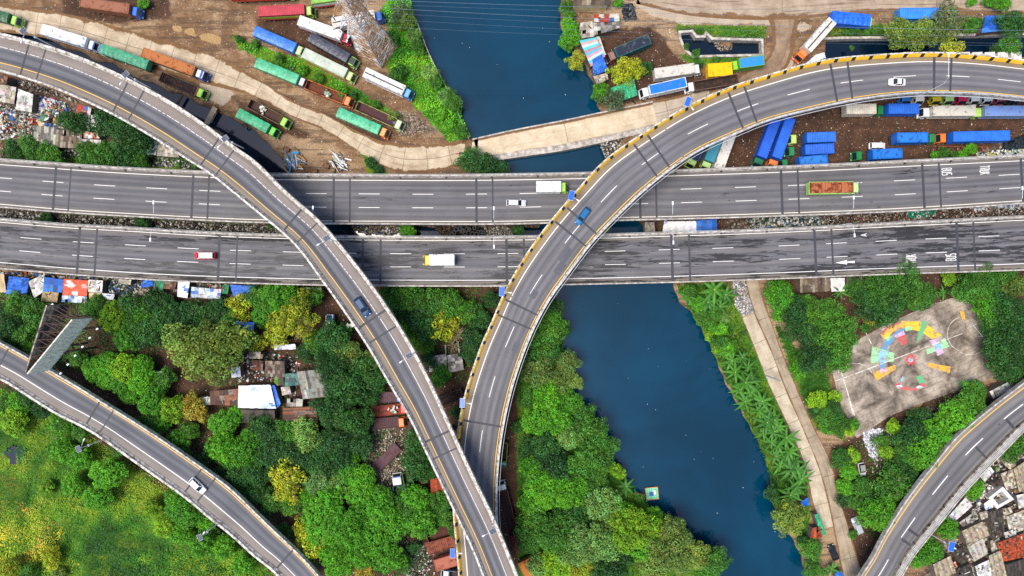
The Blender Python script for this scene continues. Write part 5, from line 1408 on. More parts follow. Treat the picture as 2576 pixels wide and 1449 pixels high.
FOREST = {
 'beside the scrap roofs under the left ramp': [(173, 303, 34, 'd'), (262, 300, 42, 'd'), (312, 325, 55, 'd'), (345, 352, 40, 'd'), (290, 278, 30, 'd'), (68, 370, 33, 'm'), (113, 387, 32, 'm'), (215, 388, 34, 'm'), (258, 392, 40, 'm'), (305, 394, 36, 'd'), (345, 400, 24, 'm'), (28, 374, 22, 'd')],
 'at the top of the truck yard': [(356, 6, 15, 'b')],
 'on the grassy left river bank': [(1003, 26, 26, 'g'), (1022, 52, 20, 'k'), (1040, 88, 20, 'p'), (1050, 118, 17, 'm'), (1080, 180, 20, 'p'), (1095, 205, 17, 'm'), (1118, 240, 17, 'p'), (1138, 250, 22, 'm'), (1145, 268, 16, 'm'), (1158, 330, 18, 'm'), (985, 90, 18, 'm'), (1000, 180, 20, 'm'), (1128, 315, 16, 'b'), (1110, 285, 14, 'b')],
 'in the grass strip between the parked trucks': [(640, 108, 10, 'm'), (700, 145, 12, 'm'), (760, 175, 12, 'b'), (800, 195, 13, 'm'), (860, 228, 14, 'b'), (885, 240, 12, 'm'), (945, 262, 11, 'm'), (600, 97, 10, 'm'), (988, 290, 12, 'k')],
 'beside the bridge end above the highway': [(1178, 400, 32, 'd'), (1215, 412, 36, 'd'), (1258, 422, 26, 'd'), (930, 408, 14, 'd'), (950, 425, 12, 'd')],
 'on the right bank of the upper river': [(1440, 85, 27, 'b'), (1424, 105, 20, 'b'), (1432, 62, 20, 'b'), (1424, 15, 17, 'm'), (1432, 36, 14, 'm'), (1449, 152, 23, 'y'), (1566, 180, 32, 'y'), (1600, 172, 24, 'y'), (1622, 170, 18, 'd'), (1512, 230, 24, 'b'), (1538, 246, 30, 'g'), (1555, 5, 12, 'b')],
 'by the walled pond': [(1727, 116, 8, 'm'), (1752, 133, 11, 'm'), (1800, 150, 10, 'm'), (1760, 75, 8, 'm'), (1840, 180, 9, 'm'), (1760, 166, 9, 'd')],
 'over the ditch behind the curved ramp': [(2392, 45, 46, 'g'), (2370, 75, 36, 'k'), (2320, 78, 38, 'k'), (2270, 76, 38, 'k'), (2450, 60, 20, 'm'), (2555, 55, 36, 'd'), (2545, 112, 28, 'm'), (2398, 118, 27, 'y'), (2510, 125, 16, 'd'), (2525, 5, 22, 'b'), (2490, 2, 14, 'b'), (2447, 2, 12, 'b'), (2143, 120, 6, 'm')],
 'below the blue tarpaulin truck': [(2127, 79, 8, 'm'), (2143, 79, 8, 'm'), (2159, 79, 9, 'm'), (2181, 78, 9, 'm'), (2197, 77, 7, 'm')],
 'beside the rusty steel frame': [(2378, 383, 15, 'm'), (2352, 391, 11, 'b'), (2402, 390, 12, 'm'), (2420, 388, 11, 'b'), (2443, 374, 15, 'b'), (2360, 400, 9, 'm')],
 'in the gap between the two carriageways': [(113, 551, 17, 'd'), (353, 563, 18, 'd'), (1024, 583, 22, 'b'), (1304, 581, 15, 'd'), (1521, 577, 11, 'l'), (680, 566, 9, 'm')],
 'left of the billboard': [(25, 769, 31, 'm'), (62, 762, 21, 'd'), (80, 790, 38, 'm'), (18, 820, 32, 'd'), (50, 845, 30, 'm'), (72, 875, 26, 'b'), (25, 868, 24, 'm'), (8, 785, 26, 'd')],
 'between the billboard and the tarpaulin shacks': [(218, 778, 26, 'm'), (272, 797, 36, 'l'), (250, 765, 22, 'm'), (330, 770, 37, 'd'), (386, 760, 35, 'd'), (350, 782, 34, 'b'), (328, 815, 30, 'm'), (368, 832, 38, 'd'), (405, 805, 40, 'd'), (308, 855, 34, 'b'), (288, 830, 20, 'm'), (345, 850, 30, 'd'), (425, 850, 32, 'd')],
 'behind the tarpaulin shacks': [(455, 790, 38, 'd'), (500, 792, 38, 'd'), (542, 784, 34, 'd'), (568, 808, 32, 'm'), (425, 780, 27, 'm')],
 'in the middle of the left forest': [(505, 885, 92, 'k')],
 'over the blue signboard roof': [(598, 774, 32, 'y'), (650, 750, 38, 'm'), (700, 748, 50, 'b'), (740, 800, 56, 'y'), (692, 832, 40, 'y'), (660, 800, 34, 'b'), (770, 750, 34, 'm'), (610, 845, 30, 'm'), (600, 870, 22, 'b'), (640, 872, 20, 'y')],
 'above the lower left ramp': [(225, 930, 34, 'b'), (262, 922, 38, 'b'), (306, 930, 38, 'l'), (348, 925, 34, 'b'), (190, 905, 22, 'm'), (300, 965, 34, 'b'), (350, 962, 38, 'b'), (262, 958, 30, 'b'), (320, 998, 26, 'b'), (375, 1012, 40, 'b'), (368, 1058, 28, 'm'), (397, 1070, 24, 'b'), (432, 1030, 36, 'l'), (480, 1028, 34, 'o'), (404, 955, 30, 'm'), (435, 1120, 36, 'b'), (457, 1158, 28, 'm'), (470, 1085, 26, 'm'), (385, 975, 26, 'm')],
 'below the rust striped roofs': [(552, 1070, 40, 'b'), (585, 1045, 24, 'b'), (555, 1130, 44, 'b'), (602, 1140, 44, 'b'), (622, 1108, 34, 'b'), (575, 1165, 30, 'm'), (650, 1075, 32, 'd'), (680, 1110, 40, 'd'), (720, 1090, 34, 'm'), (768, 1100, 40, 'p'), (720, 1140, 40, 'd'), (650, 1150, 34, 'd'), (690, 1165, 34, 'd')],
 'in the dark thicket below the forest shacks': [(505, 1165, 28, 'd'), (540, 1200, 28, 'd'), (590, 1200, 34, 'd'), (640, 1200, 34, 'd'), (600, 1235, 26, 'd'), (640, 1250, 30, 'd'), (675, 1265, 32, 'm'), (730, 1275, 34, 'm'), (660, 1300, 20, 'd'), (714, 1213, 48, 'y'), (760, 1160, 40, 'd'), (800, 1165, 38, 'd'), (797, 1216, 36, 'p'), (840, 1228, 28, 'p'), (770, 1250, 28, 'b'), (755, 1200, 30, 'd'), (715, 1340, 20, 'm')],
 'between the old flatbeds and the forest shacks': [(830, 940, 52, 'd'), (872, 980, 48, 'd'), (806, 1022, 24, 'd'), (838, 1040, 48, 'd'), (885, 1060, 46, 'd'), (850, 1110, 42, 'd'), (900, 1115, 38, 'd'), (855, 1160, 34, 'd'), (815, 1120, 38, 'd'), (925, 1000, 24, 'd')],
 'hugging the left ramp': [(830, 850, 44, 'd'), (785, 862, 30, 'm'), (768, 884, 28, 'd'), (828, 893, 36, 'd'), (870, 890, 38, 'k'), (905, 930, 40, 'd'), (940, 960, 34, 'd'), (940, 905, 24, 'k'), (865, 830, 20, 'd'), (700, 955, 14, 'b')],
 'in the bright grove above the bottom edge': [(870, 1192, 34, 'b'), (900, 1245, 42, 'b'), (908, 1208, 38, 'b'), (880, 1165, 26, 'b'), (820, 1272, 44, 'b'), (790, 1312, 48, 'b'), (808, 1352, 48, 'b'), (860, 1330, 56, 'b'), (920, 1292, 44, 'b'), (962, 1300, 44, 'b'), (958, 1260, 34, 'b'), (990, 1332, 40, 'b'), (940, 1362, 48, 'b'), (895, 1392, 52, 'b'), (845, 1415, 52, 'b'), (972, 1412, 44, 'b'), (915, 1435, 30, 'o'), (1012, 1425, 26, 'm'), (790, 1378, 42, 'y'), (760, 1345, 30, 'y'), (768, 1425, 22, 'm'), (1018, 1280, 30, 'm')],
 'beside the scrap yard under the left ramp': [(1044, 1255, 38, 'b'), (1108, 1265, 32, 'm'), (1058, 1322, 44, 'b'), (1112, 1303, 24, 'm'), (1042, 1165, 40, 'd'), (1050, 1122, 36, 'd'), (1070, 1190, 28, 'd'), (1015, 1235, 18, 'm'), (1140, 1335, 16, 'm'), (1040, 1380, 16, 'd')],
 'in the wedge between the two ramps': [(980, 745, 38, 'm'), (1025, 755, 42, 'm'), (1078, 762, 44, 'm'), (1128, 765, 40, 'm'), (1172, 785, 34, 'm'), (1005, 792, 34, 'd'), (1060, 805, 44, 'd'), (1110, 818, 38, 'y'), (1150, 838, 34, 'r'), (1135, 865, 26, 'r'), (1015, 832, 32, 'b'), (1045, 858, 30, 'l'), (1072, 872, 22, 'b'), (1192, 856, 36, 'd'), (1205, 800, 32, 'd'), (1186, 888, 28, 'd'), (1108, 942, 27, 'b'), (1080, 905, 22, 'd'), (1238, 755, 22, 'd'), (1070, 840, 30, 'd'), (1095, 960, 18, 'm'), (1152, 1042, 18, 'd')],
 'on the left river bank, upper end': [(1385, 782, 32, 'd'), (1392, 822, 38, 'm'), (1368, 862, 44, 'm'), (1418, 832, 16, 'd'), (1350, 902, 34, 'd'), (1352, 935, 44, 'k'), (1428, 915, 34, 'k'), (1440, 960, 26, 'k'), (1402, 972, 34, 'k'), (1380, 880, 34, 'd')],
 'on the river bank beside the curved ramp': [(1378, 1003, 44, 'b'), (1330, 1000, 32, 'm'), (1428, 1015, 38, 'b'), (1350, 1060, 44, 'b'), (1402, 1058, 42, 'b'), (1434, 1103, 32, 'p'), (1488, 1092, 46, 'm'), (1520, 1122, 34, 'm'), (1500, 1160, 42, 'm'), (1370, 1128, 42, 'd'), (1338, 1182, 36, 'b'), (1400, 1178, 46, 'd'), (1452, 1190, 42, 'm'), (1505, 1208, 26, 'm'), (1470, 1060, 36, 'm'), (1300, 1075, 16, 'd'), (1325, 1130, 30, 'd')],
 'in the dense riverside grove at the bottom': [(1380, 1240, 54, 'b'), (1430, 1242, 52, 'b'), (1470, 1230, 38, 'm'), (1340, 1275, 40, 'b'), (1350, 1352, 54, 'm'), (1402, 1350, 58, 'm'), (1340, 1318, 44, 'm'), (1440, 1300, 44, 'd'), (1510, 1270, 44, 'p'), (1540, 1285, 30, 'p'), (1478, 1380, 58, 'p'), (1530, 1362, 42, 'p'), (1600, 1342, 60, 'l'), (1580, 1302, 38, 'b'), (1622, 1388, 44, 'b'), (1562, 1410, 40, 'd'), (1690, 1388, 66, 'k'), (1650, 1425, 48, 'k'), (1748, 1402, 44, 'k'), (1802, 1415, 38, 'm'), (1645, 1298, 22, 'b'), (1402, 1422, 44, 'l'), (1360, 1432, 34, 'p'), (1460, 1432, 40, 'y', 'dense'), (1536, 1436, 44, 'd'), (1700, 1330, 30, 'k')],
 'at the water edge near the raft': [(1548, 1182, 18, 'l'), (1562, 1193, 14, 'l'), (1610, 1255, 12, 'm')],
 'on the right river bank': [(1735, 735, 18, 'm'), (1762, 765, 22, 'b'), (1775, 800, 22, 'm'), (1800, 790, 18, 'm'), (1790, 820, 18, 'b'), (1815, 830, 18, 'b'), (1825, 800, 15, 'p'), (1812, 860, 20, 'm'), (1830, 880, 20, 'b'), (1786, 848, 12, 'l'), (1845, 870, 14, 'm'), (1802, 880, 10, 'l'), (1858, 918, 12, 'd'), (1880, 942, 11, 'm'), (1898, 1002, 12, 'd'), (1937, 1077, 12, 'd'), (1965, 1132, 13, 'd'), (1990, 1176, 12, 'm'), (1918, 1050, 10, 'b'), (1846, 958, 10, 'm'), (1872, 1022, 10, 'm'), (1905, 1082, 11, 'm'), (1943, 1240, 18, 'd'), (1960, 1262, 18, 'm')],
 'at the lower end of the riverside walk': [(1996, 1312, 46, 'k'), (1975, 1290, 24, 'k'), (2045, 1386, 28, 'm'), (2050, 1438, 28, 'm'), (2020, 1360, 16, 'd')],
 'between the riverside road and the court': [(1968, 742, 42, 'b'), (2010, 790, 40, 'd'), (2072, 785, 50, 'm'), (2110, 850, 58, 'm'), (2062, 880, 52, 'd'), (2020, 835, 38, 'd'), (2120, 895, 38, 'm'), (2090, 905, 36, 'm'), (1990, 760, 26, 'd'), (2030, 900, 26, 'm'), (2012, 930, 26, 'b'), (1965, 790, 20, 'b'), (2182, 823, 14, 'm'), (2195, 800, 18, 'o'), (2205, 812, 13, 'm')],
 'between the highway and the court': [(2232, 722, 52, 'm'), (2292, 722, 56, 'm'), (2252, 768, 48, 'd'), (2325, 748, 38, 'm'), (2202, 768, 40, 'd'), (2175, 745, 30, 'd'), (2222, 785, 28, 'd'), (2150, 720, 22, 'm'), (2390, 700, 18, 'l')],
 'in the corner right of the court': [(2478, 712, 56, 'm'), (2535, 695, 36, 'm'), (2450, 722, 36, 'd'), (2490, 762, 40, 'b'), (2565, 722, 38, 'k'), (2552, 782, 52, 'd'), (2503, 802, 36, 'm'), (2560, 842, 52, 'd'), (2520, 832, 38, 'd'), (2540, 902, 56, 'd'), (2514, 880, 28, 'd'), (2562, 945, 36, 'd'), (2548, 925, 28, 'd'), (2475, 680, 30, 'm')],
 'in the garden below the court corner': [(2061, 1009, 26, 'l'), (2078, 1045, 26, 'm'), (2104, 1000, 17, 'l'), (2112, 1070, 24, 'm'), (2140, 1085, 14, 'l'), (2150, 1070, 15, 'b'), (2085, 1075, 20, 'b'), (2060, 1040, 22, 'd'), (2100, 1030, 22, 'd')],
 'around the small parked pickup': [(2250, 1077, 20, 'l'), (2150, 1148, 20, 'l'), (2118, 1156, 26, 'm'), (2138, 1190, 22, 'b'), (2171, 1226, 27, 'm'), (2128, 1228, 22, 'b'), (2160, 1265, 26, 'm'), (2130, 1258, 22, 'd'), (2233, 1140, 20, 'l'), (2240, 1170, 11, 'l'), (2225, 1110, 16, 'm'), (2147, 1346, 11, 'm'), (2190, 1250, 22, 'd')],
 'hugging the lower right ramp': [(2460, 985, 32, 'm'), (2445, 1018, 42, 'm'), (2414, 1056, 48, 'b'), (2305, 1092, 40, 'd'), (2362, 1098, 46, 'b'), (2335, 1140, 48, 'b'), (2370, 1150, 34, 'b'), (2282, 1130, 34, 'm'), (2300, 1175, 34, 'm'), (2262, 1228, 50, 'm', 'open'), (2280, 1200, 36, 'd'), (2308, 1205, 30, 'd'), (2222, 1300, 50, 'b'), (2260, 1285, 32, 'm'), (2318, 1052, 28, 'd'), (2260, 1190, 36, 'd'), (2240, 1235, 34, 'd'), (2285, 1242, 34, 'm')],
 'beside the house roofs': [(2455, 1233, 30, 'b'), (2388, 1333, 32, 'b'), (2558, 1130, 34, 'm'), (2340, 1390, 44, 'b'), (2310, 1410, 26, 'b'), (2510, 1180, 8, 'm'), (2560, 1335, 16, 'd')],
 'in the lower left meadow': [(20, 1062, 38, 'l'), (30, 1020, 34, 'b'), (8, 1030, 30, 'm'), (60, 1000, 30, 'd'), (100, 1030, 28, 'd'), (140, 1066, 30, 'b', 'open'), (143, 1136, 36, 'b'), (192, 1156, 33, 'b'), (257, 1198, 46, 'b'), (177, 1224, 31, 'b'), (237, 1256, 36, 'b'), (113, 1229, 18, 'l'), (297, 1130, 28, 'm'), (200, 1090, 22, 'm')],
 'in the row below the lower left ramp': [(380, 1279, 24, 'l'), (437, 1259, 32, 'b'), (462, 1298, 42, 'b'), (407, 1329, 28, 'l'), (450, 1349, 33, 'b'), (510, 1316, 32, 'b'), (503, 1373, 36, 'b'), (557, 1382, 36, 'b'), (607, 1425, 32, 'b'), (430, 1285, 26, 'b'), (520, 1345, 24, 'm')],
 'at the bottom left corner': [(123, 1403, 24, 'y', 'dense'), (17, 1432, 26, 'y', 'dense'), (70, 1442, 20, 'm'), (145, 1445, 16, 'k')],
}
BANANAS = {'high on the right river bank': [(1727, 748, 26), (1790, 728, 30), (1822, 742, 28), (1780, 762, 26), (1812, 770, 24)],
 'in the upper riverside row': [(1840, 905, 28), (1866, 898, 26), (1850, 935, 28), (1880, 925, 24), (1868, 958, 26), (1892, 955, 22), (1888, 984, 28), (1858, 980, 24), (1905, 985, 22), (1830, 880, 22), (1872, 1010, 22), (1912, 1010, 26)],
 'in the lower riverside row': [(1908, 1035, 28), (1926, 1062, 27), (1950, 1055, 28), (1945, 1085, 26), (1972, 1100, 28), (1955, 1120, 26), (1985, 1130, 28), (1970, 1150, 24), (1998, 1160, 28), (1985, 1180, 26), (1930, 1035, 24), (1940, 1110, 24), (1925, 1090, 22), (1960, 1075, 24), (1962, 1175, 22), (2008, 1185, 24), (1950, 1150, 22)],
 'near the riverside walk end': [(1998, 1226, 27), (2012, 1205, 24), (1985, 1248, 22), (2091, 1428, 24), (2080, 1446, 18)],
 'on the bare bank beside the raft': [(1577, 1226, 22)], 'above the court': [(2378, 735, 20), (2392, 712, 14), (2112, 733, 18)],
 'on the rubbish slope below the court': [(2208, 1112, 12)], 'by the scrap under the left ramp': [(150, 388, 11), (183, 375, 9), (222, 394, 9), (442, 410, 9), (482, 414, 8)]}
for reg, lst in FOREST.items():
    for e in lst: tree(*e[:4], reg, e[4] if len(e) > 4 else None)
for reg, lst in BANANAS.items():
    for e in lst: banana(*e, reg)

ORD = ['first', 'second', 'third', 'fourth', 'fifth', 'sixth', 'seventh', 'eighth', 'ninth', 'tenth', 'eleventh', 'twelfth', 'thirteenth', 'fourteenth', 'fifteenth', 'sixteenth', 'seventeenth', 'eighteenth', 'nineteenth', 'twentieth']
def label_trees():
    def sz(r): return 'small' if r < 18 else 'slim' if r < 28 else 'medium' if r < 40 else 'broad' if r < 60 else 'huge'
    groups = {}
    for t in ALLTREES:
        root, x, y, r, k, reg, what = t
        col = {'banana': 'star shaped'}.get(k) or KIND[k][0]
        key = (f'{sz(r)} {col} {what}', reg)
        groups.setdefault(key, []).append(t)
    for (head, reg), lst in groups.items():
        xs, ys = [t[1] for t in lst], [t[2] for t in lst]
        byx = (max(xs) - min(xs)) >= (max(ys) - min(ys))
        lst = sorted(lst, key=lambda t: t[1] if byx else t[2])
        for i, t in enumerate(lst):
            lb = f'{head} {reg}'
            if len(lst) == 2: lb += ', the ' + (('left' if i == 0 else 'right') if byx else ('upper' if i == 0 else 'lower')) + ' one'
            elif len(lst) > 2: lb += f', {ORD[i]} from ' + ('the left' if byx else 'the top')
            tag(t[0], lb, t[6], 'trees and plants ' + reg)
label_trees()

# ground cover: leaves and blades nobody could count
def vnoise(x, y, sc, seed):
    r = np.random.RandomState(seed).rand(64, 64)
    u, v = x / sc + 1000, y / sc + 1000
    i, j = np.floor(u).astype(int), np.floor(v).astype(int); f, g = u - i, v - j
    f, g = f * f * (3 - 2 * f), g * g * (3 - 2 * g)
    a = lambda p, q: r[p % 64, q % 64]
    return (a(i, j) * (1 - f) + a(i + 1, j) * f) * (1 - g) + (a(i, j + 1) * (1 - f) + a(i + 1, j + 1) * f) * g
def sample_poly(poly, n, rs):
    P = np.array([(p.x, p.y) for p in poly]); lo, hi = P.min(0), P.max(0)
    pts = rs.uniform(lo, hi, (int(n * 2.5) + 50, 2)); s = sdf(pts[:, 0], pts[:, 1], poly)
    k = s < 0
    return pts[k][:n], -s[k][:n]
def ground_cover(name, label, poly, dens, hmax, cols, seed, size=.38, thr=.0):
    rs = np.random.RandomState(seed); w = Wp(poly)
    pts, dd = sample_poly(w, int(abs(area(w)) / 2 * dens), rs)
    nz = .6 * vnoise(pts[:, 0], pts[:, 1], 4.0, seed) + .4 * vnoise(pts[:, 0], pts[:, 1], 1.4, seed + 1)
    k = nz > thr; pts, dd, nz = pts[k], dd[k], nz[k]
    hh = hmax * np.clip((nz - .25) * 1.7, .04, 1) * np.clip(dd / 1.5, .2, 1)
    z = hh * rs.uniform(.5, 1.0, len(pts)) ** .6 + .03
    C = np.stack([pts[:, 0], pts[:, 1], z], 1)
    cn = np.clip((.75 * vnoise(pts[:, 0], pts[:, 1], 13, seed + 5) + .25 * vnoise(pts[:, 0], pts[:, 1], 3.5, seed + 6)) * 1.9 - .45 + rs.normal(0, .03, len(pts)), 0, .999) * (len(cols) - 1)
    cl = np.array([lin(c) for c in cols]); i = cn.astype(int); f = (cn - i)[:, None]
    T = (cl[i] * (1 - f) + cl[np.minimum(i + 1, len(cols) - 1)] * f) * rs.uniform(.72, 1.25, (len(pts), 1))
    V, F = leaf_quads(C, np.tile([[0, 0, 1.0]], (len(pts), 1)), size * rs.uniform(.6, 1.3, len(pts)), rs, .45)
    tag(inst(name, np_mesh(name, V, F, GCM, tint=T)), label, 'ground cover', kind='stuff')
GCM = leaf_mat('ground_cover_leaves', (1.25, 1.25, 1.1), False)
ground_cover('meadow_grass', 'green and yellow meadow grass filling the lower left corner', [(-30, 958), (30, 975), (210, 1082), (400, 1210), (580, 1352), (690, 1440), (720, 1475), (-30, 1475)], 19, 1.4, ['#1d4a12', '#2a6012', '#3f7816', '#5a8c1a', '#7c9c1e', '#8c9626', '#6a9220', '#427a18', '#285c12'], 3, .3)
ground_cover('dry_grass', 'yellow and ochre patch of dry meadow grass at the left edge', [(-20, 1255), (60, 1262), (120, 1300), (170, 1330), (150, 1390), (200, 1420), (120, 1440), (60, 1420), (-20, 1445)], 15, .9, ['#a8b01e', '#c8b828', '#c09a3a', '#9ab020', '#d0c030'], 41, .34, .1)
ground_cover('scrub', 'dark green scrub in the lower part of the meadow', [(300, 1380), (420, 1370), (560, 1420), (690, 1450), (700, 1475), (260, 1475)], 10, 1.6, ['#14380c', '#1f5210', '#2c6a14', '#1a440e'], 42, .4, .2)
ground_cover('bank_grass', 'bright green grass and weeds on the left river bank', [(985, -20), (1025, -20), (1075, 135), (1112, 195), (1142, 236), (1172, 320), (1186, 345), (1130, 358), (1085, 310), (1040, 262), (1025, 225), (995, 195), (975, 165), (1000, 110), (955, 30)], 14, 1.2, ['#226014', '#3a8a14', '#5ab81a', '#2f7a16', '#78c024', '#3f8a1a'], 4, thr=.12)
ground_cover('strip_weeds', 'low weeds in the strip between the rows of trucks', [(580, 90), (625, 107), (760, 150), (880, 215), (1005, 288), (1015, 318), (960, 290), (880, 253), (760, 203), (650, 148), (600, 120)], 13, .8, ['#2f7a14', '#48941a', '#5fae20', '#3a8016'], 5, thr=.2)
ground_cover('river_bank_weeds', 'weeds on the right river bank below the banana plants', [(1700, 714), (1826, 714), (1866, 800), (1950, 1005), (2024, 1178), (2036, 1290), (2030, 1395), (1968, 1296), (1936, 1200), (1900, 1098), (1806, 908), (1742, 785)], 15, 1.0, ['#0f2e08', '#184409', '#2f7012', '#123a0a', '#1f560e'], 6)
ground_cover('forest_floor', 'dark undergrowth below the trees of the left forest', [(-20, 740), (560, 760), (860, 800), (1000, 1000), (1120, 1240), (1140, 1480), (830, 1480), (560, 1205), (300, 1030), (0, 855)], 3.2, 1.1, ['#16350e', '#1f4712', '#2a5a16', '#24400f'], 7, .45, .48)
ground_cover('ramp_thicket', 'undergrowth between the two ramps', [(960, 722), (1262, 722), (1180, 960), (1100, 960)], 4, 1.2, ['#1b4210', '#2a5f16', '#3a6f1a'], 8, .45, .3)
ground_cover('grove_undergrowth', 'undergrowth of the riverside grove', [(1300, 870), (1390, 770), (1440, 960), (1500, 1100), (1580, 1210), (1720, 1350), (1815, 1420), (1815, 1480), (1330, 1480), (1300, 1200)], 4, 1.0, ['#1b4a10', '#2c6a16', '#3a7a18'], 9, .45, .25)
ground_cover('court_weeds', 'weeds and grass left of the court', [(1938, 782), (2000, 960), (2050, 1078), (2128, 1112), (2096, 1002), (2082, 930), (2020, 900)], 11, .7, ['#1f5212', '#2f6c14', '#418018', '#245a12'], 10, thr=.15)
ground_cover('slope_weeds', 'weeds along the left side of the lower right ramp', [(2110, 1130), (2300, 1040), (2440, 975), (2500, 985), (2300, 1215), (2190, 1390), (2170, 1330)], 4, .9, ['#1c4a12', '#2c6416', '#3f7a1a'], 12, .4, .38)
ground_cover('pond_grass', 'grass bank above the walled pond', [(1712, 62), (1800, 64), (1925, 66), (1925, 96), (1792, 92), (1775, 78), (1750, 74)], 12, .5, ['#2f6c18', '#4a8420', '#6a7a2a', '#3a7018'], 13, thr=.1)
ground_cover('pond_weeds', 'weeds below the walled pond', [(1712, 128), (1748, 146), (1925, 146), (1915, 156), (1830, 166), (1760, 168)], 9, .5, ['#24581a', '#3a7020', '#4a7a24'], 14, thr=.2)
ground_cover('verge_weeds', 'weeds beside the highway under the left ramp', [(-20, 350), (60, 350), (330, 378), (500, 385), (520, 425), (250, 415), (-20, 398)], 7, .9, ['#163c0e', '#245a14', '#33701a'], 15, thr=.33)
ground_cover('ditch_weeds', 'green verge along the ditch wall', [(2085, 62), (2240, 66), (2460, 66), (2580, 60), (2580, 84), (2230, 92), (2085, 92)], 8, .8, ['#2a4a18', '#3c5c20', '#46641f'], 16, thr=.3)
ground_cover('hedge_weeds', 'small green patch beside the concrete road bend', [(905, 387), (932, 393), (985, 442), (945, 445)], 12, .7, ['#24581a', '#2f6818'], 17)
ground_cover('billboard_thicket', 'leafy thicket under the billboard', [(0, 720), (300, 745), (420, 860), (330, 985), (120, 900), (0, 845)], 5, 1.4, ['#1a4410', '#2a6214', '#3f7f1a'], 18, .45, .3)
# ------------------------------------------------------------------ shacks, roofs, rubbish
PAL = {'grey': ['#9a958c', '#7d786f', '#b5b0a6', '#66605a', '#c9c4ba'], 'brown': ['#6a5a4a', '#4c4036', '#8a7864', '#5a4a3c', '#a39480'], 'white': ['#e2e0da', '#cfccc6', '#f0eeea', '#b9b5ae'], 'pale': ['#c9c0b0', '#b0a694', '#d8d0c2', '#9c9282'],
       'rust': ['#7a4a34', '#5a3a2c', '#99603f', '#8f8478', '#4a322a'], 'red': ['#b04a24', '#c85a2c', '#8a3a20', '#a8441f', '#6a3422'], 'blue': ['#1f5fc0', '#2a6cd0', '#1a4fa0', '#3a80d8'], 'mix': ['#e4e2dc', '#3a6fc0', '#c9c2b4', '#8a8478', '#d8d4cc', '#b8402c', '#7a746a'],
       'green': ['#2f9a68', '#3aa874', '#2a8a5c'], 'dark': ['#3a342e', '#2c2824', '#4c443c', '#5a5046'], 'orange': ['#d8583a', '#e8c8bc', '#e06a48', '#f0e4de', '#e0a898'], 'teal': ['#3f6f6c', '#4a7f78', '#345a5c', '#5a8a80'], 'beige': ['#c8b088', '#d4be98', '#b89c74'], 'stripe': ['#5cc4d4', '#d8a0a4', '#c8d4d8', '#5cc4d4', '#c88890'], 'tan': ['#b5a58a', '#988a72', '#c9bca0', '#7d6f60', '#d8ccb8'], 'wb': ['#e8e8ea', '#b9c8e0', '#d8dce4', '#5a88d0', '#efeff0']}
def roof_piece(m, Q, style, pal, nx, ny, rs, ridge=0.0, jit=.06):
    Q = [Vector(q) for q in Q]
    def bl(u, v):
        p = (Q[0] * (1 - u) + Q[1] * u) * (1 - v) + (Q[3] * (1 - u) + Q[2] * u) * v
        if ridge: p = p + Vector((0, 0, ridge * (1 - abs(v - .5) * 2)))
        return p
    cols = [lin(c) for c in PAL[pal]]
    if style == 'tarp':
        g = [[bl(i / nx, j / ny) + Vector((rs.uniform(-.05, .05), rs.uniform(-.05, .05), rs.uniform(-.09, .09))) for j in range(ny + 1)] for i in range(nx + 1)]
        blob = [(rs.random(), rs.random(), rs.uniform(.06, .25), rs.choice(cols)) for _ in range(9)]
        for i in range(nx):
            for j in range(ny):
                c = cols[0]
                for bx, by, br, bc in blob:
                    if (i / nx - bx) ** 2 + (j / ny - by) ** 2 < br * br * rs.uniform(.6, 1.3): c = bc
                m.c = tuple(x * rs.uniform(.9, 1.1) for x in c); m.face([g[i][j], g[i + 1][j], g[i + 1][j + 1], g[i][j + 1]])
        return
    for i in range(nx):
        cc = rs.choice(cols)
        for j in range(ny):
            u0, u1, v0, v1 = i / nx, (i + 1) / nx, j / ny, (j + 1) / ny
            if style == 'patch':
                if rs.random() < .02: continue
                e = jit * .4; u0 -= rs.uniform(-.2, 1) * e / nx * 3; u1 += rs.uniform(-.2, 1) * e / nx * 3; v0 -= rs.uniform(-.2, 1) * e / ny * 3; v1 += rs.uniform(-.2, 1) * e / ny * 3
                c = rs.choice(cols)
            elif style == 'stripe': c = cols[j % len(cols)]
            elif style == 'tile': c = tuple(x * rs.uniform(.86, 1.1) * (.72 if i % 3 == 2 else 1) for x in (cols[0] if rs.random() < .86 else rs.choice(cols)))
            else: c = cols[0] if rs.random() < .75 else cc
            m.c = tuple(x * rs.uniform(.88, 1.1) for x in c)
            dz = Vector((0, 0, (rs.uniform(0, .07) if style == 'patch' else (.03 if (i + j) % 2 else 0)) + rs.uniform(0, .012)))
            q = [bl(u0, v0) + dz, bl(u1, v0) + dz, bl(u1, v1) + dz, bl(u0, v1) + dz]
            if style == 'tile': q[2] = q[2] + Vector((0, 0, .07)); q[3] = q[3] + Vector((0, 0, .07))
            if style == 'corr':                       # ridged sheet: four folds across each cell
                k = 4
                for a in range(k):
                    f0, f1 = a / k, (a + 1) / k; z0, z1 = Vector((0, 0, .06 * (a % 2))), Vector((0, 0, .06 * ((a + 1) % 2)))
                    m.face([q[0].lerp(q[1], f0) + z0, q[0].lerp(q[1], f1) + z1, q[3].lerp(q[2], f1) + z1, q[3].lerp(q[2], f0) + z0])
            else: m.face(q)
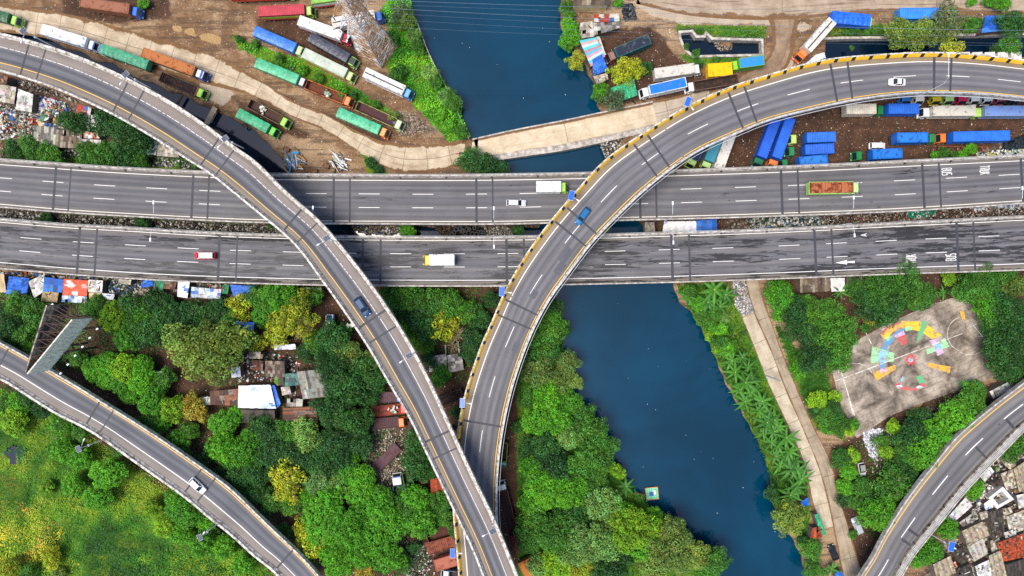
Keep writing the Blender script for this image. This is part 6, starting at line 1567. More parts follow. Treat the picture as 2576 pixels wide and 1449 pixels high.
def shack(label, quad, z=2.8, style='patch', pal='grey', n=(6, 4), slope=.35, ridge=0.0, wall='#6a5f54', name='shack', cat='shack', group=None, zb=0.0, extra=(), parts=None):
    rs = random.Random(sum(ord(c) * (i + 3) for i, c in enumerate(label)))
    zs = [z + slope, z + slope, z - slope * .3, z - slope * .3]
    Q = [W(x, y, zz) for (x, y), zz in zip(quad, zs)]
    c = sum(Q, Vector()) / 4; c.z = zb
    L = [q - c for q in Q]
    if (L[1] - L[0]).cross(L[2] - L[0]).z < 0: L = [L[1], L[0], L[3], L[2]]
    root = empty(name, c); tag(root, label, cat, group)
    m = MB(); roof_piece(m, L, style, pal, n[0], n[1], rs, ridge)
    m.obj('roof', TARP if style in ('tarp', 'stripe') else TINT, root)
    m = MB(); poly = [(p.x * .93, p.y * .93) for p in L]
    zt = [p.z for p in L]
    for i in range(4):
        j = (i + 1) % 4
        m.face([(*poly[i], -.2), (*poly[j], -.2), (*poly[j], zt[j] - .06), (*poly[i], zt[i] - .06)])
    m.obj('wall', paint(wall, .85, .3, .6), root)
    if style in ('patch', 'corr') and rs.random() < .7:  # weights and scraps lying on the sheets belong to the roof
        m = MB()
        for _ in range(rs.randint(2, 5)):
            u, v = rs.uniform(.1, .9), rs.uniform(.1, .9); p = (L[0] * (1 - u) + L[1] * u) * (1 - v) + (L[3] * (1 - u) + L[2] * u) * v
            m = MB(); m.c = lin(rs.choice(['#4a3a2e', '#8a8074', '#c9c4bb', '#5a2f20'])); m.box((p.x, p.y, p.z + .16 + ridge * (1 - abs(v - .5) * 2)), (rs.uniform(.2, 1.6), rs.uniform(.1, .25), .14), rs.uniform(0, 3)); m.obj('roof_weight', LITTER, root)
    return root
def rect(x0, y0, x1, y1, sk=0): return [(x0 + sk, y0), (x1 + sk, y0), (x1 - sk, y1), (x0 - sk, y1)]
SG, TG, HG, FG, MG = 'scrap roofed shacks under the left ramp', 'tarpaulin shacks along the lower carriageway', 'crowded house roofs beside the lower right ramp', 'shacks in the left forest', 'shacks in the gap between the carriageways'
sh = shack
sh('pale grey sheet roof at the left edge above the rubbish', [(-8, 212), (40, 220), (36, 262), (-8, 255)], 3, 'patch', 'pale', (4, 4), group=SG)
sh('dull purple roof at the left edge just under the ramp', [(-8, 186), (20, 194), (16, 212), (-8, 206)], 3, 'patch', 'rust', (3, 2), group=SG)
sh('white sheet roofed shack beside the heap of white sacks', [(46, 224), (84, 238), (79, 283), (40, 275)], 3, 'patch', 'white', (5, 5), group=SG)
sh('grey and brown striped sheet roof below the rubbish heap', [(86, 316), (142, 322), (138, 372), (84, 364)], 2.8, 'patch', 'grey', (9, 3), group=SG)
sh('long dark brown patched roof left of the white corrugated one', [(142, 326), (206, 330), (204, 374), (138, 370)], 2.8, 'patch', 'brown', (10, 3), group=SG)
sh('white corrugated roof beside the dark crowned trees', [(206, 350), (254, 352), (252, 377), (204, 374)], 2.8, 'corr', 'white', (8, 2), group=SG)
sh('shack roofed with red and green poster boards', [(194, 264), (230, 270), (222, 322), (196, 316)], 3, 'patch', 'mix', (4, 5), group=SG)
sh('pale sheet roof peeping between the dark trees', [(230, 290), (252, 296), (246, 320), (224, 316)], 2.6, 'patch', 'white', (3, 3), group=SG)
sh('ragged blue tarpaulin shack tight under the left ramp', [(374, 340), (398, 345), (392, 390), (352, 388)], 2.8, 'tarp', 'wb', (12, 12), group=SG)
sh('white and brown sheet roof wedged between ramp and highway', [(398, 350), (440, 366), (450, 396), (394, 392)], 2.8, 'patch', 'pale', (8, 4), group=SG)
sh('orange brown lean-to among the dark trees', [(206, 330), (250, 333), (250, 348), (206, 348)], 2.5, 'patch', 'orange', (6, 2), group=SG)
# along the lower carriageway
sh('beige tarpaulin shack cut by the left edge', [(-8, 686), (10, 690), (15, 736), (-8, 734)], 2.8, 'tarp', 'beige', (6, 8), group=TG)
sh('bright blue tarpaulin shack littered with red scraps', [(22, 695), (74, 700), (68, 738), (14, 740)], 2.8, 'tarp', 'blue', (18, 14), group=TG)
sh('crumpled white sheet shelter beside the bright blue tarpaulin', [(72, 708), (112, 690), (108, 735), (86, 750)], 2.6, 'patch', 'white', (6, 6), group=TG)
sh('deep blue roofed shack with a beige sign board below it', [(113, 698), (160, 704), (156, 735), (108, 733)], 2.9, 'patch', 'blue', (4, 2), group=TG)
sh('beige board roof with scrawled lettering beside the deep blue one', [(108, 733), (147, 737), (143, 760), (103, 756)], 2.4, 'patch', 'beige', (2, 1), group=TG, slope=.15)
sh('orange and white painted roof, the biggest of the tarpaulin shacks', [(160, 701), (222, 706), (218, 745), (157, 742)], 3, 'tarp', 'orange', (16, 12), group=TG)
sh('white and blue patched roof below the orange and white one', [(157, 743), (218, 746), (218, 762), (155, 759)], 2.6, 'patch', 'wb', (8, 2), group=TG)
sh('grey white patched roof right of the orange and white one', [(223, 704), (259, 706), (257, 736), (222, 734)], 2.9, 'patch', 'white', (7, 3), group=TG)
sh('cream tarpaulin flap below the grey white patched roof', [(223, 736), (255, 737), (250, 760), (227, 762)], 2.4, 'tarp', 'beige', (8, 6), group=TG)
sh('pale rag covered lean-to beside the bottle heap', [(257, 738), (288, 740), (284, 755), (254, 752)], 2.2, 'tarp', 'wb', (8, 5), group=TG)
sh('small blue tarpaulin beside the green sign roof', [(362, 703), (386, 706), (384, 720), (352, 724)], 2.6, 'tarp', 'blue', (6, 5), group=TG)
sh('shack roofed with a green and yellow sign board', [(388, 705), (413, 707), (409, 732), (386, 729)], 2.7, 'patch', 'green', (3, 3), group=TG)
sh('white rag roofed shack standing alone among the tree tops', [(447, 708), (477, 709), (471, 750), (446, 746)], 3, 'tarp', 'wb', (7, 10), group=TG)
sh('white sheet roof with a blue corner between the dark trees', [(482, 722), (556, 728), (554, 752), (480, 748)], 2.9, 'patch', 'wb', (8, 3), group=TG)
sh('narrow teal green sheet roof', [(560, 716), (576, 716), (573, 740), (557, 738)], 2.8, 'corr', 'green', (3, 2), group=TG)
sh('dark blue tarpaulin shelter right of the teal sheet', [(578, 716), (642, 720), (636, 762), (590, 756)], 2.8, 'tarp', 'blue', (14, 10), group=TG)
# gap between carriageways
sh('grey corrugated roof in the gap beside the river', [(1622, 558), (1645, 559), (1648, 585), (1621, 584)], 2.8, 'corr', 'grey', (5, 2), group=MG)
sh('white and navy tarpaulin roof in the gap', [(1670, 557), (1750, 556), (1752, 583), (1666, 584)], 2.8, 'tarp', 'wb', (20, 8), group=MG)
sh('pale blue sheet roof with a bright blue end in the gap', [(1751, 555), (1802, 553), (1803, 580), (1752, 582)], 2.8, 'patch', 'blue', (4, 1), group=MG)
sh('brown plank roof below the lower carriageway, left part', [(2012, 700), (2086, 699), (2086, 732), (2012, 736)], 2.8, 'patch', 'brown', (12, 2), group='plank roofs above the court')
sh('white sheet roof among the brown plank roofs', [(2088, 699), (2124, 699), (2124, 732), (2090, 734)], 2.9, 'tarp', 'white', (8, 8), group='plank roofs above the court')
sh('grey brown plank roof beside the white sheet, right part', [(2128, 698), (2172, 696), (2170, 730), (2128, 732)], 2.8, 'patch', 'dark', (8, 2), group='plank roofs above the court')
# left forest
sh('white and blue tarpaulin house in the forest clearing', [(600, 970), (680, 968), (694, 1028), (598, 1026)], 3.2, 'tarp', 'wb', (18, 12), group=FG)
sh('red brown wooden roof left of the white tarpaulin house', [(528, 985), (598, 978), (602, 1020), (530, 1018)], 3, 'patch', 'rust', (6, 3), group=FG)
sh('small white sheet roof by the dark red soil', [(378, 934), (408, 934), (406, 968), (374, 968)], 3, 'patch', 'white', (3, 3), group=FG)
sh('dark weathered plank roof beside the teal one', [(667, 908), (715, 909), (716, 948), (668, 947)], 3, 'patch', 'brown', (8, 5), group=FG)
sh('teal and moss coloured roof beside the big grey corrugated one', [(718, 940), (748, 940), (752, 968), (716, 972)], 2.8, 'patch', 'teal', (4, 3), group=FG)
sh('big light grey corrugated roof half hidden by leaves', [(746, 935), (830, 926), (838, 996), (762, 1004)], 3.6, 'corr', 'grey', (12, 3), group=FG)
sh('small pale roof below the teal roof', [(707, 974), (728, 972), (732, 990), (710, 994)], 2.8, 'patch', 'pale', (2, 2), group=FG)
sh('grey roof above the rust striped roofs', [(722, 1003), (762, 1004), (760, 1024), (722, 1022)], 2.6, 'patch', 'grey', (5, 2), group=FG)
sh('rust and white streaked tin roof', [(712, 1026), (794, 1022), (798, 1062), (712, 1060)], 2.8, 'patch', 'rust', (3, 14), group=FG)
sh('little stacked plank lean-to under the dark plank roof', [(692, 948), (712, 948), (714, 968), (694, 970)], 2.2, 'patch', 'brown', (4, 1), group=FG)
sh('blue signboard roof with white lettering under the yellow tree', [(588, 808), (640, 812), (632, 856), (582, 850)], 3.4, 'patch', 'blue', (3, 3), group=FG)
sh('grey white roof under the sparse yellow tree', [(680, 800), (714, 802), (716, 860), (690, 850)], 3, 'patch', 'white', (3, 4), group=FG)
sh('blue and white strip roof below the sparse yellow tree', [(690, 868), (742, 866), (744, 878), (690, 880)], 2.6, 'patch', 'wb', (6, 1), group=FG)
sh('long white lean-to roof tight beside the left ramp', [(852, 822), (888, 812), (890, 822), (854, 832)], 2.6, 'corr', 'white', (6, 1), group=FG)
sh('white scrap roof at the corner of the tarpaulin shacks by the ramp', [(760, 724), (808, 724), (806, 742), (764, 738)], 2.6, 'patch', 'white', (6, 2), group=FG)
sh('patched roof sheets in the wedge between the two ramps', [(1078, 898), (1122, 890), (1124, 926), (1080, 936)], 2.6, 'patch', 'pale', (6, 5), group=FG)
sh('grey stone slab roof in the wedge between the two ramps', [(1125, 894), (1160, 888), (1166, 930), (1128, 938)], 2.4, 'patch', 'grey', (4, 5), group=FG)
sh('orange and maroon corrugated shed beside the left ramp', [(1082, 1203), (1118, 1202), (1128, 1248), (1084, 1250)], 3, 'corr', 'red', (7, 2), group=FG)
sh('small tan crate shed next to the orange and maroon shed', [(1056, 1206), (1072, 1200), (1076, 1214), (1060, 1218)], 1.8, 'patch', 'beige', (2, 2), group=FG)
for q, pal, st, lb in (([(350, 726), (378, 728), (376, 744), (346, 742)], 'brown', 'patch', 'small brown board lean-to in front of the scraps strip'), ([(414, 708), (444, 710), (440, 728), (412, 726)], 'rust', 'patch', 'low rust coloured sheet roof between the sign roof and the white rag roof'), ([(300, 702), (330, 704), (328, 716), (298, 714)], 'pale', 'patch', 'thin pale sheet roof above the green bottle heap'),
                  ([(640, 722), (668, 724), (664, 744), (640, 742)], 'dark', 'patch', 'dark sheet roof at the right end of the tarpaulin shacks'), ([(626, 884), (662, 886), (660, 902), (626, 902)], 'tan', 'patch', 'tan sheet roof at the top of the forest clearing'), ([(664, 975), (690, 968), (706, 1016), (694, 1028)], 'blue', 'tarp', 'blue tarpaulin edge along the white tarpaulin house'),
                  ([(634, 905), (662, 908), (660, 932), (634, 930)], 'rust', 'corr', 'little rust red roof beside the dark weathered plank roof'), ([(580, 925), (604, 922), (606, 948), (582, 950)], 'wb', 'tarp', 'blue and white tarpaulin corner under the big olive tree'), ([(604, 1030), (690, 1032), (690, 1062), (608, 1064)], 'dark', 'patch', 'dark roofless plot below the white tarpaulin house'), ([(500, 1000), (528, 998), (530, 1018), (500, 1020)], 'white', 'patch', 'white plank roof at the foot of the big olive tree')):
    sh(lb, q, 2.7, st, pal, (6, 3), group=FG if q[0][1] > 800 else TG)
# right bank stalls
sh('green awning stall at the end of the riverside walk', [(2048, 1294), (2058, 1291), (2078, 1342), (2066, 1350)], 2.6, 'tarp', 'green', (4, 10), group='stalls by the river')
sh('red roofed stall beside the green awning', [(2044, 1328), (2062, 1326), (2068, 1350), (2036, 1357)], 2.6, 'patch', 'red', (4, 2), group='stalls by the river')
sh('blue tarpaulin stall at the bottom edge by the banana plant', [(2102, 1440), (2114, 1436), (2122, 1452), (2100, 1455)], 2.4, 'tarp', 'blue', (4, 4), group='stalls by the river')
sh('small blue sheet shelter beside the olive tree on the river bank', [(2012, 1262), (2032, 1252), (2036, 1270), (2018, 1276)], 2.4, 'tarp', 'blue', (4, 4), group='stalls by the river')
# upper right bank
sh('cream walled building at the top edge with a gabled end', [(1442, -30), (1530, -30), (1532, 12), (1440, 14)], 4.0, 'patch', 'brown', (8, 4), ridge=.6, wall='#d8c48e', name='building', cat='building')
sh('blue white and red patched roof under the power lines', [(1494, 37), (1556, 35), (1558, 54), (1494, 56)], 2.8, 'patch', 'mix', (5, 2), group='sheds on the right bank of the upper river')
sh('pale sheet roof beside the bright willowy trees', [(1460, 58), (1490, 54), (1494, 92), (1452, 98)], 3, 'patch', 'pale', (4, 4), group='sheds on the right bank of the upper river')
sh('grey flat roof with two yellow patches', [(1492, 58), (1558, 56), (1558, 70), (1494, 90)], 3, 'patch', 'grey', (7, 3), group='sheds on the right bank of the upper river')
sh('long shed under a pink and turquoise striped tarpaulin', [(1457, 102), (1498, 94), (1522, 142), (1486, 168)], 3.2, 'stripe', 'stripe', (1, 10), group='sheds on the right bank of the upper river')
sh('grey tarpaulin strip on the right edge of the striped shed', [(1499, 93), (1508, 92), (1524, 138), (1518, 140)], 3.0, 'tarp', 'pale', (3, 8), group='sheds on the right bank of the upper river')
sh('bright blue tarpaulin shed with a pale patch', [(1490, 150), (1514, 136), (1530, 178), (1492, 190)], 3.1, 'tarp', 'blue', (12, 12), group='sheds on the right bank of the upper river')
sh('stacked white board roof below the blue tarpaulin shed', [(1492, 192), (1526, 184), (1530, 200), (1502, 213)], 2.4, 'patch', 'pale', (2, 6), group='sheds on the right bank of the upper river')
sh('green tarpaulin shelter above the bridge end', [(1535, 222), (1594, 199), (1603, 240), (1552, 257)], 2.8, 'tarp', 'green', (14, 10), group='sheds on the right bank of the upper river')
sh('blue tarpaulin shelter with a white end at the top right', [(2478, 40), (2534, 38), (2536, 78), (2468, 82)], 3.0, 'tarp', 'blue', (12, 8))
sh('white and blue canopy stall beside the orange cab truck', [(2048, 140), (2072, 132), (2078, 146), (2026, 160)], 2.6, 'tarp', 'wb', (8, 5))
sh('grey white shed roof at the top of the lower right ramp', [(2488, 985), (2540, 958), (2548, 975), (2498, 1003)], 2.8, 'corr', 'white', (8, 2))
# crowded roofs
sh('row of white awnings closest to the ramp parapet', [(2462, 1196), (2486, 1170), (2500, 1186), (2476, 1212)], 2.8, 'patch', 'white', (6, 3), group=HG)
sh('white metal roof with grey ribs hugging the ramp walkway', [(2380, 1304), (2428, 1250), (2446, 1272), (2400, 1312)], 3.2, 'corr', 'white', (10, 2), group=HG)
sh('weathered brown grey tile roof in the middle of the houses', [(2418, 1336), (2470, 1312), (2488, 1346), (2432, 1376)], 3.4, 'tile', 'tan', (12, 8), group=HG, ridge=.3)
sh('pale rose grey tile roof below the brown one', [(2432, 1376), (2472, 1354), (2484, 1392), (2450, 1412)], 3.2, 'tile', 'pale', (10, 8), group=HG)
sh('charred dark roof right of the brown grey tiles', [(2484, 1288), (2522, 1282), (2526, 1340), (2498, 1362)], 3.2, 'patch', 'dark', (8, 8), group=HG)
sh('bright orange red clay tile roof', [(2506, 1366), (2578, 1340), (2582, 1400), (2524, 1412)], 3.4, 'patch', 'red', (18, 12), group=HG)
sh('grey tile roof at the bottom edge left of the big corrugated one', [(2486, 1398), (2516, 1384), (2532, 1452), (2496, 1456)], 3.2, 'tile', 'tan', (8, 12), group=HG)
sh('light grey sheet roof with a blue and orange edge at the bottom', [(2452, 1424), (2486, 1408), (2504, 1455), (2462, 1460)], 3.0, 'patch', 'white', (5, 5), group=HG)
sh('dark grey corrugated roof in the bottom right corner', [(2530, 1420), (2580, 1404), (2584, 1458), (2540, 1460)], 3.3, 'corr', 'dark', (10, 2), group=HG)
sh('brown tile roof beneath the two round trees at the bottom', [(2346, 1420), (2390, 1398), (2404, 1440), (2356, 1458)], 3.0, 'tile', 'tan', (10, 8), group=HG)
sh('sooty patched roof between the bottom tile roofs', [(2404, 1432), (2440, 1418), (2450, 1452), (2408, 1458)], 2.8, 'patch', 'dark', (8, 5), group=HG)
sh('scrap covered pale roof on the right edge', [(2530, 1300), (2580, 1280), (2582, 1330), (2540, 1344)], 2.8, 'patch', 'pale', (8, 7), group=HG)
sh('rust brown tile roof in the upper part of the houses', [(2548, 1180), (2580, 1158), (2584, 1240), (2562, 1236)], 3.0, 'tile', 'tan', (8, 14), group=HG)
sh('tan sheet roof above the courtyard house', [(2516, 1192), (2546, 1180), (2556, 1226), (2530, 1232)], 2.6, 'patch', 'tan', (6, 6), group=HG)
sh('grey brown sheet roof below the courtyard house', [(2490, 1284), (2540, 1276), (2552, 1300), (2520, 1306)], 2.6, 'patch', 'tan', (8, 4), group=HG)
sh('white patched lean-to with a blue check cloth beside the courtyard house', [(2474, 1268), (2490, 1256), (2498, 1276), (2478, 1284)], 2.4, 'tarp', 'wb', (8, 6), group=HG)
sh('narrow dark roof beside the solar lamp', [(2400, 1386), (2418, 1376), (2436, 1410), (2416, 1420)], 2.6, 'patch', 'dark', (4, 5), group=HG)
sh('pale sheet roof on the right edge under the white rubble', [(2556, 1246), (2582, 1240), (2582, 1278), (2562, 1280)], 2.6, 'patch', 'white', (5, 5), group=HG)
sh('brown sheet roof just left of the clay tiles', [(2490, 1360), (2512, 1352), (2520, 1380), (2494, 1390)], 2.6, 'patch', 'pale', (5, 4), group=HG)
sh('dim grey roof between the white metal roof and the tile roofs', [(2412, 1314), (2446, 1290), (2460, 1304), (2426, 1330)], 2.4, 'patch', 'grey', (6, 4), group=HG)
for q, pal, st, lb in (([(2500, 1150), (2526, 1128), (2536, 1142), (2510, 1164)], 'brown', 'patch', 'small brown roof at the top of the crowded houses'), ([(2530, 1120), (2556, 1172), (2540, 1182), (2516, 1160)], 'tan', 'patch', 'tan sheet roof left of the tree above the houses'),
                  ([(2524, 1340), (2552, 1330), (2556, 1346), (2530, 1358)], 'white', 'patch', 'white scrap roof just above the clay tiles'), ([(2462, 1290), (2482, 1284), (2488, 1300), (2468, 1308)], 'pale', 'patch', 'tiny pale roof left of the charred one'),
                  ([(2552, 1284), (2580, 1276), (2582, 1290), (2556, 1300)], 'rust', 'corr', 'rusty strip roof under the white scrap at the right edge'), ([(2440, 1286), (2458, 1270), (2466, 1282), (2450, 1296)], 'grey', 'patch', 'grey box roof beside the white metal one'),
                  ([(2386, 1420), (2402, 1412), (2410, 1430), (2394, 1440)], 'orange', 'patch', 'small orange board roof by the sooty one'), ([(2498, 1216), (2514, 1204), (2520, 1216), (2506, 1226)], 'dark', 'patch', 'small dark roof just above the courtyard house')):
    sh(lb, q, 2.5 + len(lb) % 4 * .2, st, pal, (5, 4), group=HG)
# courtyard house: four walls, open in the middle
a = empty('house', W(2518, 1252, 0)); tag(a, 'white walled roofless house with a square courtyard full of rubble', 'house', HG)
cq = [(2486, 1252), (2522, 1224), (2550, 1256), (2508, 1280)]
L = [W(x, y, 3.2) - a.location for x, y in cq]; c_ = sum(L, Vector()) / 4
for i in range(4):
    p, q = L[i], L[(i + 1) % 4]; ip, iq = p.lerp(c_, .36), q.lerp(c_, .36); m = MB()
    m.face([p, q, iq, ip]); m.face([(p.x, p.y, 0), (q.x, q.y, 0), q, p]); m.face([(iq.x, iq.y, 0), (ip.x, ip.y, 0), ip, iq]); m.obj('roof' if i % 2 else 'wall', paint('#dad6d2' if i % 2 else '#cdc8c4', .8, .2, .4), a)
m = MB(); rs = random.Random(4)
for _ in range(60):
    m.c = lin(rs.choice(['#6a4030', '#8a6a50', '#b0a498', '#4a3a30'])); u = c_ + Vector((rs.uniform(-1.3, 1.3), rs.uniform(-1.1, 1.1), 0)); m.box((u.x, u.y, .4), (rs.uniform(.2, .7), .2, .3), rs.uniform(0, 3))
tag(m.obj('rubble', LITTER, a), None)
# ruined plot walls between the ramps
wall_line([(1120, 868), (1122, 910), (1156, 905), (1152, 860)], .3, 0, 1.2, PARA, 'ruined_wall', 'roofless pale wall of a ruined plot between the ramps')

# rubbish that nobody could count
def heap(label, poly, n, sizes, cols, hmax, seed, name='rubbish_heap', zb=0.0, cat='rubbish'):
    rs = np.random.RandomState(seed); w = Wp(poly); pts, dd = sample_poly(w, n, rs); n = len(pts)
    z = zb + hmax * np.clip(dd / 2.2, 0, 1) ** .7 * rs.uniform(.35, 1.0, n)
    sx, sy, sz = rs.uniform(*sizes, n), rs.uniform(*sizes, n) * rs.uniform(.4, 1, n), rs.uniform(.05, .35, n)
    a = rs.uniform(0, 3.14, n); til = rs.normal(0, .25, (n, 2))
    V = np.zeros((n, 8, 3)); k = 0
    for zz in (-1, 1):
        for x, y in ((-1, -1), (1, -1), (1, 1), (-1, 1)):
            lx, ly = x * sx / 2, y * sy / 2
            V[:, k, 0] = pts[:, 0] + lx * np.cos(a) - ly * np.sin(a); V[:, k, 1] = pts[:, 1] + lx * np.sin(a) + ly * np.cos(a)
            V[:, k, 2] = z + zz * sz / 2 + lx * til[:, 0] + ly * til[:, 1]; k += 1
    b = (np.arange(n) * 8)[:, None, None]
    F = (b + np.array([[4, 5, 6, 7], [0, 1, 5, 4], [1, 2, 6, 5], [2, 3, 7, 6], [3, 0, 4, 7]])[None]).reshape(-1, 4)
    cl = np.array([lin(c) for c in cols])[rs.randint(0, len(cols), n)] * rs.uniform(.7, 1.15, (n, 1))
    return tag(inst(name, np_mesh(name, V.reshape(-1, 3), F, LITTER, tint=np.repeat(cl, 5, 0))), label, cat, kind='stuff')
COLR = ['#57504a', '#3c3630', '#7d7468', '#a29a8e', '#c2bcb2', '#4a3f36', '#8f8372'] + ['#e8e6e2', '#d8d4cc', '#3a66b0', '#b8402c', '#8a8478', '#4a4640', '#c9b890', '#f0eeea', '#5a8a6a', '#2c2a28', '#6a5a4a', '#c8a040']
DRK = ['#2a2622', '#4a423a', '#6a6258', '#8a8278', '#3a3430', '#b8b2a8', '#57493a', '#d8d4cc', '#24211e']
heap('colourful rubbish heap under the top left ramp', [(0, 262), (40, 270), (90, 284), (120, 250), (170, 262), (190, 300), (170, 330), (90, 315), (80, 345), (0, 350)], 2600, (.2, .9), COLR, 1.4, 1); heap('bundles and cloths on the colourful rubbish heap', [(20, 270), (90, 290), (165, 265), (185, 305), (160, 325), (60, 320), (10, 330)], 170, (.8, 2.2), COLR, 1.5, 101)
heap('heap of white sacks beside the white sheet roof', [(84, 245), (130, 250), (160, 262), (150, 300), (100, 300)], 420, (.5, 1.2), ['#eceae6', '#dcd8d2', '#f2f0ee', '#c8d0dc', '#3a66b0', '#d8484a'], 1.3, 2)
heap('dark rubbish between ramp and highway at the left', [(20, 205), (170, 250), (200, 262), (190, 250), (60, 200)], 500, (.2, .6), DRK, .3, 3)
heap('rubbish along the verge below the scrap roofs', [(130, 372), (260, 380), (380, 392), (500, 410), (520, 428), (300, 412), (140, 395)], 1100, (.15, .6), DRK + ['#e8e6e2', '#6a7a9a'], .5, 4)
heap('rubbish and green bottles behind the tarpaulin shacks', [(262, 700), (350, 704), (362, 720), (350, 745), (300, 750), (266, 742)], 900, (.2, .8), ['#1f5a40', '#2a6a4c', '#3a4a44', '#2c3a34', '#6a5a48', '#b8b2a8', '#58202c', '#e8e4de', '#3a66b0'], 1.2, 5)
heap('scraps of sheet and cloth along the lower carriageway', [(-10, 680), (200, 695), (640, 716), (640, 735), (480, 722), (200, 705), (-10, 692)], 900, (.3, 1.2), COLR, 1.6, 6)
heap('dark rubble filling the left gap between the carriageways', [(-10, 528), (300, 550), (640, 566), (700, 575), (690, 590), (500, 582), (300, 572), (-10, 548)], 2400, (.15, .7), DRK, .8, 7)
heap('coloured rubbish mound in the gap left of the bush', [(880, 566), (1000, 568), (1008, 580), (980, 590), (920, 588), (890, 578)], 700, (.25, .9), COLR, 2.2, 8, zb=-1.4)
heap('pale gravel and glass heap in the gap', [(1212, 568), (1286, 568), (1290, 594), (1218, 594)], 900, (.15, .4), ['#8a8278', '#b8b0a4', '#6a6258', '#d8d4cc', '#4a4238'], 2.4, 9, zb=-1.4)
heap('brown soil and scrap in the gap beside the tyres', [(1090, 568), (1135, 568), (1140, 594), (1110, 594)], 260, (.2, .6), ['#4a3a2c', '#6a5240', '#33281f'], 2.0, 10, zb=-1.4)
heap('green and white sacks and bags in the right gap', [(1880, 548), (2064, 545), (2066, 566), (1890, 575)], 900, (.4, 1.1), ['#2c4a44', '#3a5a54', '#e8e6e2', '#d0ccc4', '#24302e', '#4a4238', '#8a8a3a', '#5a7a9a', '#b0aca4'], 1.2, 11)
heap('brown litter strewn along the right gap', [(2050, 540), (2300, 528), (2590, 508), (2590, 538), (2300, 556), (2060, 566)], 2600, (.12, .45), DRK + ['#7a5a44', '#9a4a3a'], .5, 12)
heap('teal and white bales in the right gap', [(2278, 534), (2324, 530), (2346, 530), (2344, 542), (2290, 546)], 60, (.9, 1.6), ['#1f8a6a', '#2a9a78', '#e8e6e4', '#188060'], 1.0, 13)
heap('pale bundles at the right end of the gap', [(2440, 520), (2580, 510), (2580, 522), (2450, 530)], 130, (.5, 1.1), ['#d8dce0', '#b8c4d0', '#e8e6e2', '#6a7a8a', '#8a7a5a'], .8, 14)
heap('pale riverside rubbish above the concrete slab walk', [(1842, 706), (1872, 700), (1880, 740), (1895, 785), (1868, 795), (1848, 770)], 1500, (.12, .5), ['#c9c4bb', '#8a8074', '#e8e6e2', '#6a5a4a', '#a89a88', '#7a8aa0'], .5, 15)
heap('white paper rubbish spilling from the court corner', [(2170, 1090), (2190, 1080), (2215, 1078), (2225, 1100), (2210, 1130), (2205, 1155), (2190, 1150), (2175, 1120)], 900, (.2, .6), ['#f0eef0', '#e0dfe6', '#d0d0dc', '#b8b4b8', '#8a8a98'], .4, 16)
heap('litter on the slope below the court', [(2200, 1085), (2330, 1030), (2460, 975), (2480, 985), (2300, 1090), (2250, 1170), (2190, 1200)], 1100, (.12, .45), DRK + ['#e8e6e2'], .35, 17)
heap('scrap yard litter beside the diagonal flatbed', [(920, 1080), (1020, 1080), (1040, 1180), (1000, 1250), (945, 1250), (915, 1200)], 1900, (.1, .45), ['#8a7a5a', '#5a4a3c', '#b8ac94', '#3a3028', '#d8d0c0', '#6a5a48'], .3, 18)
heap('litter beside the rusty trailers at the bottom', [(1010, 1340), (1068, 1370), (1090, 1420), (1060, 1460), (1015, 1455)], 800, (.12, .5), DRK + ['#e8e6e2', '#8a4a38'], .4, 19)
heap('black bin bags beside the blue containers at the right edge', [(2524, 360), (2585, 338), (2585, 372), (2520, 378)], 420, (.5, 1.0), ['#1c2226', '#28323a', '#141618', '#33404c'], 1.3, 20)
heap('white and green rubbish along the upper right parapet', [(2455, 385), (2530, 378), (2585, 372), (2585, 390), (2460, 396)], 420, (.3, .9), ['#c8d4d4', '#e8e6e2', '#8aa0a0', '#4a5a5a', '#d8c82a', '#24302e'], .8, 21)
heap('rubbish between the crowded roofs', [(2400, 1320), (2470, 1180), (2580, 1090), (2585, 1460), (2400, 1460)], 3000, (.25, 1.3), DRK + ['#c9c4bb', '#b8a890', '#8a6a54', '#d8d0c4', '#a89a88', '#3a5f9a'], 1.7, 22)
heap('litter at the water edge beside the bridge', [(1508, 362), (1568, 345), (1545, 395), (1522, 398)], 420, (.15, .5), DRK + ['#e8e6e2'], .4, 23)
heap('scrap lying below the highway verge next to the sheds', [(1560, 10), (1590, 12), (1600, 48), (1570, 50)], 200, (.3, .9), ['#2a2a2c', '#3a3c40', '#6a6a6a', '#1c1c1e'], .8, 24)
heap('gravel spill at the end of the grass strip', [(990, 280), (1040, 290), (1100, 335), (1080, 352), (1000, 345)], 380, (.08, .3), ['#b8a890', '#8a7a64', '#d8d0c0', '#6a5a48'], .12, 25)
heap('stones at the foot of the pylon', [(900, 120), (960, 172), (1000, 118), (960, 90)], 500, (.1, .4), ['#a89a88', '#c9c0b0', '#7a6a58', '#8a6a4a'], .2, 26)
heap('rubbish around the forest clearing', [(560, 880), (660, 885), (760, 900), (740, 1010), (690, 960), (600, 960)], 700, (.2, .8), DRK + ['#3a66b0', '#e8e6e2', '#b8402c'], .4, 27)
heap('floating scum and litter on the small pond', [(1799, 97), (1836, 103), (1850, 116), (1838, 123), (1815, 123), (1802, 112)], 300, (.1, .3), ['#5a4a3c', '#8a7a64', '#3a3028', '#c9c0b0'], .25, 28, zb=-1.45)
rs = np.random.RandomState(77)                         # flecks drifting on the river
heap('white flecks floating on the river', [(1060, 20), (1390, 20), (1480, 240), (1250, 320), (1180, 300)], 8, (.1, .22), ['#d8dce0', '#e8e6e2'], .02, 29, 'floating_litter', WET + .02)
heap('white flecks floating on the lower river', [(1450, 760), (1690, 760), (1780, 900), (1900, 1130), (1990, 1400), (1830, 1400), (1640, 1250), (1560, 1120), (1490, 980)], 18, (.1, .22), ['#d8dce0', '#e8e6e2', '#5a9ac8'], .02, 30, 'floating_litter', WET + .02)

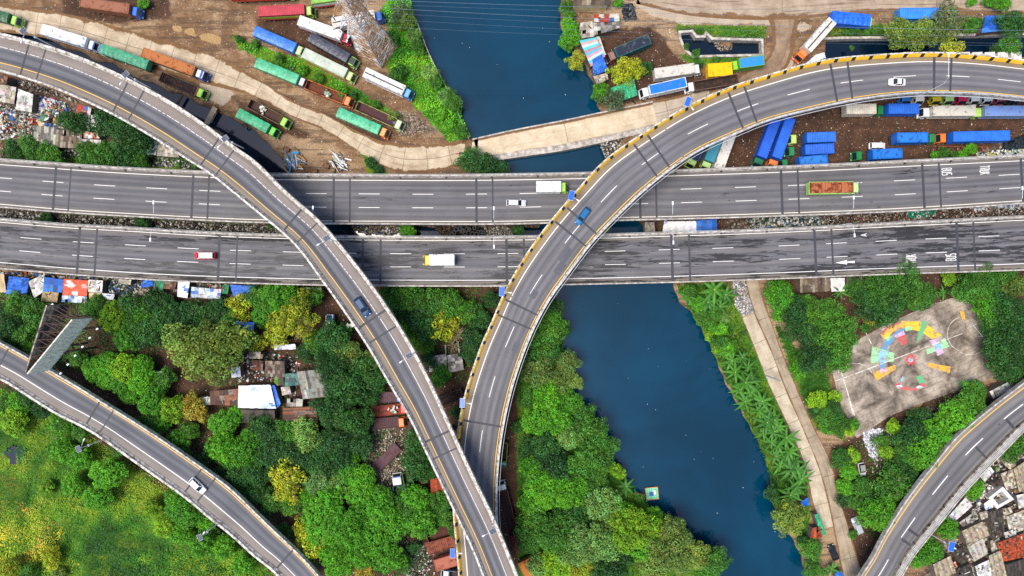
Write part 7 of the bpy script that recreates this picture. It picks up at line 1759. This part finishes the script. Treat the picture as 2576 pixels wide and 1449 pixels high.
# tyres, scrap, raft, frame, small things
def torus(R, r, n=16, k=7):
    m = MB()
    P = [[Vector(((R + r * math.cos(b)) * math.cos(a), (R + r * math.cos(b)) * math.sin(a), r * math.sin(b))) for b in [math.tau * j / k for j in range(k)]] for a in [math.tau * i / n for i in range(n)]]
    for i in range(n):
        for j in range(k): m.face([P[i][j], P[(i + 1) % n][j], P[(i + 1) % n][(j + 1) % k], P[i][(j + 1) % k]])
    return m.mesh('tyre', TYRE2)
TYRE2 = paint('#3c3d40', .8, .3, .5)
TM = torus(.42, .16)
rs = random.Random(8)
spots = [(1138 + 5.6 * i + rs.uniform(-3, 3), 572 + 18 * rs.random()) for i in range(15)]
for i, (x, y) in enumerate(sorted(spots)):
    p = W(x, y, 1.0)
    o = inst('tyre', TM, None, (p.x, p.y, .55 + .5 * rs.random()), (rs.uniform(-.3, .3), rs.uniform(-.3, .3), 0), (rs.uniform(.9, 1.35),) * 3)
    tag(o, f'worn black tyre on the heap in the gap, {ORD[i]} from the left', 'tyre', 'tyres heaped between the carriageways')
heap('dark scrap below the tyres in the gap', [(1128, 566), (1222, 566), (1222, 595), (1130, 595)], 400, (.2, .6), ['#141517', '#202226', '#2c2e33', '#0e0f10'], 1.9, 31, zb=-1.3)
for x, y, lb in ((1043, 191, 'old black tyre in the grass beside the pylon'), (1115, 248, 'old black tyre on the river bank near the shrubs'), (735, 171, 'old tyre in the weeds between two green and blue trucks'), (613, 315, 'old tyre by the canal under the green tarpaulin truck'), (1575, 48, 'tyre leaning with the scrap by the sheds'), (1588, 44, 'tyre beside the orange rag by the sheds'), (1592, 20, 'tyre at the corner of the scrap by the top edge')):
    p = W(x, y, .3); tag(inst('tyre', TM, None, (p.x, p.y, .22), (0, 0, 0), (1.1,) * 3), lb, 'tyre', 'loose tyres lying about')
pm = MB(); rs = random.Random(5)
pm.face([W(38 + (24 + rs.uniform(-9, 9)) * math.cos(a), 1140 - (22 + rs.uniform(-8, 8)) * math.sin(a), .42) for a in [math.tau * i / 22 for i in range(22)]])
tag(pm.obj('pool', BLKM), 'shallow dark pool in the meadow grass at the left edge', 'water', kind='structure')
# raft
p = W(1640, 1242, -.8); a = empty('raft', (p.x, p.y, WET), .1); tag(a, 'small green decked raft with orange edging moored at the left bank', 'raft')
m = MB()
for i in range(6): m.box((-1.35 + .54 * i, 0, .35), (.5, 3.0, .1))
m.obj('deck', paint('#6fbf9a', .7), a)
m = MB()
for sg in (-1, 1): m.box((sg * 1.62, 0, .4), (.16, 3.2, .24)); m.box((0, sg * 1.56, .4), (3.1, .16, .235))
m.obj('edging', paint('#c06a30', .7), a)
m = MB()
for x in (-1.2, 1.2):
    for y in (-1.2, 1.2): m.tube([(x, y - .4, .1), (x, y + .4, .1)], .3, 10)
m.obj('float', paint('#3a5a8a', .5), a)
m = MB(); m.box((-.2, -.1, .62), (1.0, .8, .45)); m.obj('blue_box', paint('#1f4fb0', .5), a)
m = MB(); m.box((.7, .3, .55), (.6, 1.1, .3)); m.obj('white_bundle', paint('#dedee0', .6), a)
plank([(1596, 1240), (1622, 1246)], .6, -.9, paint('#8a7458', .8), 'narrow gangway of planks from the bank to the raft', 'gangway')
# rusty steel frame
m = MB(); q0, q1, q2, q3 = W(2362, 368, 1.2), W(2483, 370, 1.2), W(2483, 382, 1.2), W(2362, 380, 1.2)
for s_, e_ in ((q0, q1), (q3, q2), (q0, q3), (q1, q2)): m.beam(s_, e_, .16)
for i in range(1, 8): m.beam(q0.lerp(q1, i / 8), q3.lerp(q2, (i + (.6 if i % 2 else -.6)) / 8), .12)
for q in (q0, q1, q2, q3, q0.lerp(q1, .5), q3.lerp(q2, .5)): m.beam(q, q - Vector((0, 0, 1.2)), .16)
tag(m.obj('steel_frame', paint('#8f4a3c', .7, .3, .4)), 'rusty red lattice steel frame lying between the shrubs and containers', 'steel frame')
# pipe and chair scrap at the canal mouth
def scrap(label, x, y, cols, n, seed, name='scrap_pile', ln=(1, 3.2), spread=1.6):
    rs = random.Random(seed); m = MB(); p = W(x, y, 0)
    for _ in range(n):
        m.c = lin(rs.choice(cols)); a = rs.gauss(-.7, .5); L_ = rs.uniform(*ln)
        m.box((rs.gauss(0, spread), rs.gauss(0, spread * .7), rs.uniform(.1, .7)), (L_, rs.uniform(.06, .4), .12), a)
    return tag(m.obj(name, LITTER, None, loc=(p.x, p.y, 0)), label, 'scrap', kind='stuff')
scrap('pile of blue chairs and white pipes at the canal mouth', 742, 405, ['#2f8ac8', '#3a9ad8', '#e8e6e2', '#c9c4bb', '#c8803a', '#3a6f5a', '#6a6a68', '#5a4a3c'], 60, 3, spread=1.3)
scrap('pile of white poles and sacks above the highway parapet', 850, 412, ['#e8e6e2', '#d8d8d8', '#1c1c20', '#b8b4ac', '#6a665e', '#4a4440'], 50, 4, spread=1.2)
for x, y, a_, lb in ((820, 418, -.5, 'small brown handcart beside the white poles'), (790, 432, .4, 'dark wooden handcart beside the highway parapet'), (720, 376, -.4, 'flat grey crate at the top of the blue chair pile')):
    p = W(x, y, .6); rt = empty('handcart', (p.x, p.y, 0), a_); tag(rt, lb, 'cart')
    m = MB(); m.box((0, 0, .55), (1.6, 1.0, .08))
    for sg in (-1, 1): m.box((0, sg * .48, .75), (1.6, .05, .34)); m.box((sg * .78, 0, .75), (.05, .95, .335))
    m.obj('bed', rusty('#7a5a44', '#4a2c1c', .5), rt)
    for sg in (-1, 1): inst('wheel', wheel_mesh(.3, .1), rt, (0, sg * .56, .3))
# motorcycles
def motorbike(x, y, a_, col, label, rider=None):
    p = W(x, y, .6); rt = empty('motorcycle', (p.x, p.y, 0), a_); tag(rt, label, 'motorcycle')
    m = MB(); m.tube([(-.55, 0, .62), (-.2, 0, .74), (.1, 0, .66), (.45, 0, .9)], [.1, .16, .1, .08], 7); m.tube([(.45, 0, .9), (.62, 0, .32)], .05, 6); m.box((-.1, 0, .4), (.5, .22, .3)); m.obj('body', paint(col, .3), rt)
    m = MB(); m.beam((.42, -.34, .98), (.42, .34, .98), .05); m.obj('handlebar', DARK, rt)
    for xx in (-.6, .62): inst('wheel', wheel_mesh(.3, .1), rt, (xx, 0, .3))
    if rider:
        m = MB()
        sk = bpy.data.meshes.new('person')
        J = [((-.15, 0, .85), .15), ((-.12, 0, 1.1), .15), ((-.05, 0, 1.32), .17), ((0, 0, 1.46), .07), ((.04, 0, 1.62), .115),
             ((-.03, .2, 1.36), .07), ((.15, .3, 1.12), .05), ((.4, .3, 1.03), .035), ((-.03, -.2, 1.36), .07), ((.15, -.3, 1.12), .05), ((.4, -.3, 1.03), .035),
             ((-.1, .12, .82), .11), ((.25, .2, .78), .085), ((.1, .2, .32), .06), ((-.1, -.12, .82), .11), ((.25, -.2, .78), .085), ((.1, -.2, .32), .06)]
        E = [(0, 1), (1, 2), (2, 3), (3, 4), (2, 5), (5, 6), (6, 7), (2, 8), (8, 9), (9, 10), (0, 11), (11, 12), (12, 13), (0, 14), (14, 15), (15, 16)]
        sk.from_pydata([j[0] for j in J], E, []); sk.materials.append(paint(rider[0], .8))
        o = inst('person', sk, None, (p.x, p.y, 0), (0, 0, a_)); tag(o, rider[1], 'person')
        md = o.modifiers.new('Skin', 'SKIN')
        for v_, j in zip(sk.skin_vertices[0].data, J): v_.radius = (j[1], j[1])
        sk.skin_vertices[0].data[0].use_root = True
        o.modifiers.new('Sub', 'SUBSURF').levels = 1
        m = MB(); m.tube([(.04, 0, 1.6), (.04, 0, 1.7), (.04, 0, 1.77)], [.15, .14, .05], 10); m.obj('helmet', paint(rider[2], .3), o)
motorbike(1154, 386, 0.1, '#b02430', 'red motorcycle ridden towards the bridge', ('#b46a78', 'person in a pink top and helmet riding the red motorcycle', '#d8c8d0'))
motorbike(1592, 256, -.6, '#202226', 'black motorcycle parked below the green tarpaulin shelter')

# ------------------------------------------------------------------ lamps, billboard, pylon, wires
CELL = NT('solar_cells'); _v = CELL.coord('Object', (1, 1, 1)); _b = CELL.n('ShaderNodeTexBrick'); CELL.t.links.new(_v, _b.inputs['Vector'])
_b.offset = 0; _b.inputs['Scale'].default_value = 3.2; _b.inputs['Mortar Size'].default_value = .012; _b.inputs['Brick Width'].default_value = .5; _b.inputs['Row Height'].default_value = .5
_b.inputs['Color1'].default_value = (*lin('#333c52'), 1); _b.inputs['Color2'].default_value = (*lin('#2c3448'), 1); _b.inputs['Mortar'].default_value = (*lin('#b8bcc4'), 1)
CELL = CELL.done(_b.outputs['Color'], .5, 0, .2)
CELLB = paint('#2a62c0', .2, .1, .05)
def solar_lamp(label, base, zd, toward, blue=False, h=9.0, size=(1.1, 1.4), arm=2.0, group='solar street lamps along the ramps'):
    p = W(*base, zd); q = W(*toward, zd); u = (q - p); u.z = 0; u.normalize()
    rt = empty('street_lamp', p, math.atan2(u.y, u.x)); tag(rt, label, 'street lamp', group)
    m = MB(); m.tube([(0, 0, -.6), (0, 0, h * .5), (0, 0, h)], [.13, .11, .075], 8); m.obj('pole', GALV, rt)
    m = MB(); m.tube([(0, 0, h - .5), (arm * .5, 0, h - .15), (arm, 0, h)], [.06, .05, .045], 6); m.obj('arm', GALV, rt)
    m = MB(); m.tube([(arm - .1, 0, h), (arm + .15, 0, h + .02), (arm + .6, 0, h + .02), (arm + .75, 0, h)], [.06, .16, .17, .06], 8); m.obj('lamp_head', LAMPW, rt)
    m = MB(); m.box((0, 0, h * .62), (.4, .4, .55)); m.obj('battery_box', GALV, rt)
    m = MB(); m.box((-.1, 0, h + .25), (size[0] * 1.05, size[1] * 1.05, .06)); pn = m.obj('solar_panel', GALV, rt)
    pn.rotation_euler = (0, 0, -rt.rotation_euler.z * .6)
    m = MB(); m.box((-.1, 0, h + .285), (size[0], size[1], .02)); m.obj('cells', CELLB if blue else CELL, pn)
for i, (b, t_, lb) in enumerate((((133, 117), (120, 165), 'grey solar lamp at the top left end of the left ramp'), ((375, 220), (345, 265), 'grey solar lamp on the left ramp above the open truck with lime cab'), ((610, 372), (565, 420), 'grey solar lamp on the left ramp just before the highway'),
                     ((850, 608), (800, 640), 'grey solar lamp on the left ramp over the gap between carriageways'), ((1045, 885), (980, 930), 'grey solar lamp on the left ramp above the wedge of trees'), ((1243, 1300), (1180, 1330), 'grey solar lamp where the two ramps cross'))):
    solar_lamp(lb, b, ZR1, t_)
solar_lamp('grey solar lamp on the lower left ramp above the round trees', (260, 1106), ZL, (282, 1062)); solar_lamp('grey solar lamp at the lower end of the lower left ramp', (548, 1316), ZL, (580, 1275), arm=.9)
for b, t_, lb in (((1716, 272), (1735, 300), 'blue solar panel lamp on the striped barrier above the bridge road'), ((1433, 500), (1460, 520), 'blue solar panel lamp on the striped barrier above the upper carriageway'), ((1264, 733), (1300, 738), 'blue solar panel lamp beside the lower carriageway edge'), ((1168, 1004), (1200, 1008), 'blue solar panel lamp on the striped barrier above the ramp crossing'), ((1144, 1370), (1180, 1372), 'blue solar panel lamp at the bottom above the rusty trailers')):
    z = z_r2(*b); solar_lamp(lb, b, z, t_, True, 5.0, (1.15, 2.1), 1.5)
solar_lamp('blue solar panel lamp leaning over the house roofs', (2348, 1348), ZL + .5, (2394, 1374), True, 6.5, (1.3, 2.2), .6)
def goose(label, road, x, y, side, arm, h=8.0, bend=2.2, name='street_lamp'):
    d, t0 = road.find(x, y); p = road.pt(d, 1.012 if side else -.012); q = road.pt(d, .5); u = (q - p); u.z = 0; u.normalize()
    rt = empty('street_lamp', p, math.atan2(u.y, u.x)); tag(rt, label, 'street lamp', 'tall curved lamps along the highway')
    m = MB(); m.tube([(0, 0, -.8), (0, 0, h * .6), (.1, 0, h * .85), (bend * .4, 0, h), (arm, 0, h + .25)], [.11, .09, .075, .06, .05], 7); m.obj('pole', GALV, rt)
    m = MB(); m.box((arm + .35, 0, h + .22), (.85, .34, .16)); m.obj('lamp_head', LAMPW, rt)
for x, n_ in ((430, 'far left'), (812, 'just right of the left ramp'), (1244, 'left of the curved ramp'), (1672, 'over the tarpaulin roofs in the gap'), (2105, 'below the loaded lime truck'), (2510, 'near the right edge')):
    goose(f'curved lamp over the upper carriageway, {n_}', HU, x, 550, 1, 2.9)
for x, n_ in ((425, 'near its left end'), (1244, 'above the white truck with yellow cab'), (1672, 'right of the curved ramp'), (2105, 'beside the painted letter A')):
    goose(f'curved lamp over the lower carriageway, {n_}', HL, x, 590, 0, 2.7)
d, t0 = R2.find(2325, 240); goose('tall thin curved lamp reaching over the white saloon car on the curved ramp', R2, 2318, 240, 1, 5.5, 9.5, 2.5)
# cable junction boxes on the median parapets
for rd, ro, ys in ((HU, r_hu, 0), (HL, r_hl, 0)):
    k = 0
    for i in range(24):
        d = rd.len * (i + .5) / 24; p = rd.pt(d, .045); m = MB(); m.tube([(p.x, p.y, p.z), (p.x, p.y, p.z + .5)], .22, 8); m.obj('drain_cap', DARK, ro)

# V shaped billboard
ap_t, b1, b2 = W(68, 941, 19), W(117, 768, 19), W(181, 804, 19)
bb = empty('billboard', (ap_t.x + 5, ap_t.y + 6, 0)); tag(bb, 'big V shaped billboard on a lattice frame straddling the lower left ramp', 'billboard')
o0 = bb.location.copy()
SKIN = NT('billboard_canvas'); _v = SKIN.coord('Object'); SKIN = SKIN.done(SKIN.mix(SKIN.step(SKIN.noise(1.0, SKIN.coord('Object', (.5, 2.2, 1), (0, 0, .9)), 6, .7), .35, .6), lin('#b8b29c'), lin('#f0ead8')), .8)
BACK = NT('billboard_back'); _v = BACK.coord('Object'); BACK = BACK.done(BACK.mix(BACK.step(BACK.noise(.35, _v, 5, .7), .4, .6), lin('#3a3c44'), lin('#b0a690')), .8)
LATT = paint('#6a5248', .7, .3, .4)
def panel(a, b, hgt, skin, nm):
    m = MB(); a, b = a - o0, b - o0; dn = Vector((0, 0, -hgt)); e = (b - a).normalized(); n = Vector((-e.y, e.x, 0)) * .12
    m.face([a + n, b + n, b + n + dn, a + n + dn]); m.face([b - n, a - n, a - n + dn, b - n + dn]); m.face([a + n, a - n, b - n, b + n]); m.face([a - n, a + n, a + n + dn, a - n + dn]); m.face([b + n, b - n, b - n + dn, b + n + dn])
    o = m.obj(nm, skin, bb)
    m = MB(); k = 12
    for sgn in (1, -1):
        off = n * sgn * 1.6
        for i in range(k + 1):
            q = a.lerp(b, i / k) + off; m.beam(q, q + dn, .09)
        for j in range(6): m.beam(a + off + dn * j / 5, b + off + dn * j / 5, .09)
        if nm == 'canvas_panel': break
    m.obj('panel_frame', LATT, o)
    return a, b
panel(ap_t, b2, 7.2, SKIN, 'canvas_panel'); panel(ap_t + Vector((-.4, .5, 0)), b1, 7.2, BACK, 'open_panel')
m = MB(); A0, B1, B2 = ap_t - o0, b1 - o0, b2 - o0
for z in (-.3, -2.5, -4.8, -7):
    for i in range(2, 9):
        f = i / 8; p, q = A0.lerp(B1, f) + Vector((0, 0, z)), A0.lerp(B2, f) + Vector((0, 0, z)); m.beam(p, q, .1)
        if i < 8: m.beam(p, A0.lerp(B2, f + .125) + Vector((0, 0, z)), .08)
m.obj('truss', LATT, bb)
m = MB()
for f in (.35, .8):
    for B in (B1, B2): c0 = A0.lerp(B, f); m = MB(); m.tube([(c0.x, c0.y, -.3), (c0.x, c0.y, A0.z - 6.8)], .3, 8); m.obj('post', LATT, bb)
for B, sgn in ((B2, 1), (B1, -1)):
    e = (B - A0).normalized(); n = Vector((e.y, -e.x, 0)) * (1 if Vector((e.y, -e.x, 0)).x * sgn > 0 else -1)
    for i in range(6):
        s0 = A0.lerp(B, .1 + .17 * i) + Vector((0, 0, -7.0)); tip = s0 + n * 3.0 + Vector((0, 0, .6))
        m = MB(); m.beam(s0, tip, .09); fl = m.obj('light_arm', LATT, bb)
        m = MB(); m.box(tip, (.5, .35, .35), .6); m.obj('floodlight', LAMPW, fl)

# lattice pylon
pb = W(947, 126, 0); py = empty('pylon', pb); tag(py, 'tall white and rust lattice pylon standing at the river bank', 'pylon')
PW = NT('pylon_steel'); _v = PW.coord('Object'); PW = PW.done(PW.mix(PW.step(PW.noise(.25, _v, 5, .7), .42, .58), lin('#b08458'), lin('#d6d4d0')), .6)
cor = [W(x, y, 0) - pb for x, y in ((959, 172), (996, 114), (936, 80), (899, 138))]
HT = 44.0
def cw(z): return 1 - .74 * min(1, z / 34) if z < 34 else .26 - .12 * (z - 34) / 10
def pc(i, z): c = cor[i % 4] * cw(z); return Vector((c.x, c.y, z))
lv = [0, 4.5, 8.6, 12.3, 15.6, 18.6, 21.3, 23.8, 26.2, 28.5, 30.8, 33, 35.2, 37.4, 39.6, 41.8, 44]
for i in range(4):
    m = MB()
    for a_, b_ in zip(lv, lv[1:]): m.beam(pc(i, a_), pc(i, b_), .26)
    m.obj('leg', PW, py)
    m = MB()
    for k, (a_, b_) in enumerate(zip(lv, lv[1:])):
        p0, p1, q0, q1 = pc(i, a_), pc(i + 1, a_), pc(i, b_), pc(i + 1, b_); w_ = .13
        m.beam(p0, q1, w_); m.beam(p1, q0, w_); m.beam(q0, q1, w_); x_ = (p0 + p1 + q0 + q1) / 4
        m.beam(x_, (q0 + q1) / 2, .1); m.beam(p0.lerp(q0, .5), x_, .07); m.beam(p1.lerp(q1, .5), x_, .07)
        if k < 3: m.beam((p0 + x_) / 2, p0.lerp(q0, .3), .08); m.beam((p1 + x_) / 2, p1.lerp(q1, .3), .08); m.beam(q0.lerp(x_, .5), p0.lerp(q0, .75), .08); m.beam(q1.lerp(x_, .5), p1.lerp(q1, .75), .08)
    m.obj('bracing', PW, py)
ad = Vector((-.42, -.9, 0)).normalized(); sd2 = Vector((-ad.y, ad.x, 0))
WZ = [20.5, 26.5, 32.5]
for z in WZ:
    m = MB()
    for sg in (-1, 1):
        tip = ad * sg * 5.6 + Vector((0, 0, z + .3)); w_ = 1.4 * cw(z) / .5
        rts = [sd2 * a_ * w_ + ad * sg * w_ * .6 + Vector((0, 0, z + dz)) for a_ in (-1, 1) for dz in (0, 1.4)]
        for r_ in rts: m.beam(r_, tip, .11)
        for k in range(1, 6):
            f = k / 6; qs = [r_.lerp(tip, f) for r_ in rts]
            m.beam(qs[0], qs[2], .06); m.beam(qs[1], qs[3], .06); m.beam(qs[0], qs[1], .06); m.beam(qs[2], qs[3], .06); m.beam(qs[0], rts[2].lerp(tip, f + .16), .08)
    m.obj('crossarm', PW, py)
    m = MB()
    for sg in (-1, 1):
        tip = ad * sg * 5.5 + Vector((0, 0, z + .2)); m.tube([tip, tip - Vector((0, 0, 1.6))], .13, 6); m.tube([tip + Vector((-.1, .2, 0)), tip + Vector((-1.8, 0, -.5))], .12, 6)
    m.obj('insulator', DARK, py)
WIRE = NT('cable').done(lin('#8a98a6'), .4, .6)
rows = [(910, 17, 2700, 78, 30, .026, 'bright pale power cable, lowest of the two thick ones crossing the river'), (900, -2, 2700, 24, 31, .024, 'bright pale power cable, upper of the two thick ones crossing the river'), (920, 30, 2700, 96, 28, .012, 'thin power cable just below the two thick ones'),
        (930, 46, 2700, 112, 27, .012, 'thin power cable, second below the thick ones'), (940, 66, 2700, 116, 26, .012, 'thin power cable, third and lowest below the thick ones'), (905, 8, 2700, 40, 33, .012, 'thin power cable between the two thick ones')]
for x0, y0, x1, y1, z, r_, lb in rows:
    a_, b_ = W(x0, y0, z), W(x1, y1, z); pts = []
    for i in range(41):
        f = i / 40; q = a_.lerp(b_, f); q.z -= 2.5 * 4 * f * (1 - f); pts.append(q)
    m = MB(); m.tube(pts, r_ * 1.3, 5); tag(m.obj('power_line', WIRE), lb, 'power line', 'power lines crossing the river')
# small sign boards, posts and goal frames by the court
m = MB()
for a_, b_ in ((T(1550, 1005), T(1620, 1090)),):
    p, q = W(*a_, 2.2), W(*b_, 2.2); m.beam(p, q, .1)
    for e in (p, q): m.beam(e, e - Vector((0, 0, 2.2)), .1); m.beam(e, e + Vector((.9, .3, 0)), .08); m.beam(e + Vector((.9, .3, 0)), e + Vector((.9, .3, -2.2)), .08)
tag(m.obj('goal_frame', GALV), 'pale tubular goal frame at the right end of the painted court', 'goal frame')
a_ = empty('signboard', W(1927, 945, 0)); tag(a_, 'grey pole lying sign frame over the riverside walk', 'sign')
m = MB(); m.beam(Vector((-1.7, .6, 4.2)), Vector((1.9, -.8, 4.2)), .3); m.obj('beam', STEEL, a_); m = MB(); m.tube([(1.7, -.75, 0), (1.7, -.75, 4.2)], .1, 6); m.obj('post', STEEL, a_)
